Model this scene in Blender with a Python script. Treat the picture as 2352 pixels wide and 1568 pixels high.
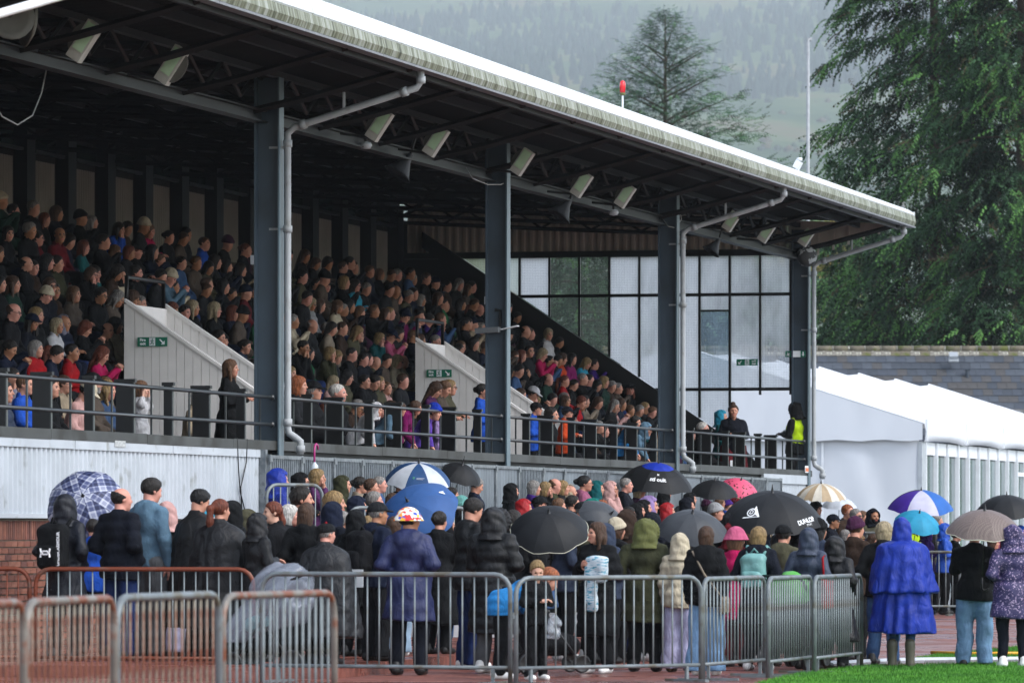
import bpy, bmesh, math, random
import numpy as np
from mathutils import Vector, Matrix, Euler
R = math.radians
sc = bpy.context.scene
for o in list(bpy.data.objects): bpy.data.objects.remove(o, do_unlink=True)
col = sc.collection

# ---------------------------------------------------------------- camera
# the lens: 200 mm on a 36 mm sensor, level, shifted up; eye 1.5 m above the track
FPX = 13067.0; CX = 1176.0; HY = 1212.0; EYE = 1.5     # measured on a 2352 px wide copy of the photograph
cam = bpy.data.cameras.new('camera'); camo = bpy.data.objects.new('camera', cam); col.objects.link(camo)
cam.sensor_width = 36; cam.lens = 36 * FPX / 2352; cam.shift_y = (HY - 784) / 2352
cam.clip_start = 0.5; cam.clip_end = 12000
camo.location = (0, 0, EYE); camo.rotation_euler = (R(90), 0, 0)
cam.dof.use_dof = True; cam.dof.focus_distance = 78; cam.dof.aperture_fstop = 5.6
sc.camera = camo

# ---------------------------------------------------------------- sky, sun, exposure (overcast, rain)
SUN_EL, SUN_AZ = 47, 122
w = bpy.data.worlds.new('World'); sc.world = w; w.use_nodes = True
nt = w.node_tree; bg = nt.nodes['Background']
sky = nt.nodes.new('ShaderNodeTexSky'); sky.sky_type = 'NISHITA'; sky.sun_disc = False
sky.sun_elevation = R(SUN_EL); sky.sun_rotation = R(SUN_AZ); sky.air_density = 1.0; sky.dust_density = 1.2; sky.ozone_density = 2.0
hs = nt.nodes.new('ShaderNodeHueSaturation'); hs.inputs['Saturation'].default_value = 0.5
nt.links.new(sky.outputs[0], hs.inputs['Color']); nt.links.new(hs.outputs[0], bg.inputs[0]); bg.inputs[1].default_value = 0.15
sun = bpy.data.lights.new('sun', 'SUN'); sun.energy = .9; sun.angle = R(35); sun.color = (1.0, 0.97, 0.93)
suno = bpy.data.objects.new('sun', sun); col.objects.link(suno)
suno.rotation_euler = Vector((math.sin(R(SUN_AZ)) * math.cos(R(SUN_EL)), math.cos(R(SUN_AZ)) * math.cos(R(SUN_EL)), math.sin(R(SUN_EL)))).to_track_quat('Z', 'Y').to_euler()
vs = sc.view_settings; vs.view_transform = 'Standard'; vs.look = 'None'; vs.gamma = 1; vs.use_curve_mapping = False
vs.exposure = 1.52

# ---------------------------------------------------------------- helpers: pixel <-> place
def W(x, y, d): return Vector(((x - CX) / FPX * d, d, EYE + (HY - y) / FPX * d))
def PX(p): return (CX + FPX * p[0] / p[1], HY - FPX * (p[2] - EYE) / p[1])
TH = math.atan2(4240 - CX, FPX); SU = math.sin(TH); CU = math.cos(TH)
O0 = Vector((-3.135, 73.4, 0)); BAY = 12.8
def S(u, v, z): return Vector((O0.x + u * SU - v * CU, O0.y + u * CU + v * SU, z))   # stand frame: u along the front, v to the rear
YAW_STAND = math.pi / 2 - TH    # rotation that turns local +x to u and local +y to v
def lin(h):
    if isinstance(h, str):
        c = [int(h[i:i + 2], 16) / 255 for i in (0, 2, 4)]
    else: c = h
    return tuple((x / 12.92 if x <= 0.04045 else ((x + 0.055) / 1.055) ** 2.4) for x in c) + (1.0,)

# ---------------------------------------------------------------- materials
MATS = {}
def mat(name, color, rough=0.7, metal=0.0, var=0.12, vscale=6.0, bump=0.0, bscale=30.0, spec=0.4, coat=0.0, trans=0.0, build=None, color2=None, c2lo=0.5, c2hi=0.6, c2scale=3.0, stretch=None):
    if name in MATS: return MATS[name]
    m = bpy.data.materials.new(name); m.use_nodes = True; t = m.node_tree; N = t.nodes; L = t.links
    b = N['Principled BSDF']; c = lin(color)
    b.inputs['Roughness'].default_value = rough; b.inputs['Metallic'].default_value = metal
    b.inputs['Specular IOR Level'].default_value = spec
    if coat: b.inputs['Coat Weight'].default_value = coat; b.inputs['Coat Roughness'].default_value = 0.15
    if trans: b.inputs['Transmission Weight'].default_value = trans
    tc = N.new('ShaderNodeTexCoord'); vec = tc.outputs['Object']
    if stretch:
        mp = N.new('ShaderNodeMapping'); mp.inputs['Scale'].default_value = stretch; L.new(vec, mp.inputs[0]); vec = mp.outputs[0]
    out = None
    nz = N.new('ShaderNodeTexNoise'); nz.inputs['Scale'].default_value = vscale; nz.inputs['Detail'].default_value = 4; L.new(vec, nz.inputs[0])
    mr = N.new('ShaderNodeMapRange'); mr.inputs[1].default_value = 0.3; mr.inputs[2].default_value = 0.7
    mr.inputs[3].default_value = 1 - var; mr.inputs[4].default_value = 1 + var; L.new(nz.outputs[0], mr.inputs[0])
    mx = N.new('ShaderNodeMix'); mx.data_type = 'RGBA'; mx.blend_type = 'MULTIPLY'; mx.inputs[0].default_value = 1
    mx.inputs[6].default_value = c; L.new(mr.outputs[0], mx.inputs[7]); out = mx.outputs[2]
    if color2:
        n2 = N.new('ShaderNodeTexNoise'); n2.inputs['Scale'].default_value = c2scale; n2.inputs['Detail'].default_value = 6; L.new(vec, n2.inputs[0])
        m2 = N.new('ShaderNodeMapRange'); m2.inputs[1].default_value = c2lo; m2.inputs[2].default_value = c2hi; L.new(n2.outputs[0], m2.inputs[0])
        x2 = N.new('ShaderNodeMix'); x2.data_type = 'RGBA'; L.new(m2.outputs[0], x2.inputs[0]); L.new(out, x2.inputs[6]); x2.inputs[7].default_value = lin(color2)
        out = x2.outputs[2]
    L.new(out, b.inputs['Base Color'])
    if bump:
        nb = N.new('ShaderNodeTexNoise'); nb.inputs['Scale'].default_value = bscale; nb.inputs['Detail'].default_value = 3; L.new(vec, nb.inputs[0])
        bp = N.new('ShaderNodeBump'); bp.inputs['Strength'].default_value = bump; bp.inputs['Distance'].default_value = 0.02
        L.new(nb.outputs[0], bp.inputs['Height']); L.new(bp.outputs[0], b.inputs['Normal'])
    if build: build(m, N, L, b, out)
    MATS[name] = m
    return m

# ---------------------------------------------------------------- object helpers
def link(o, parent=None):
    col.objects.link(o)
    if parent: o.parent = parent
    return o
def tag(o, label=None, cat=None, group=None, kind=None):
    if label: o['label'] = label
    if cat: o['category'] = cat
    if group: o['group'] = group
    if kind: o['kind'] = kind
    return o
def empty(name, loc=(0, 0, 0), rz=0, label=None, cat=None, group=None):
    o = bpy.data.objects.new(name, None); col.objects.link(o); o.location = loc; o.rotation_euler = (0, 0, rz); o.empty_display_size = 0.1
    return tag(o, label, cat, group)
def np_mesh(name, V, F, mats=(), smooth=True, mi=None):
    me = bpy.data.meshes.new(name)
    V = np.asarray(V, dtype=np.float32)
    if isinstance(F, np.ndarray) and F.ndim == 2:
        n, k = F.shape
        me.vertices.add(len(V)); me.vertices.foreach_set('co', V.ravel())
        me.loops.add(n * k); me.loops.foreach_set('vertex_index', F.astype(np.int32).ravel())
        me.polygons.add(n); me.polygons.foreach_set('loop_start', np.arange(0, n * k, k, dtype=np.int32))
        me.update(calc_edges=True)
    else:
        me.from_pydata([tuple(v) for v in V], [], [tuple(f) for f in F]); me.update()
    for m in mats: me.materials.append(m)
    if smooth: me.polygons.foreach_set('use_smooth', np.ones(len(me.polygons), dtype=bool))
    if mi is not None: me.polygons.foreach_set('material_index', np.asarray(mi, dtype=np.int32))
    me.update(); me.validate()
    return me
class MB:
    'collects boxes, prisms and tubes into one mesh'
    def __init__(s): s.V = []; s.F = []; s.M = []; s.mi = 0
    def face(s, pts, mi=None):
        b = len(s.V); s.V += [tuple(p) for p in pts]; s.F.append(tuple(range(b, b + len(pts)))); s.M.append(s.mi if mi is None else mi)
    def box(s, c, size, rot=None, bev=0.0):
        hx, hy, hz = size[0] / 2, size[1] / 2, size[2] / 2; b = len(s.V); c = Vector(c)
        P = [Vector((x, y, z)) for x in (-hx, hx) for y in (-hy, hy) for z in (-hz, hz)]
        if rot is not None: P = [rot @ p for p in P]
        s.V += [tuple(p + c) for p in P]
        for f in ((0, 1, 3, 2), (4, 6, 7, 5), (0, 4, 5, 1), (2, 3, 7, 6), (0, 2, 6, 4), (1, 5, 7, 3)): s.F.append(tuple(b + i for i in f)); s.M.append(s.mi)
        return s
    def prism(s, poly, z0, z1, axis='z'):
        'polygon (list of 2d points) extruded; axis z: (x,y); axis y: (x,z)'
        n = len(poly); b = len(s.V)
        for z in (z0, z1):
            for p in poly: s.V.append((p[0], p[1], z) if axis == 'z' else (p[0], z, p[1]) if axis == 'y' else (z, p[0], p[1]))
        s.F.append(tuple(b + i for i in range(n))); s.F.append(tuple(b + n + i for i in reversed(range(n)))); s.M += [s.mi] * 2
        for i in range(n): j = (i + 1) % n; s.F.append((b + i, b + n + i, b + n + j, b + j)); s.M.append(s.mi)
        return s
    def tube(s, pts, r, n=8, caps=True):
        pts = [Vector(p) for p in pts]; rr = r if isinstance(r, (list, tuple)) else [r] * len(pts); b = len(s.V)
        up = None
        for i, p in enumerate(pts):
            t = (pts[min(i + 1, len(pts) - 1)] - pts[max(i - 1, 0)])
            if t.length < 1e-9: t = Vector((0, 0, 1))
            t.normalize()
            if up is None: up = Vector((0, 0, 1)) if abs(t.z) < 0.9 else Vector((1, 0, 0))
            x = t.cross(up); x.normalize(); y = x.cross(t); up = y
            for k in range(n):
                a = 2 * math.pi * k / n; s.V.append(tuple(p + (x * math.cos(a) + y * math.sin(a)) * rr[i]))
        for i in range(len(pts) - 1):
            for k in range(n):
                k2 = (k + 1) % n; s.F.append((b + i * n + k, b + i * n + k2, b + (i + 1) * n + k2, b + (i + 1) * n + k)); s.M.append(s.mi)
        if caps:
            s.F.append(tuple(b + k for k in reversed(range(n)))); s.F.append(tuple(b + (len(pts) - 1) * n + k for k in range(n))); s.M += [s.mi] * 2
        return s
    def lathe(s, prof, n=16, c=(0, 0, 0), arc=(0, 2 * math.pi)):
        b = len(s.V); m = len(prof); full = abs(arc[1] - arc[0] - 2 * math.pi) < 1e-6; nn = n if full else n + 1
        for k in range(nn):
            a = arc[0] + (arc[1] - arc[0]) * k / n
            for (r, z) in prof: s.V.append((c[0] + r * math.cos(a), c[1] + r * math.sin(a), c[2] + z))
        for k in range(n):
            k2 = (k + 1) % nn
            for i in range(m - 1): s.F.append((b + k * m + i, b + k2 * m + i, b + k2 * m + i + 1, b + k * m + i + 1)); s.M.append(s.mi)
        return s
    def xform(s, M):
        s.V = [tuple(M @ Vector(v)) for v in s.V]; return s
    def mesh(s, name, mats, smooth=False):
        if not isinstance(mats, (list, tuple)): mats = [mats]
        me = bpy.data.meshes.new(name); me.from_pydata(s.V, [], s.F); me.update()
        for m in mats: me.materials.append(m)
        me.polygons.foreach_set('material_index', s.M)
        if smooth: me.polygons.foreach_set('use_smooth', [True] * len(me.polygons))
        return me
    def build(s, name, mats, parent=None, smooth=False, loc=None, rz=0):
        o = bpy.data.objects.new(name, s.mesh(name, mats, smooth)); link(o, parent)
        if loc is not None: o.location = loc
        if rz: o.rotation_euler = (0, 0, rz)
        return o
def inst(name, me, parent=None, loc=(0, 0, 0), rot=(0, 0, 0), scale=(1, 1, 1), mats=None):
    o = bpy.data.objects.new(name, me); link(o, parent); o.location = loc; o.rotation_euler = rot; o.scale = scale if not isinstance(scale, (int, float)) else (scale,) * 3
    if mats: setmats(o, mats)
    return o
def setmats(o, mats):
    for i, m in enumerate(mats):
        if m is None: continue
        sl = o.material_slots[i]; sl.link = 'OBJECT'; sl.material = m
# ---------------------------------------------------------------- implicit surfaces (for people, hair and clothes)
def smin(a, b, k):
    if k <= 0: return np.minimum(a, b)
    h = np.clip(k - np.abs(a - b), 0, None) / k
    return np.minimum(a, b) - h * h * k * 0.25
def smax(a, b, k): return -smin(-a, -b, k)
def lines(lo, hi, h, fine=None):
    'grid lines from lo to hi with spacing h, and finer ones inside fine=(a, b, hf)'
    if not fine: return np.arange(lo, hi + h, h, dtype=np.float32)
    a, b, hf = fine; a = max(a, lo); b = min(b, hi)
    P = [np.linspace(lo, a, max(2, int(math.ceil((a - lo) / h)) + 1))[:-1]] if a > lo + 1e-6 else []
    P.append(np.linspace(a, b, int(math.ceil((b - a) / hf)) + 1))
    if hi > b + 1e-6: P.append(np.linspace(b, hi, max(2, int(math.ceil((hi - b) / h)) + 1))[1:])
    return np.concatenate(P).astype(np.float32)
class Field:
    def __init__(s, xs, ys, zs): s.g = [xs, ys, zs]; s.F = np.full((len(xs), len(ys), len(zs)), 0.25, dtype=np.float32)
    def sub(s, lo, hi):
        sl = []
        for a in range(3):
            i0 = max(0, int(np.searchsorted(s.g[a], lo[a])) - 1); i1 = min(len(s.g[a]), int(np.searchsorted(s.g[a], hi[a])) + 1)
            if i1 <= i0: return None
            sl.append(slice(i0, i1))
        return tuple(sl)
    def xyz(s, sl): return s.g[0][sl[0]][:, None, None], s.g[1][sl[1]][None, :, None], s.g[2][sl[2]][None, None, :]
    def add(s, fn, lo, hi, k, sub=False):
        sl = s.sub(lo, hi)
        if sl is None: return
        d = fn(*s.xyz(sl)).astype(np.float32)
        s.F[sl] = smax(s.F[sl], -d, k) if sub else smin(s.F[sl], d, k)
    def cone(s, a, b, ra, rb=None, k=0.03, sub=False):
        rb = ra if rb is None else rb; a = np.asarray(a, dtype=np.float64); b = np.asarray(b, dtype=np.float64); m = max(ra, rb) + k + 0.05
        ab = b - a; L2 = max(float(ab @ ab), 1e-9)
        def fn(x, y, z):
            t = np.clip(((x - a[0]) * ab[0] + (y - a[1]) * ab[1] + (z - a[2]) * ab[2]) / L2, 0, 1)
            return np.sqrt((x - a[0] - t * ab[0]) ** 2 + (y - a[1] - t * ab[1]) ** 2 + (z - a[2] - t * ab[2]) ** 2) - (ra + (rb - ra) * t)
        s.add(fn, np.minimum(a, b) - m, np.maximum(a, b) + m, k, sub)
    def chain(s, pts, rs, k=0.03):
        for i in range(len(pts) - 1): s.cone(pts[i], pts[i + 1], rs[i], rs[i + 1], k)
    def ell(s, c, r, k=0.03, rot=None, sub=False):
        c = np.asarray(c, dtype=np.float64); m = max(r) + k + 0.04
        s.add(lambda x, y, z: ellf(*loc3(x, y, z, c, rot), r), c - m, c + m, k, sub)
    def frame(s, fn, c, rot, m, k):
        'fn in the local frame at c with rotation rot'
        c = np.asarray(c, dtype=np.float64)
        s.add(lambda x, y, z: fn(*loc3(x, y, z, c, rot)), c - m, c + m, k)
    def cut(s, fn, k=0.0):
        X, Y, Z = s.xyz((slice(None),) * 3); s.F = smax(s.F, fn(X, Y, Z).astype(np.float32), k).astype(np.float32)
    def disp(s, fn):
        X, Y, Z = s.xyz((slice(None),) * 3); s.F = (s.F + fn(X, Y, Z)).astype(np.float32)
    def mesh(s):
        F = s.F.copy(); F[0] = F[-1] = 0.1; F[:, 0] = F[:, -1] = 0.1; F[:, :, 0] = F[:, :, -1] = 0.1
        ins = F < 0; nx, ny, nz = F.shape
        c = [ins[i:nx - 1 + i, j:ny - 1 + j, k:nz - 1 + k] for i in (0, 1) for j in (0, 1) for k in (0, 1)]
        cnt = sum(x.astype(np.int8) for x in c); act = (cnt > 0) & (cnt < 8)
        I, J, K = np.nonzero(act); n = len(I)
        idx = -np.ones(act.shape, dtype=np.int64); idx[I, J, K] = np.arange(n)
        co = [(i, j, k) for i in (0, 1) for j in (0, 1) for k in (0, 1)]
        val = np.stack([F[I + i, J + j, K + k] for (i, j, k) in co], 1)
        acc = np.zeros((n, 3)); num = np.zeros(n)
        for a in range(8):
            for ax in range(3):
                if co[a][ax] == 0:
                    bidx = a + (4, 2, 1)[ax]; va, vb = val[:, a], val[:, bidx]; m = (va < 0) != (vb < 0)
                    t = np.where(m, va / np.where(m, va - vb, 1), 0)
                    p = np.tile(np.array(co[a], dtype=float), (n, 1)); p[:, ax] += t
                    acc[m] += p[m]; num += m
        p = acc / num[:, None]
        X, Y, Z = s.g
        V = np.stack([X[I] + p[:, 0] * (X[I + 1] - X[I]), Y[J] + p[:, 1] * (Y[J + 1] - Y[J]), Z[K] + p[:, 2] * (Z[K + 1] - Z[K])], 1)
        Q = []
        for ax in range(3):
            a0 = [slice(1, -1)] * 3; a0[ax] = slice(0, -1); a1 = list(a0); a1[ax] = slice(1, None)
            s0, s1 = ins[tuple(a0)], ins[tuple(a1)]; ch = np.nonzero(s0 != s1); st = s0[ch]
            g = [ch[0] + (1 if ax != 0 else 0), ch[1] + (1 if ax != 1 else 0), ch[2] + (1 if ax != 2 else 0)]
            b, cx = [x for x in range(3) if x != ax]
            def cell(db, dc):
                q = [g[0].copy(), g[1].copy(), g[2].copy()]; q[b] -= db; q[cx] -= dc; return idx[q[0], q[1], q[2]]
            q = np.stack([cell(1, 1), cell(0, 1), cell(0, 0), cell(1, 0)], 1)
            flip = st if ax != 1 else ~st
            q[~flip] = q[~flip][:, ::-1]; Q.append(q)
        Q = np.concatenate(Q)
        return V, Q
def loc3(x, y, z, c, rot):
    x = x - c[0]; y = y - c[1]; z = z - c[2]
    if rot is None: return x, y, z
    return (rot[0][0] * x + rot[1][0] * y + rot[2][0] * z, rot[0][1] * x + rot[1][1] * y + rot[2][1] * z, rot[0][2] * x + rot[1][2] * y + rot[2][2] * z)
def ellf(x, y, z, r):
    k0 = np.sqrt((x / r[0]) ** 2 + (y / r[1]) ** 2 + (z / r[2]) ** 2); k1 = np.sqrt((x / r[0] ** 2) ** 2 + (y / r[1] ** 2) ** 2 + (z / r[2] ** 2) ** 2)
    return k0 * (k0 - 1) / np.maximum(k1, 1e-6)
def conef(x, y, z, a, b, ra, rb):
    ab = [b[i] - a[i] for i in range(3)]; L2 = sum(q * q for q in ab)
    t = np.clip(((x - a[0]) * ab[0] + (y - a[1]) * ab[1] + (z - a[2]) * ab[2]) / L2, 0, 1)
    return np.sqrt((x - a[0] - t * ab[0]) ** 2 + (y - a[1] - t * ab[1]) ** 2 + (z - a[2] - t * ab[2]) ** 2) - (ra + (rb - ra) * t)
def wob(x, y, z, s=1.0, f=9.0):
    'soft creases'
    return s * (np.sin(f * x + 1.3 * f * z + 2 * np.sin(f * 0.7 * y)) + np.sin(1.7 * f * y - 0.8 * f * z + 1.0) + 0.6 * np.sin(2.3 * f * z + 1.9 * f * x + 0.5))
def rotm(yaw=0, pitch=0, roll=0):
    'yaw about z, then pitch (positive looks down) about y, then roll about x'
    return np.array(Euler((R(roll), R(pitch), R(yaw)), 'XYZ').to_matrix())
# ---------------------------------------------------------------- people: skeleton, body, clothes, hair (all face local +x)
def headf(x, y, z, fem=0.0):
    d = ellf(x + .012, y, z - .03, (.096, .076, .083))
    d = smin(d, ellf(x - .026, y, z + .03, (.066 - .004 * fem, .060 - .004 * fem, .085)), .03)
    d = smin(d, ellf(x - .028, y, z + .074, (.050, .047 - .006 * fem, .040)), .025)
    d = smin(d, ellf(x - .064, y, z + .096, (.018, .020 - .004 * fem, .017)), .02)
    d = smin(d, conef(x, y, z, (.083, -.028, .022), (.083, .028, .022), .010 - .003 * fem, .010 - .003 * fem), .015)
    ay = np.abs(y)
    d = smin(d, ellf(x - .060, ay - .038, z + .025, (.026, .022, .026)), .02)
    d = smax(d, -ellf(x - .096, ay - .031, z - .002, (.016, .017, .012)), .012)
    d = smin(d, conef(x, y, z, (.086, 0, .012), (.105, 0, -.022), .007, .0125), .010)
    d = smin(d, conef(x, y, z, (.087, -.014, -.058), (.087, .014, -.058), .0085, .0085), .008)
    d = smin(d, ellf(x + .012, ay - .077, z + .004, (.019, .009, .031)), .006)
    return d
def skeleton(pose='pocket', fem=0, lean=0, hy=0, hp=0, child=0, arms=None):
    sit = pose.startswith('sit'); sw = .172 - .02 * fem; hh = .098
    pel = np.array([0, 0, .47 if sit else .93]); Rl = rotm(0, lean)
    def up(p): return pel + Rl @ (np.array(p, dtype=float) - np.array([0, 0, .93]))
    J = dict(pel=pel, waist=up((.0, 0, 1.06)), chest=up((.0, 0, 1.27)), neck=up((-.015, 0, 1.44)), sit=sit, fem=fem, lean=lean, Rl=Rl, up=up, sw=sw)
    hs_ = 1.0 + .22 * child
    J['hs'] = hs_; J['H'] = up((.022, 0, 1.585 + .10 * (hs_ - 1))); J['HR'] = rotm(hy, lean * .35 + hp)
    arms = arms or {'sit': 'lap', 'stand': 'pocket'}.get(pose, 'pocket')
    A = {'down': ((-.03, .06, 1.12), (.03, .055, .88)), 'pocket': ((-.09, .09, 1.14), (.10, -.02, .99)), 'fold': ((.02, .06, 1.13), (.23, -.14, 1.17)),
         'lap': ((.04, .07, 1.15), (.24, -.10, 1.03)), 'phone': ((.12, .06, 1.17), (.27, -.13, 1.40)), 'hold': ((.11, .05, 1.16), (.25, -.09, 1.30)),
         'chin': ((.20, .00, 1.10), (.115, -.10, 1.43)), 'lean': ((.16, .06, 1.13), (.36, -.12, 1.04)), 'reach': ((.16, .03, 1.22), (.36, -.06, 1.12)),
         'up': ((.10, .08, 1.32), (.10, .0, 1.56)), 'wrist': ((.0, .08, 1.12), (.20, -.08, 1.06)), 'carry': ((-.02, .09, 1.14), (.20, -.06, 1.22)), 'tuck': ((.0, .0, 1.14), (.12, -.08, 1.0))}
    if isinstance(arms, str): arms = (arms, arms)
    for sg, nm, a in ((-1, 'r', arms[0]), (1, 'l', arms[1])):      # right arm is at -y
        e, wr = A[a]; J['sh' + nm] = up((-.015, sg * sw, 1.372)); J['el' + nm] = up((e[0], sg * (sw + e[1]), e[2])); J['wr' + nm] = up((wr[0], sg * (sw + wr[1]), wr[2]))
        J['arm' + nm] = a
        J['hip' + nm] = np.array([0, sg * .092, .50 if sit else .92])
        if sit:
            J['kn' + nm] = np.array([.43, sg * .12, .49]); J['an' + nm] = np.array([.40, sg * .12, .09])
        elif pose == 'walk':
            f = sg * .16; J['kn' + nm] = np.array([.05 + f * .7, sg * .09, .49]); J['an' + nm] = np.array([-.05 + f * 1.4, sg * .09, .09 if f > 0 else .12])
        else:
            J['kn' + nm] = np.array([.02, sg * .105, .49]); J['an' + nm] = np.array([-.03, sg * .115, .085])
    return J
HANDS = {}
def hand_mesh(kind):
    'a left hand: fingers along +x, palm faces -z, thumb on -y; wrist at the origin'
    if kind in HANDS: return HANDS[kind]
    f = Field(lines(-.05, .22, .010), lines(-.10, .07, .010), lines(-.10, .06, .010))
    f.cone((-.03, 0, 0), (.02, 0, 0), .026, .027, .01)
    for y, L, base in ((-.030, .072, .090), (-.010, .080, .095), (.010, .074, .092), (.029, .058, .084)):
        f.cone((.015, y * .5, 0), (base, y, 0), .016, .0125, .012)
        if kind == 'relax': a1, a2 = 25, 60
        elif kind == 'fist': a1, a2 = 75, 165
        else: a1, a2 = 8, 18
        p0 = np.array((base, y, 0)); p1 = p0 + L * .5 * np.array((math.cos(R(a1)), 0, -math.sin(R(a1)))); p2 = p1 + L * .5 * np.array((math.cos(R(a2)), 0, -math.sin(R(a2))))
        f.cone(p0, p1, .0105, .0095, .004); f.cone(p1, p2, .0095, .008, .004)
    t1 = (.055, -.058, -.018) if kind != 'fist' else (.05, -.05, -.03); t2 = (.09, -.066, -.034) if kind != 'fist' else (.08, -.03, -.055)
    f.cone((.012, -.018, 0), t1, .0165, .012, .012); f.cone(t1, t2, .012, .009, .004)
    HANDS[kind] = f.mesh(); return HANDS[kind]
def hand_kind(a): return {'hold': 'fist', 'phone': 'fist', 'carry': 'relax', 'up': 'fist', 'reach': 'relax', 'lean': 'relax', 'fold': 'relax', 'chin': 'relax', 'lap': 'relax', 'wrist': 'relax', 'down': 'relax'}.get(a)
def body_mesh(J, q=1.0):
    H, HR, hs_ = J['H'], J['HR'], J['hs']; sit = J['sit']
    xs = lines(-.42, .72, .046 * q, (H[0] - .12 * hs_, H[0] + .125 * hs_, .0135)); ys = lines(-.42, .42, .046 * q, (-.10 * hs_, .10 * hs_, .0135))
    zs = lines(-.03, H[2] + .16 * hs_, .052 * q, (H[2] - .12 * hs_, H[2] + .13 * hs_, .0125))
    f = Field(xs, ys, zs); fem = J['fem']; up = J['up']
    f.chain([J['pel'], J['waist'], J['chest']], [.098, .088, .092], .06)
    f.cone(J['chest'] + np.array([0, -.06, 0]), J['chest'] + np.array([0, .06, 0]), .075, .075, .05)
    f.cone(up((-.01, -.11, 1.36)), up((-.01, .11, 1.36)), .042, .042, .05)
    f.cone(J['neck'], H + HR @ (np.array((-.024, 0, -.05)) * hs_), .060 - .006 * fem, .051 - .006 * fem, .03)
    for n in 'rl':
        f.chain([J['sh' + n], J['el' + n], J['wr' + n]], [.040, .032, .026], .025)
        if not hand_kind(J['arm' + n]): f.cone(J['wr' + n], J['wr' + n] + (J['wr' + n] - J['el' + n]) * .25, .03, .026, .02)
        f.chain([J['hip' + n], J['kn' + n], J['an' + n]], [.078, .050, .036], .03)
        f.cone(J['an' + n] + np.array([-.02, 0, -.03]), J['an' + n] + np.array([.15, 0, -.052]), .032, .028, .03)
    f.frame(lambda x, y, z: headf(x / hs_, y / hs_, z / hs_, fem) * hs_, H, HR, .17 * hs_, .012)
    V, Q = f.mesh()
    L = (V - H) @ HR / hs_; c = L[Q].mean(1); mi = np.zeros(len(Q), dtype=np.int32); ay = np.abs(c[:, 1])
    mi[(c[:, 0] > .02) & (c[:, 2] < -.035) & (c[:, 2] > -.125) & (ay < .06) & (c[:, 0] < .11) & ~((c[:, 2] > -.05) & (c[:, 0] < .05))] = 4
    mi[(ay > .018) & (ay < .044) & (np.abs(c[:, 2] - .003) < .0072) & (c[:, 0] > .06)] = 1
    mi[(ay < .024) & (np.abs(c[:, 2] + .058) < .0085) & (c[:, 0] > .082)] = 2
    mi[(ay > .014) & (ay < .044) & (np.abs(c[:, 2] - .0225) < .0045) & (c[:, 0] > .06)] = 3
    for n, sg in (('r', -1), ('l', 1)):
        k = hand_kind(J['arm' + n])
        if not k: continue
        hv, hq = hand_mesh(k); d = J['wr' + n] - J['el' + n]; d /= np.linalg.norm(d); side = np.array([0, sg, 0.0])
        zz = np.array([0, 0, 1.0]) if abs(d[2]) < .8 else np.array([sg * 0.0 - 1.0, 0, 0])
        if J['arm' + n] in ('hold', 'phone', 'carry'): zz = side
        if J['arm' + n] == 'down': zz = side
        yy = np.cross(zz, d); yy /= np.linalg.norm(yy); zz = np.cross(d, yy)
        hv = hv.copy(); hv[:, 1] *= 1
        V2 = J['wr' + n] + hv[:, :1] * d + hv[:, 1:2] * yy + hv[:, 2:3] * zz
        Q = np.concatenate([Q, hq + len(V)]); V = np.concatenate([V, V2]); mi = np.concatenate([mi, np.zeros(len(hq), dtype=np.int32)])
    return V, Q, mi
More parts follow.
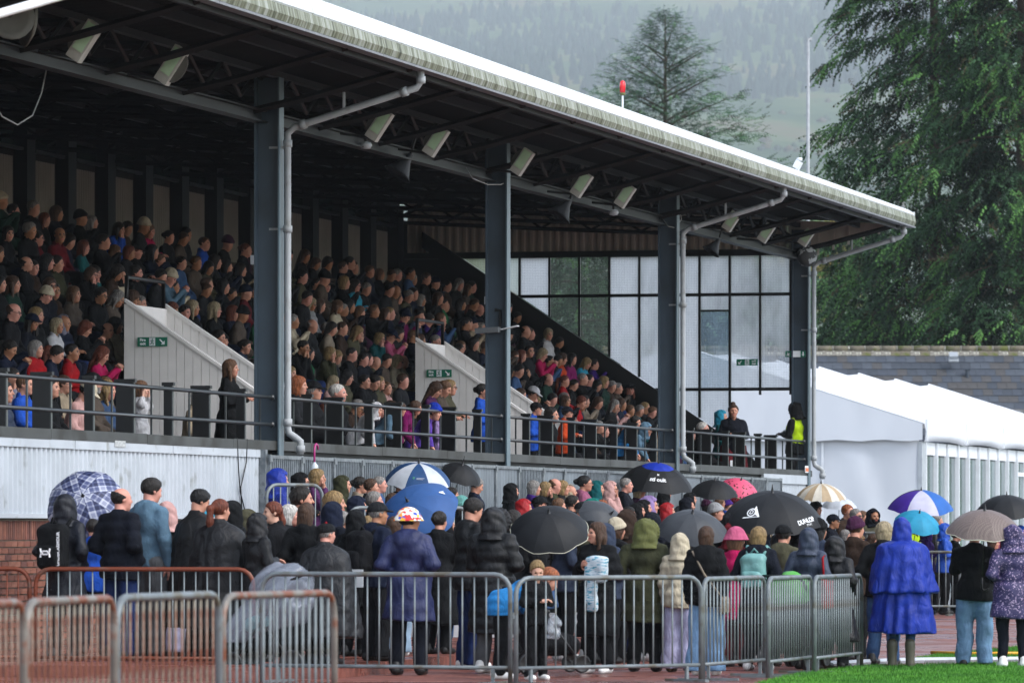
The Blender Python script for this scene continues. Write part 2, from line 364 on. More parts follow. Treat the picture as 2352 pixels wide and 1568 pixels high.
def coat_mesh(J, style='jacket', h=.021, hood=False):
    up = J['up']; sit = J['sit']; fem = J['fem']; pel = J['pel']; sw = J['sw']
    puff = style.startswith('puffer'); long_ = {'jacket': .80, 'hoodie': .84, 'puffer': .80, 'puffer_long': .42, 'coat': .60, 'long': .36, 'parka': .56, 'cape': .33, 'rain': .40, 'vest': .82}.get(style, .80)
    e = .014 + (.024 if puff else 0) + (.014 if style == 'vest' else 0) + (.006 if style in ('long', 'rain', 'parka', 'coat') else 0)
    zlo = (.36 if sit else long_) - .05
    wid = .55 if style in ('cape', 'rain') else .45
    f = Field(lines(-.50 if style in ('cape', 'rain') else -.36, .72, h), lines(-wid, wid, h), lines(zlo, J['H'][2] + .06, h))
    f.chain([pel, J['waist'], J['chest']], [.125 + e, .112 - .010 * fem + e, .120 + e], .07)
    f.cone(pel + np.array([0, -.06, 0]), pel + np.array([0, .06, 0]), .108 + e, .108 + e, .06)
    f.cone(J['chest'] + np.array([0, -.075, 0]), J['chest'] + np.array([0, .075, 0]), .098 + e, .098 + e, .06)
    for sg in (-1, 1): f.cone(up((-.015, 0, 1.425)), up((-.015, sg * (sw - .02), 1.365)), .062 + e * .5, .056 + e * .7, .05)
    f.cone(up((-.015, 0, 1.40)), up((-.008, 0, 1.475)), .072 + e * .35, .070 + e * .3, .03)
    if style not in ('cape', 'rain', 'vest'):
        for n in 'rl':
            w_ = J['wr' + n]; f.chain([J['sh' + n], J['el' + n], w_], [.056 + e * .8, .047 + e * .9, .036 + e * .55], .035)
            if J['arm' + n] == 'pocket': f.cone(w_, w_ + (pel - w_) * .15, .05, .045, .05)
    if not sit and long_ < .82:
        fl = {'long': .10, 'parka': .05, 'coat': .06, 'puffer_long': .05}.get(style, .02)
        f.cone(pel + np.array([0, -.045, 0]), np.array([.0, -.065, long_ - .1]), .125 + e, .13 + e + fl, .07)
        f.cone(pel + np.array([0, .045, 0]), np.array([.0, .065, long_ - .1]), .125 + e, .13 + e + fl, .07)
    if sit:
        for n in 'rl': f.cone(J['hip' + n], J['hip' + n] * .65 + J['kn' + n] * .35, .098 + e, .09 + e, .05)
    if style in ('cape', 'rain'):
        nk = up((-.01, 0, 1.44))
        def capef(x, y, z, top=nk[2] + .03, bot=long_, r0=.255, r1=.40, folds=10, amp=.032, sq=.72):
            t = np.clip((top - z) / (top - bot), 0, 1); a = np.arctan2(y, x)
            rr = (r0 * (1 - np.exp(-t * 20)) + (r1 - r0) * t + .035) + amp * t * np.sin(folds * a + 1.7 * np.sin(2 * a) + 2 * t)
            return (np.sqrt((x / sq) ** 2 + y ** 2) - rr) * .75
        f.add(capef, (-.5, -.55, zlo), (.5, .55, 2), .03)
        if style == 'rain': f.add(lambda x, y, z: smax(capef(x, y, z, nk[2] + .035, .86, .27, .42, 9, .034, .74), .86 - z, .01), (-.5, -.55, .75), (.5, .55, 2), .01)
    if style == 'puffer' or style == 'puffer_long':
        f.disp(lambda x, y, z: .017 * (1 - np.abs(np.sin(math.pi * z / .115 + .3 * np.sin(4 * y + 3 * x)))) + 0 * x * y)
    f.disp(lambda x, y, z: wob(x, y, z, .0028 if puff else .0042, 13) + wob(y, z, x, .0022, 27))
    if not sit and long_ < .7 and style not in ('cape', 'rain') and not puff: f.disp(lambda x, y, z: .007 * np.clip(1.0 - z, 0, .5) * 2 * np.sin(9 * np.arctan2(y, x) + 2 * np.sin(5 * z)))
    if not puff: f.disp(lambda x, y, z: .0035 * np.sin(85 * z + 14 * x + 9 * np.sin(8 * y)) * np.exp(-((z - pel[2] - .13) / .09) ** 2))
    if style in ('parka', 'coat') and not sit: f.disp(lambda x, y, z: .016 * np.exp(-((z - 1.04) / .018) ** 2) + 0 * x * y)
    if not sit or style in ('cape',): f.cut(lambda x, y, z: long_ + .012 * np.sin(7 * y + 5 * x) - z + 0 * x)
    # collar opening round the neck
    nk = up((-.005, 0, 1.47)); R3 = J['Rl']
    f.cut(lambda x, y, z: (lambda a, b, c: c - .012 - .02 * (a < 0))(*loc3(x, y, z, nk, R3)), .008)
    f.cone(up((.0, 0, 1.42)), up((.012, 0, 1.56)), .058, .066, .008, sub=True)
    if hood:   # hood lying on the back
        f.cone(up((-.075, -.075, 1.43)), up((-.075, .075, 1.43)), .055, .055, .04); f.cone(up((-.10, -.05, 1.36)), up((-.10, .05, 1.36)), .06, .06, .05)
        f.cone(up((-.05, -.10, 1.43)), up((.06, -.085, 1.41)), .036, .026, .03); f.cone(up((-.05, .10, 1.43)), up((.06, .085, 1.41)), .036, .026, .03)
    return f.mesh()
def legs_mesh(J, style='straight', h=.027):
    sit = J['sit']
    f = Field(lines(-.25, .62 if sit else .36, h), lines(-.36, .36, h), lines(.02, .62 if sit else 1.02, h))
    k1, k2, k3 = {'straight': (.105, .078, .070), 'slim': (.098, .066, .052), 'wide': (.112, .105, .125), 'loose': (.112, .090, .085), 'skirt': (.13, .13, .14)}[style]
    f.cone(J['pel'] + np.array([0, -.05, 0]), J['pel'] + np.array([0, .05, 0]), .115, .115, .06)
    for n in 'rl':
        a = J['an' + n] + np.array([0, 0, -.03 if not sit else .0]); f.chain([J['hip' + n], J['kn' + n], a], [k1, k2, k3], .03)
    f.disp(lambda x, y, z: wob(x, y, z, .0045, 12) + .003 * np.sin(60 * z + 8 * np.sin(9 * y)) * np.exp(-((z - .2) / .2) ** 2))
    f.cut(lambda x, y, z: .045 - z + 0 * x * y)
    if not sit: f.cut(lambda x, y, z: z - .98 + 0 * x * y)
    return f.mesh()
def shoes_mesh(J, boot=False):
    V = []; Q = []
    for n in 'rl':
        a = J['an' + n]
        f = Field(lines(a[0] - .13, a[0] + .26, .016), lines(a[1] - .09, a[1] + .09, .016), lines(-.03, .34 if boot else .17, .016))
        z = a[2] - .085
        f.cone((a[0] - .03, a[1], z + .05), (a[0] + .15, a[1], z + .035), .05, .042, .02); f.cone((a[0] - .03, a[1], z + .05), (a[0] - .02, a[1], z + .11), .048, .046, .02)
        if boot: f.cone((a[0] - .03, a[1], z + .06), (a[0] - .04, a[1], z + .28), .055, .068, .02)
        f.cut(lambda x, y, zz: z - zz + .0 * x * y)
        v, q = f.mesh(); Q.append(q + sum(len(x) for x in V)); V.append(v)
    return np.concatenate(V), np.concatenate(Q)

# hair and headgear, in the head frame
def hair_field(kind):
    longk = kind in ('long', 'longfront', 'pony', 'hood', 'fur', 'plait', 'scarfhood', 'wavy'); zlo = -.42 if longk else -.19
    if kind in ('hood', 'fur', 'scarfhood'): zlo = -.24
    hh = .0105 if not longk else .012
    f = Field(lines(-.24, .22, hh), lines(-.20, .20, hh), lines(zlo, .20, hh))
    base = lambda g=0.0: f.ell((-.014, 0, .034), (.106 + g, .087 + g, .094 + g), .02)
    strands = lambda x, y, z: .0022 * np.sin(70 * np.arctan2(y, x + .02) + 6 * np.sin(30 * z)) + .0015 * np.sin(160 * y + 90 * z)
    if kind == 'short':
        base(.003); f.cut(lambda x, y, z: (x - .030 - .95 * np.maximum(z, 0) + .10 * np.minimum(z, 0)) * .8 + 0 * y, .022); f.cut(lambda x, y, z: -.112 - z + 1.5 * np.clip(x + .050, 0, 1) + 0 * y, .016)
        f.disp(lambda x, y, z: strands(x, y, z) + .002 * np.clip(-z - .01, 0, .08) / .08 + .0035 * np.sin(45 * x + 3) * np.sin(50 * y) * np.sin(40 * z))
    elif kind == 'crop':
        base(-.003); f.cut(lambda x, y, z: (x - .024 - .95 * np.maximum(z, 0) + .10 * np.minimum(z, 0)) * .8 + 0 * y, .022); f.cut(lambda x, y, z: -.112 - z + 1.5 * np.clip(x + .050, 0, 1) + 0 * y, .016)
    elif kind == 'bald':
        base(.0); f.cut(lambda x, y, z: (x - z * .6 - .000) * .8 + 0 * y, .01); f.cut(lambda x, y, z: -.066 - z + 0 * x * y, .01); f.cut(lambda x, y, z: z - .052 + .55 * (x + .03) + 0 * y, .01)
        f.disp(strands)
    elif kind in ('quiff', 'curly'):
        base(.002); f.ell((.030, 0, .096), (.045, .05, .020), .02); f.cut(lambda x, y, z: (x - .030 - .95 * np.maximum(z, 0) + .10 * np.minimum(z, 0)) * .8 + 0 * y, .022); f.cut(lambda x, y, z: -.112 - z + 1.5 * np.clip(x + .050, 0, 1) + 0 * y, .016)
        f.disp((lambda x, y, z: strands(x, y, z) + .002 * np.clip(-z - .01, 0, .08) / .08 + .004 * np.sin(42 * x + 1) * np.sin(48 * y + 2) * np.sin(38 * z)) if kind == 'quiff' else lambda x, y, z: .008 * (np.sin(75 * x) * np.sin(80 * y + 1) * np.sin(70 * z + 2)) + .003 * np.sin(150 * y + 120 * x))
    elif kind in ('bob', 'wavy', 'long', 'longfront'):
        base(.004); f.ell((-.035, 0, -.03), (.080, .090, .130), .03)
        if kind != 'bob': f.ell((-.066, 0, -.17), (.048, .095, .22 if kind != 'wavy' else .17), .04)
        if kind in ('longfront', 'wavy'):
            for s in (-1, 1): f.chain([(.0, s * .088, 0), (.035, s * .100, -.15), (.085, s * .085, -.32 if kind == 'longfront' else -.22)], [.030, .034, .020], .02)
        f.cone((.10, 0, -.02), (.18, 0, -.10), .062, .085, .01, sub=True); f.cut(lambda x, y, z: (x - .055 - .25 * z - .9 * np.clip(np.abs(y) - .06, 0, 1)) + 0 * z if False else np.minimum(x - .062 - .3 * z, 1) * np.where(z < .075, 1, -1) if False else (x - .058 - .42 * np.clip(z, -.05, .2)) , .012)
        f.disp(lambda x, y, z: .003 * np.sin(55 * np.arctan2(y, x + .02) + 5 * np.sin(22 * z)) + (.006 * np.sin(40 * z + 8 * y) if kind == 'wavy' else 0))
    elif kind in ('pony', 'bun', 'topbun', 'plait'):
        base(.001); f.cut(lambda x, y, z: (x - z * .75 - .024) * .78 + 0 * y, .012); f.cut(lambda x, y, z: -.058 - z + .5 * np.clip(x + .04, 0, 1) + 0 * y, .01)
        if kind == 'pony': f.chain([(-.105, 0, .045), (-.148, 0, .02), (-.150, 0, -.12), (-.135, 0, -.33)], [.026, .036, .040, .014], .02)
        elif kind == 'plait': f.chain([(-.095, 0, -.01), (-.12, 0, -.09), (-.11, 0, -.36)], [.03, .032, .014], .02)
        elif kind == 'bun': f.ell((-.118, 0, .03), (.042, .048, .045), .012)
        else: f.ell((-.045, 0, .142), (.042, .044, .036), .012)
        f.disp(strands)
    elif kind == 'beanie':
        base(.014); f.ell((-.03, 0, .09), (.09, .08, .07), .03); f.cut(lambda x, y, z: (.018 + .25 * x - z) + 0 * y, .006)
        f.add(lambda x, y, z: smax(ellf(x + .014, y, z - .034, (.128, .110, .118)), np.abs(z - .045 - .25 * x) - .026, .008), (-.2, -.2, -.05), (.2, .2, .15), .008)
        f.disp(lambda x, y, z: .002 * np.sin(60 * np.arctan2(y, x + .014)) + 0 * z)
    elif kind in ('cap', 'flatcap'):
        base(.013 if kind == 'cap' else .016); f.cut(lambda x, y, z: (.034 + .10 * x - z) + 0 * y, .006)
        if kind == 'flatcap': f.ell((.02, 0, .085), (.115, .108, .040), .02)
        L = .185 if kind == 'cap' else .150
        f.add(lambda x, y, z: smax(ellf(x - .085, y, z - .046 + .22 * (x - .085) + 1.8 * y * y, (L - .085, .082, .011)), .02 - x, .005), (.0, -.12, -.03), (.22, .12, .10), .008)
    elif kind == 'bucket':
        base(.014); f.cut(lambda x, y, z: .03 - z + 0 * x * y, .005)
        f.add(lambda x, y, z: smax(np.abs(np.sqrt((x + .014) ** 2 + (y * 1.15) ** 2) - (.112 + .55 * (.05 - z))) - .008, np.abs(z - .026) - .026, .004) - .004, (-.2, -.2, -.05), (.2, .2, .1), .006)
    elif kind == 'glengarry':
        base(.008); f.ell((-.005, 0, .085), (.118, .050, .048), .03); f.cut(lambda x, y, z: .030 + .12 * x - z + 0 * y, .006)
        f.cone((-.118, .01, .02), (-.125, .015, -.07), .012, .010, .006); f.cone((-.118, -.012, .02), (-.13, -.012, -.065), .012, .010, .006)
    elif kind in ('hood', 'fur', 'scarfhood'):
        t = .0 if kind != 'scarfhood' else -.014
        f.ell((-.022, 0, .024), (.126 + t, .116 + t, .122 + t), .02); f.ell((-.032, 0, -.07), (.112 + t, .122 + t, .11), .05); f.cone((-.03, 0, -.12), (-.03, 0, -.20), .118, .160, .05)
        if kind != 'scarfhood': f.ell((-.085, 0, .05), (.065, .07, .06), .04)
        f.disp(lambda x, y, z: wob(x, y, z, .0035, 30))
        f.ell((.062, 0, -.018), (.13, .084, .108), .01, sub=True); f.ell((-.01, 0, .018), (.106, .094, .104), .008, sub=True)
        f.cut(lambda x, y, z: x - .098 - .15 * z + 0 * y, .008)
        f.cut(lambda x, y, z: -.20 - z + .5 * np.clip(x, 0, 1) + 0 * y, .01)
        if kind == 'fur':
            def rim(x, y, z):
                a = np.arctan2(z + .018, y); rr = np.sqrt((y / .102) ** 2 + ((z + .012) / .122) ** 2)
                return np.sqrt(((rr - 1) * .105) ** 2 + (x - .085) ** 2) - .030 - .007 * np.sin(21 * a) * np.sin(60 * x + 3 * a)
            f.add(lambda x, y, z: smax(rim(x, y, z), -.10 - z, .01), (-.05, -.2, -.2), (.2, .2, .2), .01)
    return f
HAIRS = {}
def hair_mesh(kind):
    if kind not in HAIRS:
        V, Q = hair_field(kind).mesh(); HAIRS[kind] = np_mesh(kind, V, Q, [MATS['hair_brown']])
    return HAIRS[kind]
def glasses_mesh(dark):
    k = 'sunglasses' if dark else 'glasses'
    if k in HAIRS: return HAIRS[k]
    b = MB()
    for s in (-1, 1):
        c = Vector((.098, s * .031, .002)); n = 10
        ring = [c + Vector((-.006 * abs(math.sin(0)), .021 * math.cos(2 * math.pi * i / n), .017 * math.sin(2 * math.pi * i / n))) for i in range(n + 1)]
        if dark: b.face([p for p in ring[:-1]]); b.face([p + Vector((-.003, 0, 0)) for p in reversed(ring[:-1])])
        b.tube(ring, .0032, 5); b.tube([(.096, s * .052, .006), (.05, s * .072, .006), (-.01, s * .082, .002)], .003, 5)
    b.tube([(.1, -.011, .004), (.104, 0, .006), (.1, .011, .004)], .003, 5)
    HAIRS[k] = b.mesh(k, [MATS['black_plastic']], True); return HAIRS[k]

# ---------------------------------------------------------------- palettes
HAIRC = {'brown': '4a3222', 'dark': '1d1713', 'black': '0d0c0d', 'blonde': '94794f', 'light': 'a89878', 'auburn': '6e3420', 'ginger': '9c5630', 'grey': '8d8985', 'white': 'd6d2cb', 'mid': '6b4b33'}
SKINC = {'pale': 'd9a78f', 'fair': 'cb9179', 'pink': 'd49583', 'tan': 'b07a5a', 'brown': '7a4c33', 'dark': '4a2d20'}
CLOTH = {'black': '0f1114', 'soot': '121317', 'charcoal': '1e2024', 'navy': '151e35', 'dknavy': '0c111e', 'slate': '39445a', 'denim': '3f5f8c', 'ltdenim': '7fa5cc', 'paledenim': 'a7c4dd', 'grey': '6b6d70', 'ltgrey': 'a9abae', 'stone': '9d8f7d', 'beige': 'b7a58b', 'cream': 'd8cbb0', 'white': 'dcdce0', 'lilacwhite': 'c6c4e6', 'olive': '3d3f2a', 'khaki': '55533f', 'moss': '6c7042', 'brown': '3a2a20', 'taupe': '5c5148', 'tan': '80664a',
         'red': 'b3121c', 'dkred': '6d1420', 'blue': '0f34ad', 'royal': '1f57c8', 'sky': '2f92dd', 'cyan': '33a6c9', 'teal': '0e6266', 'jade': '14877a', 'green': '1f7a4a', 'dkgreen': '1c3a30', 'aqua': '74b7b0', 'magenta': '8e1768', 'pink': 'd8668c', 'hotpink': 'd31d63', 'dusty': 'a5607f', 'blush': 'e0b0aa', 'purple': '42207e', 'violet': '6d4bc0', 'lilac': 'a48bc2', 'plum': '4a2042', 'orange': 'd0481c', 'yellow': 'd9a516', 'hiviz': 'c8f01a', 'softblue': '6688a0', 'steelblue': '3a5378', 'parka': '272f5c', 'indigo': '22366a', 'mauvegrey': '8c8a9c', 'grape': '5b2c5e'}
def creases(m, N, L, b, out):
    'long soft folds running down the cloth, over the fine wrinkles'
    tc = N.new('ShaderNodeTexCoord'); mp = N.new('ShaderNodeMapping'); mp.inputs['Scale'].default_value = (7, 7, 3.2); L.new(tc.outputs['Object'], mp.inputs[0])
    n = N.new('ShaderNodeTexNoise'); n.inputs['Scale'].default_value = 1.0; n.inputs['Detail'].default_value = 5; n.inputs['Distortion'].default_value = 1.6; L.new(mp.outputs[0], n.inputs[0])
    bp = N.new('ShaderNodeBump'); bp.inputs['Strength'].default_value = .6; bp.inputs['Distance'].default_value = .05; L.new(n.outputs[0], bp.inputs['Height'])
    old = b.inputs['Normal'].links[0].from_node; L.new(bp.outputs[0], old.inputs['Normal'])
def cloth(c, kind='cloth'):
    nm = kind + '_' + c
    wet = kind == 'wet'
    return mat(nm, tuple(x * .76 for x in (int(CLOTH[c][i:i + 2], 16) / 255 for i in (0, 2, 4))), rough=.55 if wet else .85, var=.25, vscale=7, bump=.5, bscale=9 if wet else 12, spec=.28 if wet else .15, build=creases)
def hairm(c): return mat('hair_' + c, tuple(x * .80 for x in (int(HAIRC[c][i:i + 2], 16) / 255 for i in (0, 2, 4))), rough=.6, var=.55, vscale=55, bump=1.0, bscale=70, spec=.3, stretch=(1, 1, .15))
def skinm(c): return mat('skin_' + c, tuple(x * .86 for x in (int(SKINC[c][i:i + 2], 16) / 255 for i in (0, 2, 4))), rough=.55, var=.07, vscale=14, spec=.35)
hairm('brown'); mat('black_plastic', '101113', rough=.35, var=.05); mat('eye_dark', '2a1c16', rough=.3, var=.05); mat('lip', 'a85a52', rough=.5, var=.05)
def shoe(c): return mat('shoe_' + c, {'white': 'd5d5d2', 'black': '131313', 'brown': '4b3a2c', 'tan': '8b7a66', 'grey': '77777a', 'olive': '4d4a40'}[c], rough=.5, var=.15)

TPL = {}
def tpl(kind, key, fn):
    k = (kind,) + key
    if k not in TPL: TPL[k] = fn()
    return TPL[k]
def person(loc, yaw, scale=1.0, pose='stand', arms=None, fem=0, lean=0, hy=0, hp=0, child=0, coat='jacket', cc='black', cmat='cloth', hood=False, legs='straight', lc='black', hair='short', hc='brown', hat=None, hatc='black', glasses=None, skin='fair', beard=False, shoes='black', boot=False, label='', group=None, lowres=False, name='person', width=1.0, q=1.0):
    if coat in ('cape', 'rain'): arms = 'tuck'
    key = (pose, str(arms), fem, lean, hy, hp, child)
    J = tpl('J', key, lambda: skeleton(pose, fem, lean, hy, hp, child, arms))
    def mk_body():
        V, Q, mi = body_mesh(J, q); return np_mesh('body', V, Q, [skinm('fair'), MATS['eye_dark'], MATS['lip'], hairm('brown'), skinm('fair')], mi=mi)
    bk = (pose, str(arms), fem, lean, hy, hp, child)
    body = bpy.data.objects.new(name, tpl('body', bk, mk_body)); col.objects.link(body)
    sk = skinm(skin); setmats(body, [sk, None, None, hairm(hc), hairm(hc) if beard else sk])
    body.location = loc; body.rotation_euler = (0, 0, R(yaw)); body.scale = (scale * width, scale * width, scale)
    tag(body, label, 'person', group)
    def piece(nm, tk, key, fn, m, headframe=False):
        o = bpy.data.objects.new(nm, tpl(tk, key, lambda: np_mesh(nm, *fn(), [m]))); link(o, body); setmats(o, [m]); return o
    ak = (pose, str(arms), fem, lean, child)
    if coat: piece({'hoodie': 'hoodie', 'cape': 'cloak', 'rain': 'rain_cape', 'vest': 'vest'}.get(coat, 'coat' if coat in ('coat', 'long', 'parka', 'puffer_long') else 'jacket'), 'coat', ak + (coat, hood), lambda: coat_mesh(J, coat, .026 if pose == 'sit' else .023, hood), cloth(cc, cmat))
    if legs: piece('skirt' if legs == 'skirt' else 'trousers', 'legs', (pose, legs), lambda: legs_mesh(J, legs), cloth(lc))
    if shoes: piece('boots' if boot else 'shoes', 'shoes', (pose, boot), lambda: shoes_mesh(J, boot), shoe(shoes))
    HM = Matrix.Translation(Vector(J['H'])) @ Matrix(J['HR'].tolist()).to_4x4() @ Matrix.Scale(J['hs'], 4)
    def headpiece(nm, me, m):
        o = bpy.data.objects.new(nm, me); link(o, body); setmats(o, [m]); o.matrix_local = HM; return o
    if hair: headpiece('hair', hair_mesh(hair), hairm(hc))
    if hat: headpiece({'beanie': 'beanie', 'cap': 'cap', 'flatcap': 'flat_cap', 'bucket': 'bucket_hat', 'hood': 'hood', 'fur': 'hood', 'scarfhood': 'headscarf', 'glengarry': 'cap'}[hat], hair_mesh(hat), hatc if not isinstance(hatc, str) else cloth(hatc, cmat if hat in ('hood', 'fur') else 'cloth'))
    if glasses: headpiece('glasses', glasses_mesh(glasses == 'sun'), MATS['black_plastic'])
    body['J'] = 0
    del body['J']
    return body, J, HM
# ---------------------------------------------------------------- ground, track, grass
def sheet(name, pts, z, m, kind='structure'):
    b = MB(); b.face([(p[0], p[1], z) for p in pts]); o = b.build(name, m); tag(o, kind=kind); return o
def gp(x, y): d = EYE * FPX / (y - HY); return ((x - CX) / FPX * d, d)
def wetmix(m, N, L, b, out):
    tc = N.new('ShaderNodeTexCoord'); n = N.new('ShaderNodeTexNoise'); n.inputs['Scale'].default_value = .55; n.inputs['Detail'].default_value = 5; L.new(tc.outputs['Object'], n.inputs[0])
    r = N.new('ShaderNodeMapRange'); r.inputs[1].default_value = .42; r.inputs[2].default_value = .62; r.inputs[3].default_value = .16; r.inputs[4].default_value = .75; L.new(n.outputs[0], r.inputs[0]); L.new(r.outputs[0], b.inputs['Roughness'])
M_track = mat('red_cinder', '64392f', rough=.5, var=.35, vscale=1.4, bump=.6, bscale=60, color2='7d4c41', c2lo=.45, c2hi=.62, c2scale=9, build=wetmix)
M_tarmac = mat('tarmac', '56575a', rough=.5, var=.25, vscale=.6, bump=.3, bscale=40, build=wetmix)
M_grass = mat('grass', '336a17', rough=.8, var=.35, vscale=2.5, bump=.8, bscale=25, color2='4b8222', c2lo=.45, c2hi=.6, c2scale=1.3)
M_meadow = mat('far_grass', '44602e', rough=.9, var=.3, vscale=.05)
M_white = mat('white_paint', 'a4abb2', rough=.5, var=.10, vscale=1.5, color2='777b76', c2lo=.60, c2hi=.80, c2scale=4, bump=.1, bscale=6)
M_conc = mat('concrete', '77777a', rough=.85, var=.2, vscale=1.2, bump=.3, bscale=25, color2='55564f', c2lo=.5, c2hi=.7, c2scale=2)
sheet('ground', [(-900, -60), (900, -60), (1000, 1400), (-1000, 1400)], -.012, M_meadow)
sheet('forecourt', [(-60, 40), (60, 40), (60, 230), (-60, 230)], -.008, M_tarmac)
sheet('running_track', [(-40, -10), (40, -10), (40, 104), (-40, 104)], -.004, M_track)
g1 = [gp(1690, 1600), gp(1745, 1570), gp(1830, 1549), gp(1985, 1531), gp(2100, 1526), gp(2250, 1524), gp(2420, 1522), gp(2700, 1522), (14, 20), (4, 20)]
sheet('infield_grass', g1, .004, M_grass)
g2 = [gp(2060, 1522), gp(2150, 1505), gp(2250, 1496), gp(2352, 1486), gp(2500, 1480), gp(2700, 1480), gp(2700, 1518), gp(2352, 1518), gp(2150, 1519)]
sheet('verge_grass', g2, .004, M_grass)
def grass(name, poly, n, label, seed):
    rng = np.random.default_rng(seed); P = np.array(poly); lo, hi = P.min(0), P.max(0)
    pts = rng.uniform(lo, hi, (n * 4, 2)); ins = np.zeros(len(pts), bool); j = len(P) - 1
    for i in range(len(P)):
        c = ((P[i, 1] > pts[:, 1]) != (P[j, 1] > pts[:, 1])) & (pts[:, 0] < (P[j, 0] - P[i, 0]) * (pts[:, 1] - P[i, 1]) / (P[j, 1] - P[i, 1] + 1e-9) + P[i, 0]); ins ^= c; j = i
    pts = pts[ins][:n]; n = len(pts); a = rng.uniform(0, 6.28, n); h = rng.uniform(.02, .055, n); t = rng.normal(0, .018, (n, 2))
    V = np.zeros((n, 3, 3)); dx = np.stack([np.cos(a), np.sin(a)], 1) * .006
    V[:, 0, :2] = pts - dx; V[:, 1, :2] = pts + dx; V[:, 2, :2] = pts + t; V[:, :2, 2] = .003; V[:, 2, 2] = h
    o = bpy.data.objects.new(name, np_mesh(name, V.reshape(-1, 3), np.arange(n * 3).reshape(n, 3), [M_grass], False)); link(o); tag(o, label, 'grass', kind='stuff')
grass('grass_blades', [gp(1690, 1600), gp(1745, 1570), gp(1830, 1549), gp(1985, 1531), gp(2420, 1522), gp(2420, 1600)], 42000, 'short bright green grass at the foot of the picture', 1)
grass('grass_blades', [gp(2060, 1522), gp(2150, 1505), gp(2352, 1486), gp(2420, 1486), gp(2420, 1518), gp(2150, 1519)], 12000, 'narrow strip of green grass beyond the white kerb line', 2)
k = MB(); 
kp = [gp(1850, 1533), gp(2030, 1523.5), gp(2120, 1521), gp(2250, 1520), gp(2420, 1518.5)]
k.tube([(p[0], p[1], .03) for p in kp], .035, 6); tag(k.build('kerb', M_white), kind='structure')
k = MB(); k.tube([(p[0], p[1], .035) for p in [gp(2140, 1504), gp(2230, 1507), gp(2352, 1506), gp(2450, 1500)]], .022, 6)
tag(k.build('hose', mat('yellow_hose', 'c98d14', rough=.4), None, True), 'yellow hose lying along the grass strip beyond the white kerb', 'hose')

# ---------------------------------------------------------------- the grandstand
U0, U1 = -17.0, 38.4; ZF = 2.05; ZD = 2.62; VR0 = 1.62; VP_ = .72; ZR0 = 2.26; ZP = .48; NROW = 8
def u_at(x, v): r = (x - CX) / FPX; return (r * (O0.y + v * SU) - O0.x + v * CU) / (SU - r * CU)
def z_at(x, y, v): return EYE + (HY - y) / FPX * S(u_at(x, v), v, 0).y
M_steel = mat('column_paint', '36434e', rough=.45, var=.10, vscale=3, color2='2b353d', c2lo=.5, c2hi=.7, c2scale=1.5, bump=.05)
M_steel_lt = mat('column_edge_pale', '55666f', rough=.4, var=.12, vscale=3)  # paler copy of the column colour, for the front flange only
M_black = mat('black_paint', '090a0c', rough=.4, var=.2, vscale=5, color2='15171a', c2lo=.55, c2hi=.7, c2scale=3)
M_rail = mat('rail_paint', '272c2f', rough=.28, var=.25, vscale=4, spec=.6)
M_dark = mat('dark_steel', '070809', rough=.6, var=.3, vscale=2)
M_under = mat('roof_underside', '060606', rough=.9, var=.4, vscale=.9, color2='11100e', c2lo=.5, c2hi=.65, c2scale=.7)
M_gable = mat('gable_sheet', 'a39c92', rough=.7, var=.25, vscale=.8)
M_pale = mat('pale_panel', '7f7a72', rough=.8, var=.15, vscale=1.5)
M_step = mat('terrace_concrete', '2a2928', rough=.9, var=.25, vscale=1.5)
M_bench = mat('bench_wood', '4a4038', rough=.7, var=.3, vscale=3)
M_edge = mat('deck_edge', '3a3d3c', rough=.6, var=.25, vscale=2, color2='23231f', c2lo=.5, c2hi=.65, c2scale=1.5)
def algae(m, N, L, b, out):
    tc = N.new('ShaderNodeTexCoord'); mp = N.new('ShaderNodeMapping'); mp.inputs['Scale'].default_value = (9, 1, .7); L.new(tc.outputs['Object'], mp.inputs[0])
    n = N.new('ShaderNodeTexNoise'); n.inputs['Scale'].default_value = 1.6; n.inputs['Detail'].default_value = 8; n.inputs['Roughness'].default_value = .65; L.new(mp.outputs[0], n.inputs[0])
    r = N.new('ShaderNodeValToRGB'); e = r.color_ramp.elements; e[0].position = .36; e[0].color = lin('373b2a'); e[1].position = .62; e[1].color = lin('8f948c')
    x = e.new(.48) if hasattr(e, 'new') else None
    if x: x.color = lin('686c58')
    L.new(n.outputs[0], r.inputs[0]); L.new(r.outputs[0], b.inputs['Base Color'])
M_gut = mat('stained_gutter', 'b0b4ac', rough=.6, build=algae)
M_flash = mat('white_flashing', 'bfc4c6', rough=.55, var=.04, vscale=2, color2='969a90', c2lo=.58, c2hi=.74, c2scale=2.6, stretch=(6, 1, 1))
M_pipe = mat('downpipe_plastic', '94999c', rough=.55, var=.10, vscale=4, color2='7b7d78', c2lo=.58, c2hi=.75, c2scale=5)
M_board = mat('white_boarding', 'dcd9d6', rough=.6, var=.07, vscale=3)

GS = empty('grandstand', O0, YAW_STAND, 'long covered racecourse style grandstand with white roof edge and steel columns', 'grandstand')
def part(b, name, m, parent=None, smooth=False): return b.build(name, m, parent or GS, smooth)
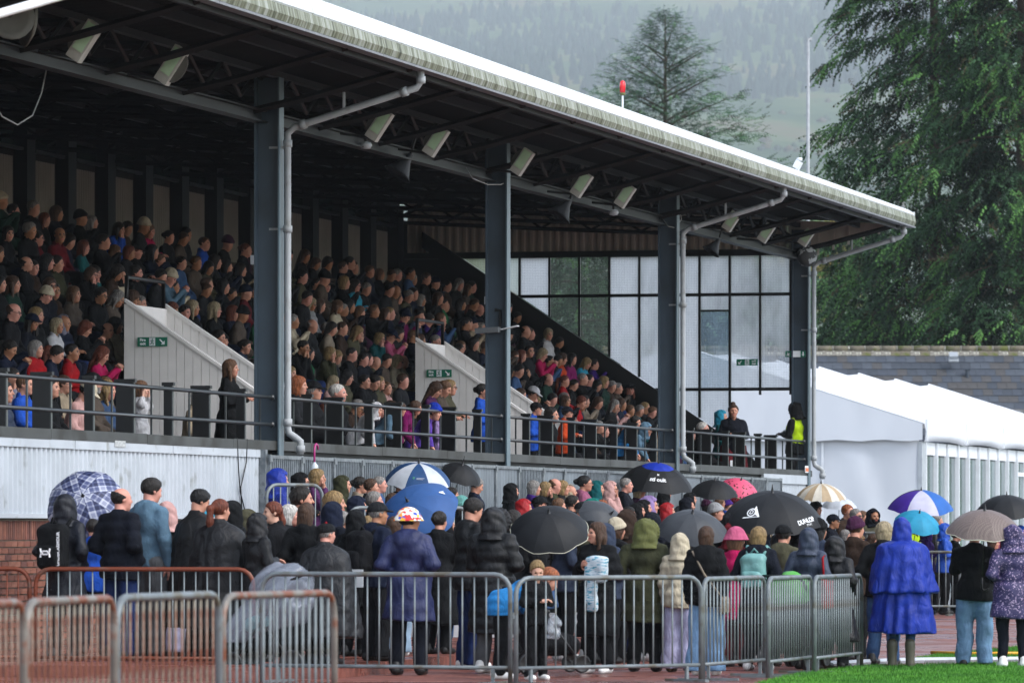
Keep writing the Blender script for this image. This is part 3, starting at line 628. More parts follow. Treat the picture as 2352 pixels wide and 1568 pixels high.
# stepped seating
for r in range(NROW):
    z = ZR0 + ZP * r; v0 = VR0 + VP_ * r; zb = 0 if r == 0 else z - ZP - .1
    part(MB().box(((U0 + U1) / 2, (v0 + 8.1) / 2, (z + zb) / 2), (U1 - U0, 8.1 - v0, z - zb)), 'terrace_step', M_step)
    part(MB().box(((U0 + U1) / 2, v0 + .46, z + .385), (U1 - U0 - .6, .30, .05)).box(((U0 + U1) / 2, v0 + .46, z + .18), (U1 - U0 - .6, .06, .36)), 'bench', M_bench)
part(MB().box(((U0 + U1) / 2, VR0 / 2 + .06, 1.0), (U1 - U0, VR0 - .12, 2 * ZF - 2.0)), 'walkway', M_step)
n = 15
for i in range(n):
    a = U0 + (U1 + .5 - U0) * i / n; b_ = U0 + (U1 + .5 - U0) * (i + 1) / n - .012
    part(MB().box(((a + b_) / 2, -.03, ZD - .06 - .004 * (i % 2)), (b_ - a, .20, .12)), 'deck_edge', M_edge)
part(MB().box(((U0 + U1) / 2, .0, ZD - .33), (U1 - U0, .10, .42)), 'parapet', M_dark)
# columns
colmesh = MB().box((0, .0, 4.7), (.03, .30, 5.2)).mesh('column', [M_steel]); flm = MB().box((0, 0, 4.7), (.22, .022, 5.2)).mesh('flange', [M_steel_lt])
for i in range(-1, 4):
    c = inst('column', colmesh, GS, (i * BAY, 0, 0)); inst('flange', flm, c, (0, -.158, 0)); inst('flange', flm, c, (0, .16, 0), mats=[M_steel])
    part(MB().box((i * BAY, .08, 2.09), (.34, .30, .05)), 'base_plate', M_dark)
# roof trusses, beams, purlins
part(MB().box(((U0 + U1) / 2, .10, 6.73), (U1 - U0 + .4, .18, .02)).box(((U0 + U1) / 2, .10, 6.80), (U1 - U0 + .4, .02, .12)).box(((U0 + U1) / 2, .10, 6.87), (U1 - U0 + .4, .16, .02)), 'front_beam', mat('beam_paint', '0c0f12', rough=.5, var=.4, vscale=2))
part(MB().box(((U0 + U1) / 2, .10, 7.40), (U1 - U0 + .4, .10, .08)), 'top_chord', M_dark)
for i in range(int((U1 - U0) / 1.6)):
    a = U0 + i * 1.6; q = MB(); q.tube([(a, .1, 7.0), (a + .8, .1, 7.38), (a + 1.6, .1, 7.0)], .03, 5); part(q, 'truss_diagonal', M_dark)
def roofz(v): return 7.40 + (v + 2.1) * .05
for i in range(18):
    u = U0 + .4 + i * 3.2 + .2
    if u > U1: break
    q = MB(); q.tube([(u, .12, 6.85), (u, -.6, 7.0), (u, -1.3, 7.18), (u, -2.0, 7.36)], [.045, .05, .05, .04], 4); part(q, 'roof_bracket', M_dark)
    q = MB(); v0, v1 = .1, 8.0; q.tube([(u, v0, 7.15), (u, 2, 7.22), (u, 5, 7.36), (u, v1, 7.52)], .04, 4); q.tube([(u, v0, roofz(v0) - .1), (u, v1, roofz(v1) - .1)], .05, 4)
    for j in range(8):
        va = v0 + j; q.tube([(u, va, 7.15 + .045 * va), (u, va + .5, roofz(va + .5) - .1), (u, va + 1, 7.15 + .045 * (va + 1))], .022, 4)
    part(q, 'roof_truss', M_dark)
for v in (-1.9, -1.1, 1.2, 2.6, 4.0, 5.4, 6.8): part(MB().box(((U0 + U1) / 2, v, roofz(v) - .06), (U1 - U0 + .3, .07, .12)), 'purlin', M_dark)
def corr(n, w, d, h, thick=.004, axis='u'):
    'trapezoid-corrugated sheet: width w along x with n waves of depth d (y), height h (z)'
    b = MB(); P = []
    for i in range(n):
        x0 = w * i / n; p = w / n; P += [(x0, 0), (x0 + .36 * p, 0), (x0 + .5 * p, d), (x0 + .86 * p, d)]
    P.append((w, 0)); m = len(P)
    for y_off in (0, thick):
        for z in (0, h):
            for p in P: b.V.append((p[0], p[1] + y_off, z))
    for i in range(m - 1): b.F.append((i, i + 1, m + i + 1, m + i)); b.F.append((2 * m + i, 3 * m + i, 3 * m + i + 1, 2 * m + i + 1)); b.M += [0, 0]
    return b
# roof sheets (corrugated, ribs run from eave to rear)
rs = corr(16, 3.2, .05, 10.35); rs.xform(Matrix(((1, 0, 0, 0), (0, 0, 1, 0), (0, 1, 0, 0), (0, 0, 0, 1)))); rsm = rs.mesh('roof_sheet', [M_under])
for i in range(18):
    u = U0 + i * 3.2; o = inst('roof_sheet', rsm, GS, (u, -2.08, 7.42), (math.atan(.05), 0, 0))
    if u + 3.2 > U1 + .6: o.scale = ((U1 + .6 - u) / 3.2, 1, 1)
# eave: gutter and white flashing in lengths
L_ = 3.66; n = int((U1 + .7 - U0) / L_) + 1
for i in range(n):
    a = U0 + i * L_; b_ = min(a + L_ - .012, U1 + .7)
    if b_ <= a: break
    th = lambda u: .375 - (u + 10) * .0028
    q = MB()
    pr = [(-2.00, 7.385), (-2.12, 7.385), (-2.15, 7.46), (-2.125, 7.575), (-2.00, 7.575)]
    q.V += [(a, p[0], p[1]) for p in pr] + [(b_, p[0], p[1]) for p in pr]; m = len(pr)
    q.F += [(j, (j + 1) % m, m + (j + 1) % m, m + j) for j in range(m)] + [tuple(reversed(range(m))), tuple(range(m, 2 * m))]; q.M += [0] * (m + 2)
    g_ = part(q, 'gutter', M_gut)
    q = MB(); t0, t1 = th(a), th(b_)
    def prof(t): return [(-2.10, 7.578), (-2.115, 7.60), (-2.10, 7.58 + t * .22), (-2.07, 7.52 + t * .56), (-2.01, 7.46 + t), (-1.0, 7.46 + t + .045), (-1.0, 7.46 + t - .02), (-1.9, 7.50)]
    A, B = prof(t0), prof(t1); m = len(A); q.V += [(a, p[0], p[1]) for p in A] + [(b_, p[0], p[1]) for p in B]
    q.F += [(j, (j + 1) % m, m + (j + 1) % m, m + j) for j in range(m)] + [tuple(reversed(range(m))), tuple(range(m, 2 * m))]; q.M += [0] * (m + 2)
    part(q, 'flashing', M_flash)
    part(MB().box(((a + b_) / 2, -2.06, 7.36), (b_ - a, .16, .03)), 'soffit_trim', mat('soffit', '6d7074', rough=.6))
part(MB().box((U1 + .72, -1.9, 7.55), (.03, .44, .22)), 'flashing_end', M_flash)
# gable sheeting and end wall
zb_ = 6.93
for i in range(9):
    v0 = .3 + i * .85
    q = corr(5, .85, .035, 1.0); q.xform(Matrix(((0, 1, 0, U1 + .16), (1, 0, 0, v0), (0, 0, 1, zb_), (0, 0, 0, 1)))); part(q, 'gable_sheet', M_gable)
q = MB(); q.V = [(U1 + .2, -2.0, 7.38), (U1 + .2, .3, 6.80), (U1 + .2, .3, 7.5), (U1 + .2, -2.0, 7.40), (U1 + .23, -2.0, 7.38), (U1 + .23, .3, 6.80), (U1 + .23, .3, 7.5), (U1 + .23, -2.0, 7.40)]
q.F = [(0, 1, 2, 3), (7, 6, 5, 4), (0, 4, 5, 1), (1, 5, 6, 2), (2, 6, 7, 3)]; q.M = [0] * 5; part(q, 'gable_sheet', M_gable)
for i in range(7): part(MB().box((U1 + .185, -1.8 + i * .3, 7.47 - .128 - .126 * (i + 0) * .5 + .05), (.025, .04, .16 + .075 * i)), 'gable_rib', M_gable)
part(MB().box((U1 + .18, 4.2, 6.88), (.16, 8.0, .12)), 'gable_beam', M_dark)
# wired glazing
def glass(name, clear, tint, dirt, seed):
    if name in MATS: return MATS[name]
    m = bpy.data.materials.new(name); m.use_nodes = True; N = m.node_tree.nodes; L = m.node_tree.links; N.clear()
    out = N.new('ShaderNodeOutputMaterial'); tr = N.new('ShaderNodeBsdfTransparent'); tr.inputs[0].default_value = (.93, .95, .96, 1)
    df = N.new('ShaderNodeBsdfTranslucent'); df.inputs[0].default_value = tuple(min(.97, c * 1.6) for c in lin(tint)[:3]) + (1,); d2 = N.new('ShaderNodeBsdfDiffuse'); d2.inputs[0].default_value = lin(tint)
    mx0 = N.new('ShaderNodeMixShader'); mx0.inputs[0].default_value = .05; L.new(df.outputs[0], mx0.inputs[1]); L.new(d2.outputs[0], mx0.inputs[2])
    tc = N.new('ShaderNodeTexCoord'); nz = N.new('ShaderNodeTexNoise'); nz.inputs['Scale'].default_value = .9; nz.inputs['Detail'].default_value = 8; nz.noise_dimensions = '4D'; nz.inputs['W'].default_value = seed
    mp = N.new('ShaderNodeMapping'); mp.inputs['Scale'].default_value = (1, 2.2, .8); L.new(tc.outputs['Object'], mp.inputs[0]); L.new(mp.outputs[0], nz.inputs[0])
    r = N.new('ShaderNodeMapRange'); r.inputs[1].default_value = .32; r.inputs[2].default_value = .68; r.inputs[3].default_value = max(0, 1 - clear - dirt); r.inputs[4].default_value = min(1, 1 - clear + dirt); L.new(nz.outputs[0], r.inputs[0])
    mx = N.new('ShaderNodeMixShader'); L.new(r.outputs[0], mx.inputs[0]); L.new(tr.outputs[0], mx.inputs[1]); L.new(mx0.outputs[0], mx.inputs[2])
    gl = N.new('ShaderNodeBsdfGlossy'); gl.inputs['Roughness'].default_value = .08; g2_ = N.new('ShaderNodeMixShader'); g2_.inputs[0].default_value = .04; L.new(mx.outputs[0], g2_.inputs[1]); L.new(gl.outputs[0], g2_.inputs[2])
    # the wire net cast into the pane
    sp = N.new('ShaderNodeSeparateXYZ'); L.new(tc.outputs['Object'], sp.inputs[0]); last = None
    for ax in ('Y', 'Z'):
        a = N.new('ShaderNodeMath'); a.operation = 'MULTIPLY'; a.inputs[1].default_value = 1 / .032; L.new(sp.outputs[ax], a.inputs[0])
        f_ = N.new('ShaderNodeMath'); f_.operation = 'FRACT'; L.new(a.outputs[0], f_.inputs[0]); c_ = N.new('ShaderNodeMath'); c_.operation = 'LESS_THAN'; c_.inputs[1].default_value = .15; L.new(f_.outputs[0], c_.inputs[0])
        if last is None: last = c_
        else:
            mm = N.new('ShaderNodeMath'); mm.operation = 'MAXIMUM'; L.new(last.outputs[0], mm.inputs[0]); L.new(c_.outputs[0], mm.inputs[1]); last = mm
    wd = N.new('ShaderNodeBsdfDiffuse'); wd.inputs[0].default_value = (.03, .03, .035, 1); m3 = N.new('ShaderNodeMixShader')
    wf = N.new('ShaderNodeMath'); wf.operation = 'MULTIPLY'; wf.inputs[1].default_value = .55; L.new(last.outputs[0], wf.inputs[0]); L.new(wf.outputs[0], m3.inputs[0]); L.new(g2_.outputs[0], m3.inputs[1]); L.new(wd.outputs[0], m3.inputs[2])
    L.new(m3.outputs[0], out.inputs[0]); MATS[name] = m; return m
def zs_(v): return 3.47 + .666 * (v - 1.77)
PW = .603; VW0 = .24
pane_kind = [(.62, 'e6f0fa', .22), (.62, 'dcebfa', .22), (.60, 'e8f0f6', .2), (.26, 'f4f2e8', .2), (.36, 'eef2f6', .25), (.22, 'f4f2e6', .18), (.82, '6e7568', .08), (.82, '6e7568', .08), (.10, 'e2e2da', .1), (.30, 'c9cdc6', .15), (.45, 'a5a894', .2)]
EW = empty('end_wall'); EW.parent = GS
def wallpoly(name, poly, u, t, m, parent):
    b = MB(); n_ = len(poly); b.V = [(u, p[0], p[1]) for p in poly] + [(u + t, p[0], p[1]) for p in poly]
    b.F = [tuple(range(n_)), tuple(reversed(range(n_, 2 * n_)))] + [(i, n_ + i, n_ + (i + 1) % n_, (i + 1) % n_) for i in range(n_)]; b.M = [0] * (n_ + 2)
    return b.build(name, m, parent)
def clip(poly):
    'keep what lies above the stair string'
    out = []
    for i in range(len(poly)):
        a, b_ = poly[i], poly[(i + 1) % len(poly)]; da, db = a[1] - zs_(a[0]), b_[1] - zs_(b_[0])
        if da >= 0: out.append(a)
        if da * db < 0: t = da / (da - db); out.append((a[0] + (b_[0] - a[0]) * t, a[1] + (b_[1] - a[1]) * t))
    return out
for j, (cl, ti, di) in enumerate(pane_kind):
    va, vb = VW0 + j * PW + .025, VW0 + (j + 1) * PW - .025
    for k_, (za, zc) in enumerate(((6.09, 6.82), (4.24, 6.03), (2.75, 4.18))):
        if k_ == 2 and j < 2: continue
        m_ = glass('wired_glass_%d' % j, cl, ti, di, j * 3.7)
        if j == 2 and k_ == 1:
            for (z1, z2) in ((4.24, 5.73), (5.77, 6.03)):
                wallpoly('pane', [(va, z1), (vb, z1), (vb, z2), (va, z2)], U1 + .17, .008, m_ if z1 > 5 else glass('wired_glass_low', .7, '93a3ac', .1, 50), EW)
            wallpoly('mullion', [(va - .02, 5.735), (vb + .02, 5.735), (vb + .02, 5.765), (va - .02, 5.765)], U1 + .15, .04, M_black, EW); continue
        pl = clip([(va, za), (vb, za), (vb, zc), (va, zc)])
        if len(pl) >= 3: wallpoly('pane', pl, U1 + .17, .008, m_, EW)
    vm = VW0 + j * PW; zl = max(zs_(vm), 2.7) if j > 1 else 4.1
    wallpoly('mullion', [(vm - .022, zl), (vm + .022, zl), (vm + .022, 6.86), (vm - .022, 6.86)], U1 + .14, .06, M_black, EW)
for z in (4.21, 6.06): wallpoly('transom', [(VW0 - .1, z - .032), (min(7.4, 1.77 + (z - 3.47) / .666), z - .032), (min(7.4, 1.77 + (z - 3.47) / .666) + .05, z + .032), (VW0 - .1, z + .032)], U1 + .10, .035, M_black, EW)
wallpoly('stair_string', [(.75, 2.62), (.95, 2.62), (7.6, zs_(7.6) - .32), (7.6, zs_(7.6)), (1.1, zs_(1.1))], U1 - .06, .10, M_dark, EW)
wallpoly('plinth_wall', [(2.0, 0), (8.1, 0), (8.1, zs_(8.1) - .05), (7.0, zs_(7.0) - .1), (2.0, zs_(2.0) - .1)], U1 + .2, .1, M_dark, EW)
wallpoly('end_post', [(VW0 - .22, 2.1), (VW0 - .02, 2.1), (VW0 - .02, 6.85), (VW0 - .22, 6.85)], U1 + .12, .12, M_black, EW)
# rear wall
RW = empty('rear_wall'); RW.parent = GS
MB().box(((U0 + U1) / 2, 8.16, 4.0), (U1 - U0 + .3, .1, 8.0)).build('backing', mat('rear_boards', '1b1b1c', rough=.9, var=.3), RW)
i = 0
for u in np.arange(2.0, 37.5, 2.13):
    q = corr(10, 1.25, .02, 1.35); q.xform(Matrix.Translation((u, 8.06, 5.95)) @ Matrix.Scale(-1, 4, (0, 1, 0))); q.build('pale_panel', M_pale, RW)
    MB().box((u + 1.69, 7.99, 6.5), (.42, .22, 2.6)).build('pilaster', M_dark, RW)
    MB().box((u + .62, 7.95, 7.42), (1.5, .10, .05)).build('window_head', M_dark, RW)
    o = MB().box((u + .62, 8.03, 7.58), (1.25, .02, .22)).build('top_light', mat('dim_glass', '2c3a3c', rough=.15, var=.3, vscale=4), RW)
# railing
RL = empty('railing'); RL.parent = GS
def fin(w): return MB().box((0, w / 2, .30), (.05, w, .62)).box((0, w / 2 - .005, .625), (.085, w + .05, .04)).mesh('post', [M_black])
finA, finB = fin(.21), fin(.10); edg = MB().box((0, -.008, .30), (.055, .014, .60)).mesh('post_edge', [M_rail]); balm = MB().box((0, 0, .28), (.022, .022, .56)).mesh('baluster', [M_rail])
u = -12.8 + .3
while u < U1 - .5:
    kcol = abs((u + .4) % BAY); near = min(kcol, BAY - kcol) < .5
    for du, fm in ((0, finA), (1.6, finB)):
        uu = u + du
        if uu > U1 - .3: continue
        if min((uu % BAY), BAY - (uu % BAY)) > .35 or fm is finB:
            o = inst('post', fm, RL, (uu, -.04, ZD)); inst('post_edge', edg, o)
        if uu + .8 < U1: inst('baluster', balm, RL, (uu + .8, -.02, ZD))
    u += 3.2
for i in range(-1, 3):
    a, b_ = i * BAY + .20, (i + 1) * BAY - .12
    for z in (.56, .21):
        q = MB().tube([(a, -.075, ZD + z), (b_, -.075, ZD + z)], .024, 8); q.tube([(a - .02, -.075, ZD + z), (a + .04, -.075, ZD + z)], .036, 8); q.tube([(b_ - .04, -.075, ZD + z), (b_ + .02, -.075, ZD + z)], .036, 8)
        q.build('rail', M_rail, RL, True)
# downpipes
def downpipe(i, far=False):
    u = i * BAY; z0 = 6.62
    q = MB().tube([(u, -2.02, 7.38), (u, -2.02, 7.22), (u, -1.97, 7.14), (u, -.34, 6.66), (u, -.25, 6.58), (u, -.25, 6.45), (u, -.25, 2.80), (u, -.27, 2.72), (u, -.36, 2.66), (u, -.42, 2.62), (u, -.42, 2.45)], .046, 10)
    d_ = part(q, 'downpipe', M_pipe, None, True)
    for p, t in (((u, -2.02, 7.24), (0, 0, 1)), ((u, -1.8, 7.09), (0, -1.63, .48)), ((u, -.45, 6.692), (0, -1.63, .48)), ((u, -.25, 6.45), (0, 0, 1)), ((u, -.25, 5.35), (0, 0, 1)), ((u, -.25, 2.86), (0, 0, 1)), ((u, -.42, 2.52), (0, 0, 1))):
        t = Vector(t).normalized(); p = Vector(p); MB().tube([p - t * .045, p + t * .045], .062, 10).build('collar', M_pipe, d_, True)
    for c_, s_ in (((u, -.13, 5.35), (.04, .25, .03)), ((u, -.13, 6.4), (.04, .25, .03)), ((u, -1.0, 6.98), (.03, .03, .24))): MB().box(c_, s_).build('bracket', M_pipe, d_)
for i in (0, 2, 3): downpipe(i)
# stair openings with white boarded sides
def vom(u0):
    W_ = 1.9; zt = lambda v: 4.56 - .675 * (3.0 - v)
    VO = empty('stair_opening'); VO.parent = GS
    for wall_u in (u0, u0 + W_):
        nb = 17; w = 2.0 / nb
        for i in range(nb):
            va = 1.0 + i * w; vb = va + w - .006; b = MB()
            b.V = [(wall_u + x, v, z) for x in (0, .04) for (v, z) in ((va, ZF), (vb, ZF), (vb, zt(vb)), (va, zt(va)))]
            b.F = [(0, 1, 2, 3), (7, 6, 5, 4), (0, 4, 5, 1), (1, 5, 6, 2), (2, 6, 7, 3), (3, 7, 4, 0)]; b.M = [0] * 6; b.build('board', M_board, VO)
        b = MB(); b.V = [(wall_u + x, v, z) for x in (-.02, .10) for (v, z) in ((.95, zt(.95)), (3.02, zt(3.02)), (3.02, zt(3.02) + .05), (.95, zt(.95) + .05))]
        b.F = [(0, 1, 2, 3), (7, 6, 5, 4), (0, 4, 5, 1), (1, 5, 6, 2), (2, 6, 7, 3), (3, 7, 4, 0)]; b.M = [0] * 6; b.build('wall_cap', M_board, VO)
        MB().box((wall_u + .065, 2.0, ZF + .35), (.04, 1.9, .7)).build('wall_core', M_board, VO)
    MB().box((u0 + W_ / 2, 3.01, 3.3), (W_, .04, 2.5)).build('rear_panel', M_board, VO)
    MB().tube([(u0 + .08, 3.02, 4.5), (u0 + .08, 3.02, 4.92), (u0 + W_ - .08, 3.02, 4.92), (u0 + W_ - .08, 3.02, 4.5)], .03, 6).build('guard_rail', M_black, VO, True)
VOMS = [u_at(290, 3.0), u_at(958, 3.0)]
for u in VOMS: vom(u)
VOM_W = 1.9
# ---- front wall below the deck: white sheeting on brick, steel screen, white sheeting
FW = empty('front_wall'); FW.parent = GS
cs = corr(6, 1.02, .035, .76)
for i in range(15):
    u = -.85 - 1.03 * (i + 1); q = corr(6, 1.02, .035, .77); q.xform(Matrix.Translation((u, -.07, 1.66)) @ Matrix.Scale(-1, 4, (0, 1, 0))); q.build('wall_sheet', M_white, FW)
for i in range(4): MB().box((-.85 - 3.9 * i - 1.94, -.10, 2.46), (3.88, .05, .12)).build('header_board', M_white, FW)
MB().box((-8.6, -.10, 1.635), (15.6, .06, .05)).build('bottom_trim', M_white, FW)
for i in range(5):
    u = 33.75 + i * .98; q = corr(6, .97, .035, 1.3); q.xform(Matrix.Translation((u, -.07, 1.1)) @ Matrix.Scale(-1, 4, (0, 1, 0))); q.build('wall_sheet', M_white, FW)
MB().box((36.2, -.11, 2.43), (4.9, .06, .17)).build('header_board', M_white, FW)
M_mortar = mat('mortar', '8f877b', rough=.95, var=.2); BR = [mat('brick_%d' % i, c, rough=.85, var=.25, vscale=8, bump=.3, bscale=60) for i, c in enumerate(('6f4335', '774a39', '643d30', '7d5140', '5a372e'))]
MB().box((-8.75, .02, .80), (15.8, .10, 1.6)).build('brick_backing', M_mortar, FW)
rng = random.Random(4); BL, BH = .225, .075; bricks = []; bm_ = MB().box((0, 0, 0), (BL - .014, .03, BH - .014)).mesh('brick', [BR[0]]); sm_ = MB().box((0, 0, 0), (BH - .014, .03, BL - .014)).mesh('brick', [BR[0]])
for c_ in range(18):
    for i in range(70):
        u = -16.4 + BL * i + (BL / 2 if c_ % 2 else 0)
        if u > -1.0 or (-5.0 < u < -3.4 and c_ > 15): continue
        bricks.append((u, -.045 - rng.random() * .004, .05 + BH * c_, 0))
for i in range(200):
    u = -16.4 + BH * i
    if u < -1.0 and not -5.0 < u < -3.4: bricks.append((u, -.047 - rng.random() * .004, .05 + BH * 18 + .075, 1))
def vis(b): 
    x, y = PX(GS_M @ Vector(b[:3])); return 0 if (-4 < x < 250 and y < 1500 and y > 1180) else 1
GS_M = Matrix.Translation(O0) @ Matrix.Rotation(YAW_STAND, 4, 'Z')
bricks.sort(key=vis); rest = MB()
BW = empty('brick_wall'); BW.parent = GS
for i, b in enumerate(bricks):
    if i < 300: inst('brick', sm_ if b[3] else bm_, BW, b[:3], mats=[rng.choice(BR)])
    else:
        rest.mi = rng.randrange(5); rest.box(b[:3], (BH - .014, .03, BL - .014) if b[3] else (BL - .014, .03, BH - .014))
o = rest.build('brick_courses', BR, BW); o['kind'] = 'stuff'
q = MB().box((-4.2, -.02, 1.42), (1.5, .06, .34)); part(q, 'hatch_shade_panel', mat('hatch_shade_black', '060708', rough=.8)); part(MB().box((-4.2, -.16, 1.22), (1.6, .30, .05)), 'hatch_counter', M_conc)  # black panel: the shade inside the hatch is put into its colour
# the galvanised screen of panels in front of the stand
M_galv = mat('galvanised', '7d8387', rough=.45, metal=.55, var=.18, vscale=5, color2='646b70', c2lo=.45, c2hi=.6, c2scale=12)
M_galvd = mat('galvanised_sheet', '666e74', rough=.55, metal=.4, var=.2, vscale=2, color2='767f86', c2lo=.4, c2hi=.65, c2scale=1.2)
FN = empty('steel_screen', O0, YAW_STAND, 'grey galvanised screen of ribbed panels below the stand deck', 'fence')
u = -.75; j = 0
while u < 33.6:
    w = 1.56 + .1 * math.sin(j * 2.3); 
    q = corr(14, w - .09, .018, 1.78); q.xform(Matrix.Translation((0.045, -.02, 0)) @ Matrix.Scale(-1, 4, (0, 1, 0))); pnl = q.build('panel', M_galvd, FN); pnl.location = (u, -.16, .62)
    fr = MB().box((.02, -.045, .9), (.045, .05, 1.84)).box((w - .02, -.045, .9), (.045, .05, 1.84)).box((w / 2, -.045, 1.79), (w - .08, .045, .045)).box((w / 2, -.045, .9), (w - .08, .03, .03)); fr.build('frame', M_galv, pnl)
    cb = MB().box((.0, -.075, 1.76), (.11, .02, .07)); cb.build('clamp', M_galv, pnl)
    if j < 6 or j % 3 == 0:
        bq = MB()
        for i in range(15): bq.box((.09 + (w - .18) * i / 14, -.07, .9), (.012, .012, 1.74))
        bq.build('bars', M_galv, pnl)
    u += w; j += 1
part(MB().box((-.80, -.14, 1.5), (.10, .10, 2.0)), 'screen_post', M_galv)
# spectator terrace in front of the screen
TS = [(.60, -.02, -1.15), (.27, -1.15, -2.05)]
for z, va, vb in TS:
    q = MB().box((17.0, (va + vb) / 2, z / 2), (36.6, va - vb, z)); o = q.build('viewing_terrace', M_conc); o.location = O0; o.rotation_euler = (0, 0, YAW_STAND); tag(o, kind='structure')

q = MB().box((-8.4, -2.6, .03), (15.2, 5.0, .18)); o = q.build('apron', M_track); o.location = O0; o.rotation_euler = (0, 0, YAW_STAND); tag(o, kind='structure')
# ---------------------------------------------------------------- hillside, trees, marquee, tiled building
def hillcol(m, N, L, b, out):
    tc = N.new('ShaderNodeTexCoord'); n1 = N.new('ShaderNodeTexNoise'); n1.inputs['Scale'].default_value = .0035; n1.inputs['Detail'].default_value = 9; n1.inputs['Roughness'].default_value = .62; L.new(tc.outputs['Object'], n1.inputs[0])
    r = N.new('ShaderNodeValToRGB'); e = r.color_ramp.elements; e[0].position = .34; e[0].color = lin('24331f'); e[1].position = .70; e[1].color = lin('55583a')
    for p_, c_ in ((.46, '36472b'), (.55, '485234'), (.62, '524c36')): x = e.new(p_); x.color = lin(c_)
    L.new(n1.outputs[0], r.inputs[0]); L.new(r.outputs[0], b.inputs['Base Color'])
M_hill = mat('hillside', '56603f', rough=1.0, spec=0, build=hillcol)
def hz(x, y):
    t = max(0.0, (y - 560) / 1300); n = math.sin(x * .011 + 1.2) * .5 + math.sin(x * .023 + y * .007) * .3 + math.sin(x * .05 - y * .021) * .15
    return -1.5 + 172 * t ** 1.02 * (1 + .03 * n) + 3 * n * min(1, t * 6)
nx, ny = 150, 130; V = np.zeros((nx, ny, 3)); rng = np.random.default_rng(7)
for i in range(nx):
    for j in range(ny):
        x = -420 + 840 * i / (nx - 1); y = 560 + 1340 * j / (ny - 1); V[i, j] = (x * 4, y * 4, hz(x, y) * 4)
V[1:-1, 1:-1, 2] += rng.normal(0, 1.8, (nx - 2, ny - 2))
ii, jj = np.meshgrid(np.arange(nx - 1), np.arange(ny - 1), indexing='ij'); a = ii * ny + jj
Q = np.stack([a, a + ny, a + ny + 1, a + 1], -1).reshape(-1, 4)
o = bpy.data.objects.new('hills', np_mesh('hills', V.reshape(-1, 3), Q, [M_hill])); link(o); tag(o, kind='structure')
# woods on the hillside that read as one mass
n = 9000; V = []; F = []; ux = rng.uniform(-330, 330, n * 3); uy = rng.uniform(640, 1880, n * 3); mi = []
cnt = 0
for x, y in zip(ux, uy):
    t_ = (y - 560) / 1300 + .03 * math.sin(x * .03) + .02 * math.sin(x * .011 + 2); far = .63 < t_ < .93
    if rng.random() > (1.0 if far else .55 * (.5 + .5 * math.sin(x * .06 + 3 * math.sin(y * .02)) * math.sin(y * .045 + x * .01)) ** 1.5): continue
    h = rng.uniform(11, 24) if far else rng.uniform(2.5, 7); w_ = h * (.24 if far else .8); z = 4 * hz(x, y) - 1.5; x *= 4; y *= 4; b = len(V); kk = 5
    lev = ((.0, 1), (.45, .72), (1, .03)) if far else ((0, .8), (.5, 1), (1, .2))
    for (t, s_) in lev:
        for q_ in range(kk): an = q_ * 6.283 / kk + rng.random() * .5; rr = w_ * s_ * rng.uniform(.7, 1.2); V.append((x + rr * math.cos(an), y + rr * math.sin(an), z + h * t))
    for l in range(2):
        for q_ in range(kk): F.append((b + l * kk + q_, b + l * kk + (q_ + 1) % kk, b + (l + 1) * kk + (q_ + 1) % kk, b + (l + 1) * kk + q_)); mi.append(0 if far else 1 + (cnt % 2))
    cnt += 1
    if cnt >= n: break
o = bpy.data.objects.new('hill_woodland', np_mesh('hill_woodland', V, np.array(F), [mat('far_conifer', '1f2d25', rough=1, spec=0, var=.4, vscale=.05), mat('far_scrub', '2b3624', rough=1, spec=0, var=.4, vscale=.1), mat('far_bracken', '443f2c', rough=1, spec=0, var=.4, vscale=.1)], False, mi)); link(o)
tag(o, 'far hillside wood and scrub fading into the mist', 'woodland', kind='stuff')

LEAF = [mat('leaf_dark', '172a1a', rough=.75, var=.3, vscale=3, spec=.2), mat('leaf_mid', '2b472a', rough=.75, var=.3, vscale=3, spec=.2), mat('leaf_light', '486d35', rough=.75, var=.25, vscale=3, spec=.2), mat('leaf_brown', '413c2a', rough=.8, var=.3, vscale=3, spec=.1)]
SPR = [mat('spruce_dark', '22382a', rough=.75, var=.3, vscale=3, spec=.2), mat('spruce_mid', '3a583f', rough=.75, var=.3, vscale=3, spec=.2), mat('spruce_light', '587a54', rough=.75, var=.3, vscale=3, spec=.2), LEAF[3]]
M_bark = mat('bark', '3b2f26', rough=.9, var=.4, vscale=4, bump=.5)
def frond(rng, n, L, droop, leaf, wid):
    'one feathery spray along +x that bends down'
    V = []; t = np.linspace(.05, 1, n)
    for i, s_ in enumerate(t):
        p = np.array((L * s_, 0, -droop * L * s_ ** 1.7)); side = 1 if i % 2 else -1; l = leaf * (1.15 - .75 * s_) * rng.uniform(.7, 1.3); a = rng.uniform(.5, 1.0) * side
        d = np.array((math.cos(a), math.sin(a), -.35 - droop * s_ * .9 + rng.normal(0, .2))); d /= np.linalg.norm(d); up = np.cross(d, (0, side * .3, 1)); up /= np.linalg.norm(up)
        V += [p - up * wid * .5, p + up * wid * .5, p + d * l + up * wid * .3, p + d * l * .9 - up * wid * .4]
    return np.array(V)
def scatter(fr, P, yaw, pit, roll, sc_):
    'place each chosen spray; all arrays of length m'
    m = len(P); cy, sy, cp, sp, cr, sr = np.cos(yaw), np.sin(yaw), np.cos(pit), np.sin(pit), np.cos(roll), np.sin(roll)
    Rm = np.empty((m, 3, 3)); Rm[:, 0] = np.stack([cy * cp, cy * sp * sr - sy * cr, cy * sp * cr + sy * sr], 1); Rm[:, 1] = np.stack([sy * cp, sy * sp * sr + cy * cr, sy * sp * cr - cy * sr], 1); Rm[:, 2] = np.stack([-sp, cp * sr, cp * cr], 1)
    X = fr[None] * sc_[:, None, None]; return np.einsum('mij,mkj->mki', Rm, X) + P[:, None]
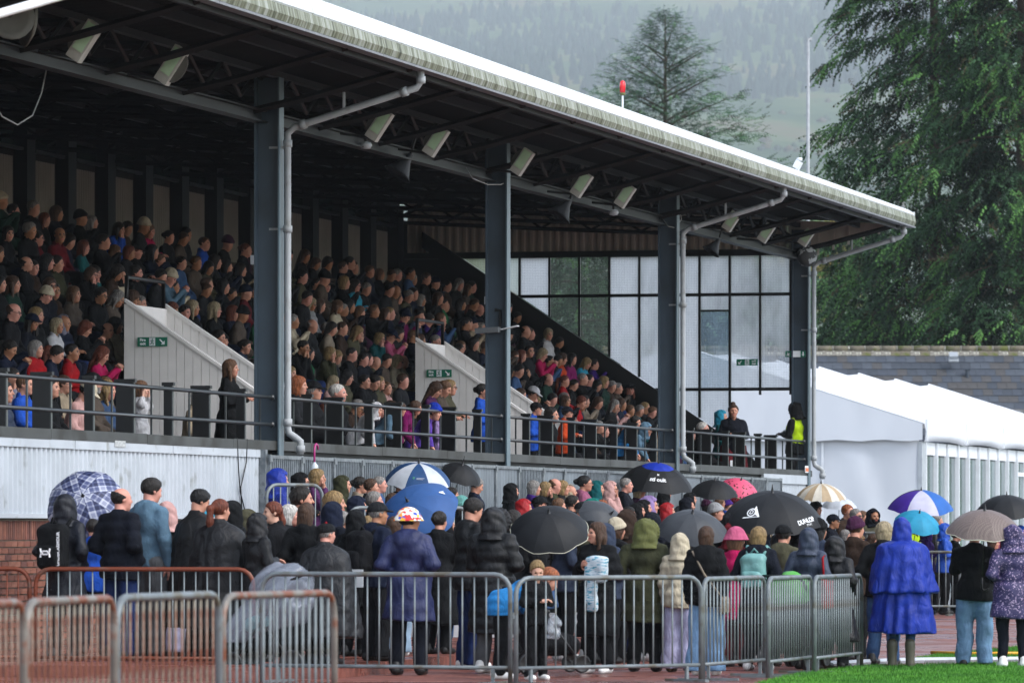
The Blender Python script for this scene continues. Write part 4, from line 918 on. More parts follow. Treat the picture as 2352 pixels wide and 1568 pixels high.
def conifer(name, base, H, rad, zlo, seed, label, nbr, nfr, kind='cypress', mats=LEAF, skew=None, group=None, leafs=34):
    rng = np.random.default_rng(seed); root = empty(name, base, 0, label, 'tree', group)
    q = MB(); q.tube([(0, 0, 0), (.05, 0, H * .4), (0, .05, H * .8), (0, 0, H)], [H * .013, H * .008, H * .004, .02], 8); q.build('trunk', M_bark, root, True)
    frs = [frond(rng, leafs, 1.0, .75 if kind == 'cypress' else .12, .27 if kind == 'cypress' else .25, .12 if kind == 'cypress' else .085) for _ in range(3)]
    P = []; Y = []; Pi = []; S_ = []; C = []
    for b in range(nbr):
        t = (b + rng.random()) / nbr; z = zlo + (H - zlo) * t ** .92; az = b * 2.399 + rng.normal(0, .3); prof = (1 - t) ** (.62 if kind == 'cypress' else .95) * rad
        L = prof * rng.uniform(.62, 1.12) + .35
        if skew: L *= 1 + skew * math.cos(az)
        rise = (.22 if kind == 'cypress' else .12 + .5 * t) ; drop = .52 if kind == 'cypress' else .28 - .35 * t
        pts = []
        for i in range(6):
            s_ = i / 5; pts.append(np.array((math.cos(az) * L * s_, math.sin(az) * L * s_, z + L * (rise * s_ - drop * s_ ** 2.2))))
        if L > 1.2 and b % 3 == 0: MB().tube([tuple(p) for p in pts[:5]], [.05, .042, .033, .024, .012], 4).build('limb', M_bark, root)
        nf = max(4 if kind == 'cypress' else 22, int(nfr * (.35 + L / rad)))
        for f_ in range(nf):
            s_ = rng.uniform(.18, 1.0) ** .75 if kind == 'cypress' else rng.uniform(.04, 1.0) ** .8
            if kind == 'cypress': s_ = rng.uniform(.08, 1.0) ** .7
            i = min(4, int(s_ * 5)); p = pts[i] + (pts[i + 1] - pts[i]) * (s_ * 5 - i)
            P.append(p + (np.array((-math.sin(az), math.cos(az), 0)) * rng.normal(0, .13 * L * (.3 + s_)) + rng.normal(0, .10, 3) if kind != 'cypress' else np.array((-math.sin(az), math.cos(az), 0)) * rng.normal(0, .17 * L * (.35 + s_)) + np.array((0, 0, -abs(rng.normal(0, .16)))) + rng.normal(0, .06, 3))); Y.append(az + rng.normal(0, .40 if kind != 'cypress' else .75)); Pi.append(rng.normal(.15 if kind == 'cypress' else -.10, .28)); S_.append(rng.uniform(.6, 1.15) * (.72 + .05 * L) * (.70 if kind == 'cypress' else .95 * (.35 + .65 * (1 - t))))
            lt = rng.random(); C.append(2 if (s_ > .80 and lt < .45) else (3 if lt > .94 else (1 if (s_ > .5 and lt < .75) else 0)))
    P = np.array(P); Y = np.array(Y); Pi = np.array(Pi); S_ = np.array(S_); C = np.array(C); which = rng.integers(0, 3, len(P)); VV = []; MM = []
    for w_ in range(3):
        m = which == w_; X = scatter(frs[w_], P[m], Y[m], Pi[m], rng.normal(0, .4, m.sum()), S_[m]); VV.append(X.reshape(-1, 3)); MM.append(np.repeat(C[m], leafs))
    VV = np.concatenate(VV); MM = np.concatenate(MM); F = np.arange(len(VV)).reshape(-1, 4)
    o = bpy.data.objects.new('crown', np_mesh('crown', VV, F, mats, False, MM)); link(o, root)
    return root
conifer('conifer_tree', W(2145, 1212, 208) * Vector((1, 1, 0)), 30.0, 6.2, 2.5, 11, 'huge dark green conifer with drooping sprays behind the tiled roof', 135, 150, skew=.05, group='tall conifers behind the marquee', leafs=10)
conifer('conifer_tree', W(2345, 1212, 202) * Vector((1, 1, 0)), 29.0, 5.4, 2.5, 12, 'bushy conifer at the right edge of the picture, brighter sprays', 120, 150, group='tall conifers behind the marquee', leafs=10)
conifer('conifer_tree', W(1965, 1212, 222) * Vector((1, 1, 0)), 14.5, 3.8, 1.5, 13, 'low dark conifer beside the flagpole, left of the huge ones', 70, 100, group='tall conifers behind the marquee', leafs=10)
conifer('conifer_tree', W(1330, 1212, 150) * Vector((1, 1, 0)), 9.5, 3.2, 1.0, 14, 'green conifer seen through the clear end window panes', 90, 22, group='tall conifers behind the marquee', leafs=10)
conifer('spruce_tree', W(1528, 1212, 245) * Vector((1, 1, 0)), 23.6, 9.4, 7.0, 15, 'blue green spruce with pointed top rising behind the stand roof', 270, 84, kind='spruce', mats=SPR, leafs=9)
def broadleaf(name, base, H, r, seed, label, mats, n=2600):
    rng = np.random.default_rng(seed); root = empty(name, base, 0, label, 'tree')
    q = MB(); q.tube([(0, 0, 0), (.1, 0, H * .45), (0, .1, H * .8)], [.3, .2, .08], 7); q.build('trunk', M_bark, root, True)
    cl = rng.normal(0, 1, (26, 3)); cl /= np.linalg.norm(cl, axis=1)[:, None]; cl *= rng.uniform(.45, .95, (26, 1)) * r; cl[:, 2] = cl[:, 2] * .55 + H * .7
    P = cl[rng.integers(0, 26, n)] + rng.normal(0, r * .16, (n, 3)); d = rng.normal(0, 1, (n, 2, 3)) * .16; V = np.stack([P - d[:, 0], P + d[:, 1], P + d[:, 0], P - d[:, 1]], 1)
    o = bpy.data.objects.new('crown', np_mesh('crown', V.reshape(-1, 3), np.arange(4 * n).reshape(n, 4), mats, False, rng.integers(0, len(mats), n))); link(o, root)
AUT = [mat('autumn_a', '6f7036', rough=.8, var=.2), mat('autumn_b', '8b7c3c', rough=.8, var=.2), mat('autumn_c', '55602f', rough=.8, var=.2)]
broadleaf('autumn_tree', W(1800, 1212, 420) * Vector((1, 1, 0)), 30.5, 7, 21, 'yellowing round topped tree in the mist left of the flagpole', AUT, 6000)
broadleaf('autumn_tree', W(1690, 1212, 440) * Vector((1, 1, 0)), 27, 6, 22, 'dull green tree below the spruce at the roof line', AUT, 4000)

# flagpole
fp = W(1856, 1212, 150); q = MB().tube([(0, 0, 0), (0, 0, EYE + (HY - 90) / FPX * 150)], [.06, .045], 8); q.box((.03, 0, EYE + (HY - 92) / FPX * 150), (.14, .06, .10))
tag(q.build('flagpole', mat('pole_white', '888c8f', rough=.5), None, True, (fp.x, fp.y, 0)), 'thin white flagpole without a flag behind the stand roof', 'flagpole')

# marquee (stand frame)
M_pvc = mat('marquee_pvc', 'd2d5da', rough=.45, var=.05, vscale=.8, bump=.8, bscale=1.6); M_pvcw = mat('marquee_wall', 'c0c4ca', rough=.5, var=.06, vscale=.7, bump=1.0, bscale=1.1, stretch=(1, 1, .5))
M_frame = mat('white_frame', 'd2d6da', rough=.4, var=.05); M_tglass = mat('marquee_glass', '59696a', rough=.08, var=.25, vscale=.8, spec=.6)
TU, TV, TW, TL, TE, TA = 56.0, .5, 11.0, 36.0, 3.85, 5.62
TN = empty('marquee', O0, YAW_STAND, 'large white marquee with glazed side behind the end of the stand', 'marquee')
def tpart(b, n_, m, smooth=False): return b.build(n_, m, TN, smooth)
nb = 6
for i in range(nb):
    a, c_ = TU + TL * i / nb, TU + TL * (i + 1) / nb
    for s_ in (0, 1):
        b = MB(); n1, n2 = 10, 8
        for p_ in range(n1 + 1):
            for q_ in range(n2 + 1):
                u = a + (c_ - a) * p_ / n1; t = q_ / n2; v = TV - .12 + (TW / 2 + .12) * t if s_ == 0 else TV + TW + .12 - (TW / 2 + .12) * t
                z = TE + (TA - TE) * t - .10 * math.sin(math.pi * p_ / n1) * math.sin(math.pi * t) * .7 - .09 * math.sin(math.pi * p_ / n1) * t ** 3; b.V.append((u, v, z))
        for p_ in range(n1):
            for q_ in range(n2): k0 = p_ * (n2 + 1) + q_; b.F.append((k0, k0 + 1, k0 + n2 + 2, k0 + n2 + 1)); b.M.append(0)
        tpart(b, 'roof_panel', M_pvc, True)
    # hanging valance
    b = MB(); n1 = 12
    for p_ in range(n1 + 1):
        u = a + (c_ - a) * p_ / n1; bl = math.sin(math.pi * p_ / n1)
        for (dv, z) in ((-.12, TE), (-.17 - .05 * bl, TE - .2), (-.14 - .03 * bl, TE - .36), (-.10, TE - .42 + .05 * bl)): b.V.append((u, TV + dv, z))
    for p_ in range(n1):
        for q_ in range(3): k0 = p_ * 4 + q_; b.F.append((k0, k0 + 4, k0 + 5, k0 + 1)); b.M.append(0)
    tpart(b, 'valance', M_pvc, True)
    tpart(MB().box((a + .05, TV - .16, TE - .15), (.05, .06, .5)), 'valance_strap', M_frame)
b = MB(); pr = [(TV, 0), (TV + TW, 0), (TV + TW, TE), (TV + TW / 2, TA), (TV, TE)]
b.V = [(TU, p[0], p[1]) for p in pr]; b.F = [(0, 1, 2, 3, 4)]; b.M = [0]; 
# fine mesh for the gable so that its creases are real
b = MB(); n1, n2 = 44, 30
for p_ in range(n1 + 1):
    v = TV + TW * p_ / n1; top = TE - .05 + (TA - TE) * (1 - abs(p_ / n1 - .5) * 2)
    for q_ in range(n2 + 1):
        z = top * q_ / n2; dx = .03 * math.sin(2.2 * v + 1.9 * z) * math.sin(1.1 * z) + .05 * math.exp(-((v - TV - .5 - .25 * (z - 1)) / .12) ** 2) * (z < 3.2) - .04 * math.exp(-((v - TV - .9 - .3 * (z - 1)) / .16) ** 2) * (z < 3.2); b.V.append((TU + dx, v, z))
for p_ in range(n1):
    for q_ in range(n2): k0 = p_ * (n2 + 1) + q_; b.F.append((k0, k0 + 1, k0 + n2 + 2, k0 + n2 + 1)); b.M.append(0)
tpart(b, 'gable_wall', M_pvcw, True)
for i in range(1, 5): tpart(MB().box((TU - .045, TV + TW * i / 5, 1.72), (.012, .05, 3.44)), 'seam', M_frame)
for i in range(nb + 1):
    for (va, za, vb, zb) in ((TV - .1, TE + .015, TV + TW / 2, TA + .015),): tpart(MB().tube([(TU + TL * i / nb, va, za), (TU + TL * i / nb, vb, zb)], .035, 6), 'keder_rail', M_frame)
b = MB(); n1 = 40
for p_ in range(n1 + 1):
    v = TV - .1 + (TW + .2) * p_ / n1; top = TE + (TA - TE) * (1 - abs(p_ / n1 - .5) * 2)
    b.V += [(TU - .14, v, top), (TU - .16 - .02 * math.sin(v * 9), v, TE - .38 + .02 * math.sin(v * 6))]
for p_ in range(n1): b.F.append((2 * p_, 2 * p_ + 1, 2 * p_ + 3, 2 * p_ + 2)); b.M.append(0)
tpart(b, 'gable_valance', M_pvcw, True)
tpart(MB().box((TU + .25, TV - .02, TE / 2 - .2), (.55, .10, TE - .4)), 'corner_post', mat('grey_post', '9aa0a6', rough=.4))
for i in range(21):
    a = TU + .55 + i * 1.62
    tpart(MB().box((a + .05, TV - .03, 1.72), (.09, .10, 3.44)), 'wall_post', M_frame)
    tpart(MB().box((a + .85, TV, 3.30), (1.5, .05, .28)), 'fascia_panel', M_frame)
    if i == 9: tpart(MB().box((a + .85, TV - .01, 2.85), (1.5, .07, .10)), 'door_head', M_frame)
    tpart(MB().box((a + .85, TV + .02, 1.58), (1.45, .02, 3.1)), 'glass_pane', M_tglass)
    if i >= 9: tpart(MB().box((a + .85, TV - .01, 1.9), (1.5, .05, .12)), 'mid_rail', M_frame)
tpart(MB().box((TU + 12, TV + .8, .0), (.1, .1, .02)), 'floor_plate', M_conc)
# tiled building behind the marquee
TB = empty('tiled_building', (0, 0, 0), 0, 'low building with grey tiled roof and mossy ridge behind the marquee', 'building')
D = 185.0; zr = EYE + (HY - 803) / FPX * D; X0 = (1180 - CX) / FPX * D; X1 = (2470 - CX) / FPX * D
TILE = [mat('tile_%d' % i, c, rough=.6, var=.18, vscale=4, color2='4c4a47', c2lo=.70, c2hi=.84, c2scale=3) for i, c in enumerate(('343a43', '2f353d', '3b4149', '3d3c3c'))]
M_moss = mat('mossy_tile', '5f594c', rough=.9, var=.3, vscale=6, color2='4b4f26', c2lo=.52, c2hi=.62, c2scale=3.1); M_lich = mat('lichen_tile', '6d6a62', rough=.9, var=.3, vscale=6, color2='a8a79a', c2lo=.58, c2hi=.64, c2scale=9)
pit = R(38); tw, tl = .318, .36; rng = random.Random(3); nrow = 14; Rt = Matrix.Rotation(pit, 4, 'X')
tmesh = MB().box((0, 0, 0), (tw - .008, tl + .06, .022)).mesh('tile', [TILE[0]]); cnt = 0; rest = MB(); cand = []
for r in range(nrow):
    for i in range(int((X1 - X0) / tw)):
        x = X0 + tw * i + (tw / 2 if r % 2 else 0); t = .16 + tl * r; cand.append((r, x, -math.cos(pit) * t, zr - math.sin(pit) * t))
cand.sort(key=lambda c: (0 if (c[1] > (1868 - CX) / FPX * D and c[1] < (2360 - CX) / FPX * D and c[0] < 10 and PX((c[1], D, c[3]))[1] < 850 + max(0, PX((c[1], D, 0))[0] - 1874) * .26) else 1, c[0]))
for (r, x, dy, z) in cand:
    ro = (pit - .045, 0, rng.uniform(-.012, .012)); p = (x, D + dy, z + .012 + rng.uniform(-.004, .004))
    m_ = (M_lich if rng.random() < .7 else M_moss) if r == 0 else rng.choice(TILE)
    if cnt < 300: inst('tile', tmesh, TB, p, ro, mats=[m_])
    else: rest.mi = rng.randrange(4); rest.box(p, (tw - .008, tl + .06, .022), Euler(ro).to_matrix())
    cnt += 1
o = rest.build('tile_courses', TILE, TB); o['kind'] = 'stuff'
MB().box(((X0 + X1) / 2, D - math.cos(pit) * 2.6, zr - math.sin(pit) * 2.6 - .08), (X1 - X0, 5.3, .10), Matrix.Rotation(pit, 3, 'X')).build('roof_deck', M_dark, TB)
MB().box(((X0 + X1) / 2, D + .1, (zr - 2.0) / 2), (X1 - X0, 7.0, zr - 2.0)).build('wall', M_conc, TB)
x = X0
while x < X1:
    MB().tube([(x, D, zr + .02), (x + .47, D, zr + .02)], .11, 8).build('ridge_tile', M_moss, TB, True); MB().tube([(x + .475, D, zr + .02), (x + .515, D, zr + .02)], .115, 8).build('mortar_joint', M_lich, TB, True); x += .52
for (px, py, w_) in ((2190, 820, .28), (2318, 897, .32)):
    p = W(px, py, D - 1.0); MB().box(p, (w_, .3, .22), Matrix.Rotation(.5, 3, 'X')).box(p + Vector((0, -.1, -.1)), (w_ + .04, .2, .05), Matrix.Rotation(.5, 3, 'X')).build('roof_vent', mat('vent_grey', '8f9499', rough=.4), TB)
p = W(2222, 866, D - 1.2); MB().tube([p + Vector((0, 0, -.45)), p + Vector((0, 0, .25))], .06, 8).box(p + Vector((0, 0, -.4)), (.22, .3, .06)).box(p + Vector((0, 0, .25)), (.16, .16, .06)).build('vent_pipe', mat('lead_dark', '2c3540', rough=.5), TB)

# mist: one closed box of thin air
o = MB().box((0, 3780, 385), (3800, 7700, 775)).build('haze', mat('haze_air', 'ffffff')); tag(o, 'thin rain mist filling the air', 'haze', kind='stuff'); o.data.materials.clear()
hm = bpy.data.materials.new('haze_volume'); hm.use_nodes = True; N = hm.node_tree.nodes; N.clear(); ho = N.new('ShaderNodeOutputMaterial'); pv = N.new('ShaderNodeVolumePrincipled')
pv.inputs['Color'].default_value = (.82, .91, .97, 1); pv.inputs['Density'].default_value = .000085; pv.inputs['Anisotropy'].default_value = 0.0
hm.node_tree.links.new(pv.outputs[0], ho.inputs['Volume']); o.data.materials.append(hm); o.visible_shadow = True
# ---------------------------------------------------------------- crowd barriers
def rustmat(name, steel, rust, amt):
    return mat(name, steel, rough=.5, metal=.25, var=.2, vscale=6, color2=rust, c2lo=.62 - amt * .4, c2hi=.72 - amt * .35, c2scale=5, bump=.15, bscale=60)
M_bg = rustmat('barrier_galvanised', '666d70', '57544a', .2); M_br = rustmat('barrier_rusty', '6a5348', '6b3420', .60); M_bm = rustmat('barrier_mixed', '706c66', '6e3d26', .30)
M_bars_g = rustmat('bars_galvanised', '727a7c', '5f5b50', .15); M_bars_r = rustmat('bars_rusty', '7d7568', '64341d', .42)
def barrier(a, b, h, label, mf, mb, group, nb=None, z0=0.0, feet=True, pitch=.125):
    a = Vector(a); b = Vector(b); L = (b - a).length; root = empty('crowd_barrier', (a.x, a.y, z0), math.atan2(b.y - a.y, b.x - a.x), label, 'barrier', group)
    r = .024; c = .16; zl = .16
    pts = [(0, 0, 0), (0, 0, h - c)] + [(c - c * math.cos(t), 0, h - c + c * math.sin(t)) for t in (.4, .8, 1.2)] + [(c, 0, h)] + [(L - c, 0, h)] + [(L - c + c * math.sin(t), 0, h - c + c * math.cos(t)) for t in (.4, .8, 1.2)] + [(L, 0, h - c), (L, 0, 0)]
    MB().tube(pts, r, 8).build('frame', mf, root, True)
    MB().tube([(r, 0, zl), (L - r, 0, zl)], .019, 8).build('bottom_rail', mf, root, True)
    n = nb or max(3, int(L / pitch)); me = MB().tube([(0, 0, zl), (0, 0, h - .012)], .0085, 6).mesh('bar', [mb], True)
    for i in range(n): inst('bar', me, root, (L * (i + 1) / (n + 1), 0, 0))
    if feet:
        for x in (.18, L - .18): MB().box((x, 0, .012), (.05, .62, .024)).box((x, 0, .09), (.03, .03, .15)).build('foot', mf, root)
    MB().tube([(-.03, 0, h * .62), (-.03, 0, h * .62 + .06)], .012, 6).build('hook', mf, root)
    return root
def bar2(x0, y0, d0, x1, y1, d1, *a, **k):
    A = W(x0, y0, d0); B = W(x1, y1, d1); h = (A.z + B.z) / 2 - k.get('z0', 0.0); return barrier((A.x, A.y, 0), (B.x, B.y, 0), h, *a, **k)
NR = 'old barriers in the near row at lower left'; MR = 'barriers in the long row before the queue'; FR = 'barriers on the far side of the track'
bar2(-190, 1390, 29.2, 54, 1386, 31.2, 'weathered barrier cut off by the lower left corner', M_bm, M_bars_r, NR)
bar2(60, 1380, 31.4, 262, 1375, 33.2, 'near barrier with rusty orange corner, second from the left edge', M_bm, M_bars_r, NR)
bar2(268, 1370, 33.5, 503, 1366, 35.4, 'near grey barrier with mossy rail, third from the left edge', M_bg, M_bars_r, NR)
bar2(512, 1366, 35.7, 768, 1362, 37.6, 'near barrier with pinkish rusty rail in front of the pushchair', M_bm, M_bars_g, NR)
bar2(-420, 1305, 59.5, 68, 1305, 59.2, 'rust red barrier at the left edge before the brick wall', M_br, M_br, MR)
bar2(82, 1305, 59.0, 582, 1308, 58.4, 'rust red barrier with pale bars before the men at the brick wall', M_br, M_bars_g, MR)
bar2(602, 1314, 55.6, 1172, 1322, 54.6, 'long grey barrier before the woman in the flowery hat', M_bg, M_bars_g, MR)
bar2(1185, 1324, 54.4, 1610, 1327, 55.8, 'grey barrier before the smiling woman and the boy', M_bg, M_bars_g, MR)
bar2(1615, 1328, 55.9, 1757, 1326, 58.0, 'grey barrier angled away in front of the pale blue jeans', M_bg, M_bars_g, MR)
bar2(1764, 1327, 57.0, 1864, 1324, 59.2, 'grey barrier angled away in front of the green pushchair', M_bg, M_bars_g, MR)
bar2(1870, 1325, 58.6, 1978, 1320, 61.2, 'grey end barrier with open corner nearest the blue rain cape', M_bg, M_bars_g, MR)
bar2(1655, 1268, 98, 1946, 1268, 98, 'far barrier half hidden behind the raincoats', M_bg, M_bars_g, FR)
bar2(1952, 1268, 98, 2204, 1266, 97.6, 'far grey barrier behind the blue rain cape', M_bg, M_bars_g, FR)
bar2(2210, 1266, 97.6, 2470, 1268, 97.4, 'far barrier behind the person in black jacket at right', M_bg, M_bars_g, FR)
def terrace_d(x, v): return S(u_at(x, v), v, 0).y
d_ = terrace_d(680, -1.0); bar2(612, 1112, d_, 740, 1114, d_ + .6, 'short barrier on the terrace before the blue hooded jacket', M_bg, M_bars_g, 'barriers on the terrace', z0=.60, feet=False)
d_ = terrace_d(830, -1.9); bar2(800, 1163, d_, 1080, 1168, d_ + 1, 'low barrier on the terrace behind the grey baseball cap', M_bg, M_bars_g, 'barriers on the terrace', z0=.27, feet=False)
d_ = 101.; bar2(1930, 1222, d_, 2068, 1224, d_, 'barrier behind the far row before the man in sunglasses', M_bg, M_bars_g, FR)

# ---------------------------------------------------------------- floodlights and fittings under the roof
M_fl = mat('floodlight_grey', 'a4a49e', rough=.5, var=.15, vscale=6); M_fg = mat('floodlight_glass', 'a9c6a6', rough=.25, var=.15, vscale=3, spec=.6); M_fv = mat('visor_grey', '55544f', rough=.6, var=.2, vscale=5)
def floodlight(x, y, label, hpx, disc=True, side=1):
    v = -.55; u = u_at(x, v); z = z_at(x, y, v); k_ = FPX / S(u, v, 0).y; h = hpx / k_
    root = empty('floodlight', S(u, v, z), YAW_STAND, label, 'floodlight', 'floodlights along the roof edge'); T = Matrix.Rotation(R(34), 3, 'X')
    MB().box((0, 0, 0), (.16, .17, h), T).build('housing', M_fl, root)
    q = MB().box((-.087, 0, 0), (.012, .13, h * .72), Matrix.Identity(3)); q.V = [tuple(T @ (Vector(p) + Vector((0, 0, h * .1)))) for p in q.V]; q.build('lens', M_fg, root)
    if disc:
        q = MB(); n = 10; rr = h * .40; pr = [(.07 + rr * math.sin(math.pi * i / n) * .6, rr * math.cos(math.pi * i / n)) for i in range(n + 1)]
        q.prism([(p[0] * side, p[1]) for p in pr], -.01, .01, 'x'); q.xform(T.to_4x4()); q.build('visor', M_fv, root)
    MB().tube([(0, .05, -h * .4), (0, .55, 6.98 - z if 6.98 - z < 0 else -.1)], .02, 5).build('mounting_arm', M_dark, root)
for i, (x, y, h, dc) in enumerate(((195, 95, 98, 1), (395, 150, 92, 1), (872, 288, 74, 1), (1002, 325, 70, 1), (1200, 372, 62, 1), (1336, 424, 58, 1), (1436, 450, 54, 1), (1680, 508, 46, 1), (1760, 535, 44, 1), (1852, 545, 40, 0))):
    floodlight(x, y, 'tilted grey floodlight under the roof edge, number %s counted from the left' % ('first second third fourth fifth sixth seventh eighth ninth tenth'.split()[i]), h, bool(dc), 1 if i != 1 else -1)
def dish(x, y, r, tilt, label, v=-.5, m=M_fv):
    u = u_at(x, v); z = z_at(x, y, v); o = MB().lathe([(0, 0), (r * .7, .02), (r, .07), (r, .09), (r * .7, .05), (0, .03)], 20).build('dish_lamp', m, None, True, S(u, v, z)); o.rotation_euler = tilt; tag(o, label, 'lamp')
    MB().tube([(0, 0, .05), (0, 0, .5)], .02, 6).build('stem', M_dark, o)
dish(20, 40, .27, (R(80), 0, R(20)), 'round grey dish lamp at the top left corner'); dish(78, 48, .30, (R(85), 0, R(-68)), 'narrow edge-on dish lamp next to the first floodlight')
def blob(x, y, r, label, nm, m, v=.0):
    u = u_at(x, v); z = z_at(x, y, v); o = MB().lathe([(0, -r[2]), (r[0] * .7, -r[2] * .8), (r[0], 0), (r[0] * .8, r[2] * .7), (0, r[2])], 16).build(nm, m, None, True, S(u, v, z)); tag(o, label, 'lamp'); MB().tube([(0, 0, 0), (0, 0, .2)], .02, 6).build('stem', M_dark, o)
blob(840, 334, (.09, .09, .055), 'white oval bulkhead lamp under the beam left of the middle', 'bulkhead_lamp', M_white); blob(1409, 488, (.09, .09, .055), 'white oval bulkhead lamp under the beam near the third column', 'bulkhead_lamp', M_white)
def horn(x, y, s_, label):
    v = .1; u = u_at(x, v); z = z_at(x, y, v); o = MB().lathe([(.04, .12), (.06, .02), (.16, -.16), (.20, -.2), (.14, -.14), (.03, 0)], 14).build('horn_speaker', mat('horn_grey', '33363a', rough=.5), None, True, S(u, v, z)); o.scale = (s_,) * 3; o.rotation_euler = (0, R(35), R(15)); tag(o, label, 'loudspeaker')
    MB().tube([(0, 0, .1), (-.1, 0, .4)], .02, 6).build('stem', M_dark, o)
horn(932, 372, 1.1, 'dark horn loudspeaker hanging left of the second column'); horn(1300, 472, 1.1, 'dark horn loudspeaker hanging between second and third columns'); horn(1645, 560, .9, 'dark horn loudspeaker hanging right of the third column')
u = u_at(1855, -.25); o = MB().lathe([(0, .06), (.12, .05), (.2, .0), (.21, -.05), (.19, -.05), (.0, .02)], 18).build('round_speaker', mat('peeling_paint', '26282a', rough=.6, color2='9aa0a2', c2lo=.55, c2hi=.57, c2scale=7), None, True, S(u, -.25, z_at(1855, 588, -.25))); o.rotation_euler = (R(90), 0, R(20)); tag(o, 'round dark loudspeaker with peeling paint on the last column', 'loudspeaker')
# bracket lamp on the second column, small boxes on columns
u = BAY; p = S(u, -.05, z_at(1150, 745, 0)); root = empty('bracket_lamp', p, YAW_STAND, 'grey lamp on a black bracket fixed to the second column', 'lamp')
MB().box((-.15, .17, -.1), (.2, .36, .08), Matrix.Rotation(R(-3), 3, 'X')).build('lamp_head', mat('lamp_dull', '54585b', rough=.5), root); MB().box((-.1, -.16, -.06), (.16, .26, .012), Matrix.Rotation(R(-12), 3, 'X')).build('visor', M_frame, root); MB().tube([(-.05, 0, -.1), (-.05, 0, .2), (-.05, .08, .22)], .022, 6).build('bracket', M_black, root)
for (x, y, lb) in ((585, 597, 'small white junction box on the left edge of the first column'), (1121, 690, 'small white junction box on the left edge of the second column')):
    v = .42; o = MB().box((0, 0, 0), (.1, .09, .12)).box((0, -.06, 0), (.03, .03, .03)).build('junction_box', M_white, None, False, S(u_at(x, v), v, z_at(x, y, v)), YAW_STAND); tag(o, lb, 'box')
# things on the roof
u = u_at(1430, -1.6); root = empty('warning_beacon', S(u, -1.6, 7.70), 0, 'red beacon lamp on a thin rod above the roof edge', 'beacon')
zt_ = z_at(1430, 200, -1.6) - 7.70; MB().tube([(0, 0, 0), (0, 0, zt_ - .1)], .016, 6).build('rod', M_frame, root); MB().lathe([(0, -.09), (.04, -.085), (.045, .04), (.035, .085), (0, .10)], 12, (0, 0, zt_)).build('lamp', mat('red_lens', 'd0202a', rough=.25, spec=.6), root, True); MB().lathe([(.0, -.02), (.045, 0), (.045, .03), (0, .03)], 12, (0, 0, zt_ - .12)).build('cap', mat('olive_cap', '5a5a35'), root, True)
u = u_at(1826, -1.7); root = empty('security_camera', S(u, -1.7, 7.66), YAW_STAND, 'small white camera standing on the roof edge near its end', 'camera')
MB().tube([(0, 0, 0), (0, -.02, .12), (0, -.05, .2)], .035, 8).build('stem', M_frame, root, True); MB().box((0, -.05, .26), (.12, .12, .14), Matrix.Rotation(.5, 3, 'X')).build('housing', M_frame, root); MB().lathe([(0, .0), (.05, 0), (.05, .05), (0, .06)], 10, (0, -.08, .33)).build('lens', M_frame, root, True)
# cables
def cable(pts, r, m, label, nm='cable'):
    P = [Vector(p) for p in pts]; out = []
    for i in range(len(P) - 1):
        for j in range(6): t = j / 6; out.append(P[i].lerp(P[i + 1], t))
    out.append(P[-1]); q = MB(); q.tube(out, r, 5); o = q.build(nm, m, None, True); tag(o, label, 'cable'); return o
M_cab = mat('pale_cable', '9a9c9a', rough=.5)
def SV(x, y, v): return S(u_at(x, v), v, z_at(x, y, v))
cable([SV(-20, 225, .6), SV(5, 268, .6), SV(40, 287, .6), SV(75, 265, .6), SV(95, 215, .6), SV(108, 155, .6), SV(112, 118, .1)], .009, M_cab, 'loose pale cable hanging in a loop at upper left')
cable([SV(1070, 385, .1), SV(1085, 410, -.1), SV(1120, 424, -.1), SV(1150, 424, -.12), SV(1172, 415, -.02)], .008, M_cab, 'thin pale cable drooping at the second column')
cable([SV(1520, 500, .1), SV(1535, 520, -.1), SV(1550, 523, -.1), SV(1565, 505, -.1), SV(1562, 480, -.1)], .008, M_cab, 'thin pale cable looping at the third column')
cable([SV(545, 1005, -.13), SV(548, 1080, -.13), SV(552, 1130, -.13), SV(566, 1185, -.13)], .008, M_black, 'dark wire hanging down the white sheeting')
cable([SV(568, 1008, -.13), SV(566, 1060, -.13), SV(553, 1120, -.13), SV(556, 1185, -.13)], .008, M_black, 'second dark wire crossing the first on the white sheeting')
a = W(-140, 72, 42); b = W(180, -20, 44); q = MB().tube([a, b, b + (b - a) * 3], .035, 8); tag(q.build('guy_rope', mat('rope_white', 'd8dade', rough=.5), None, True), 'out of focus white line across the top left corner', 'rope')

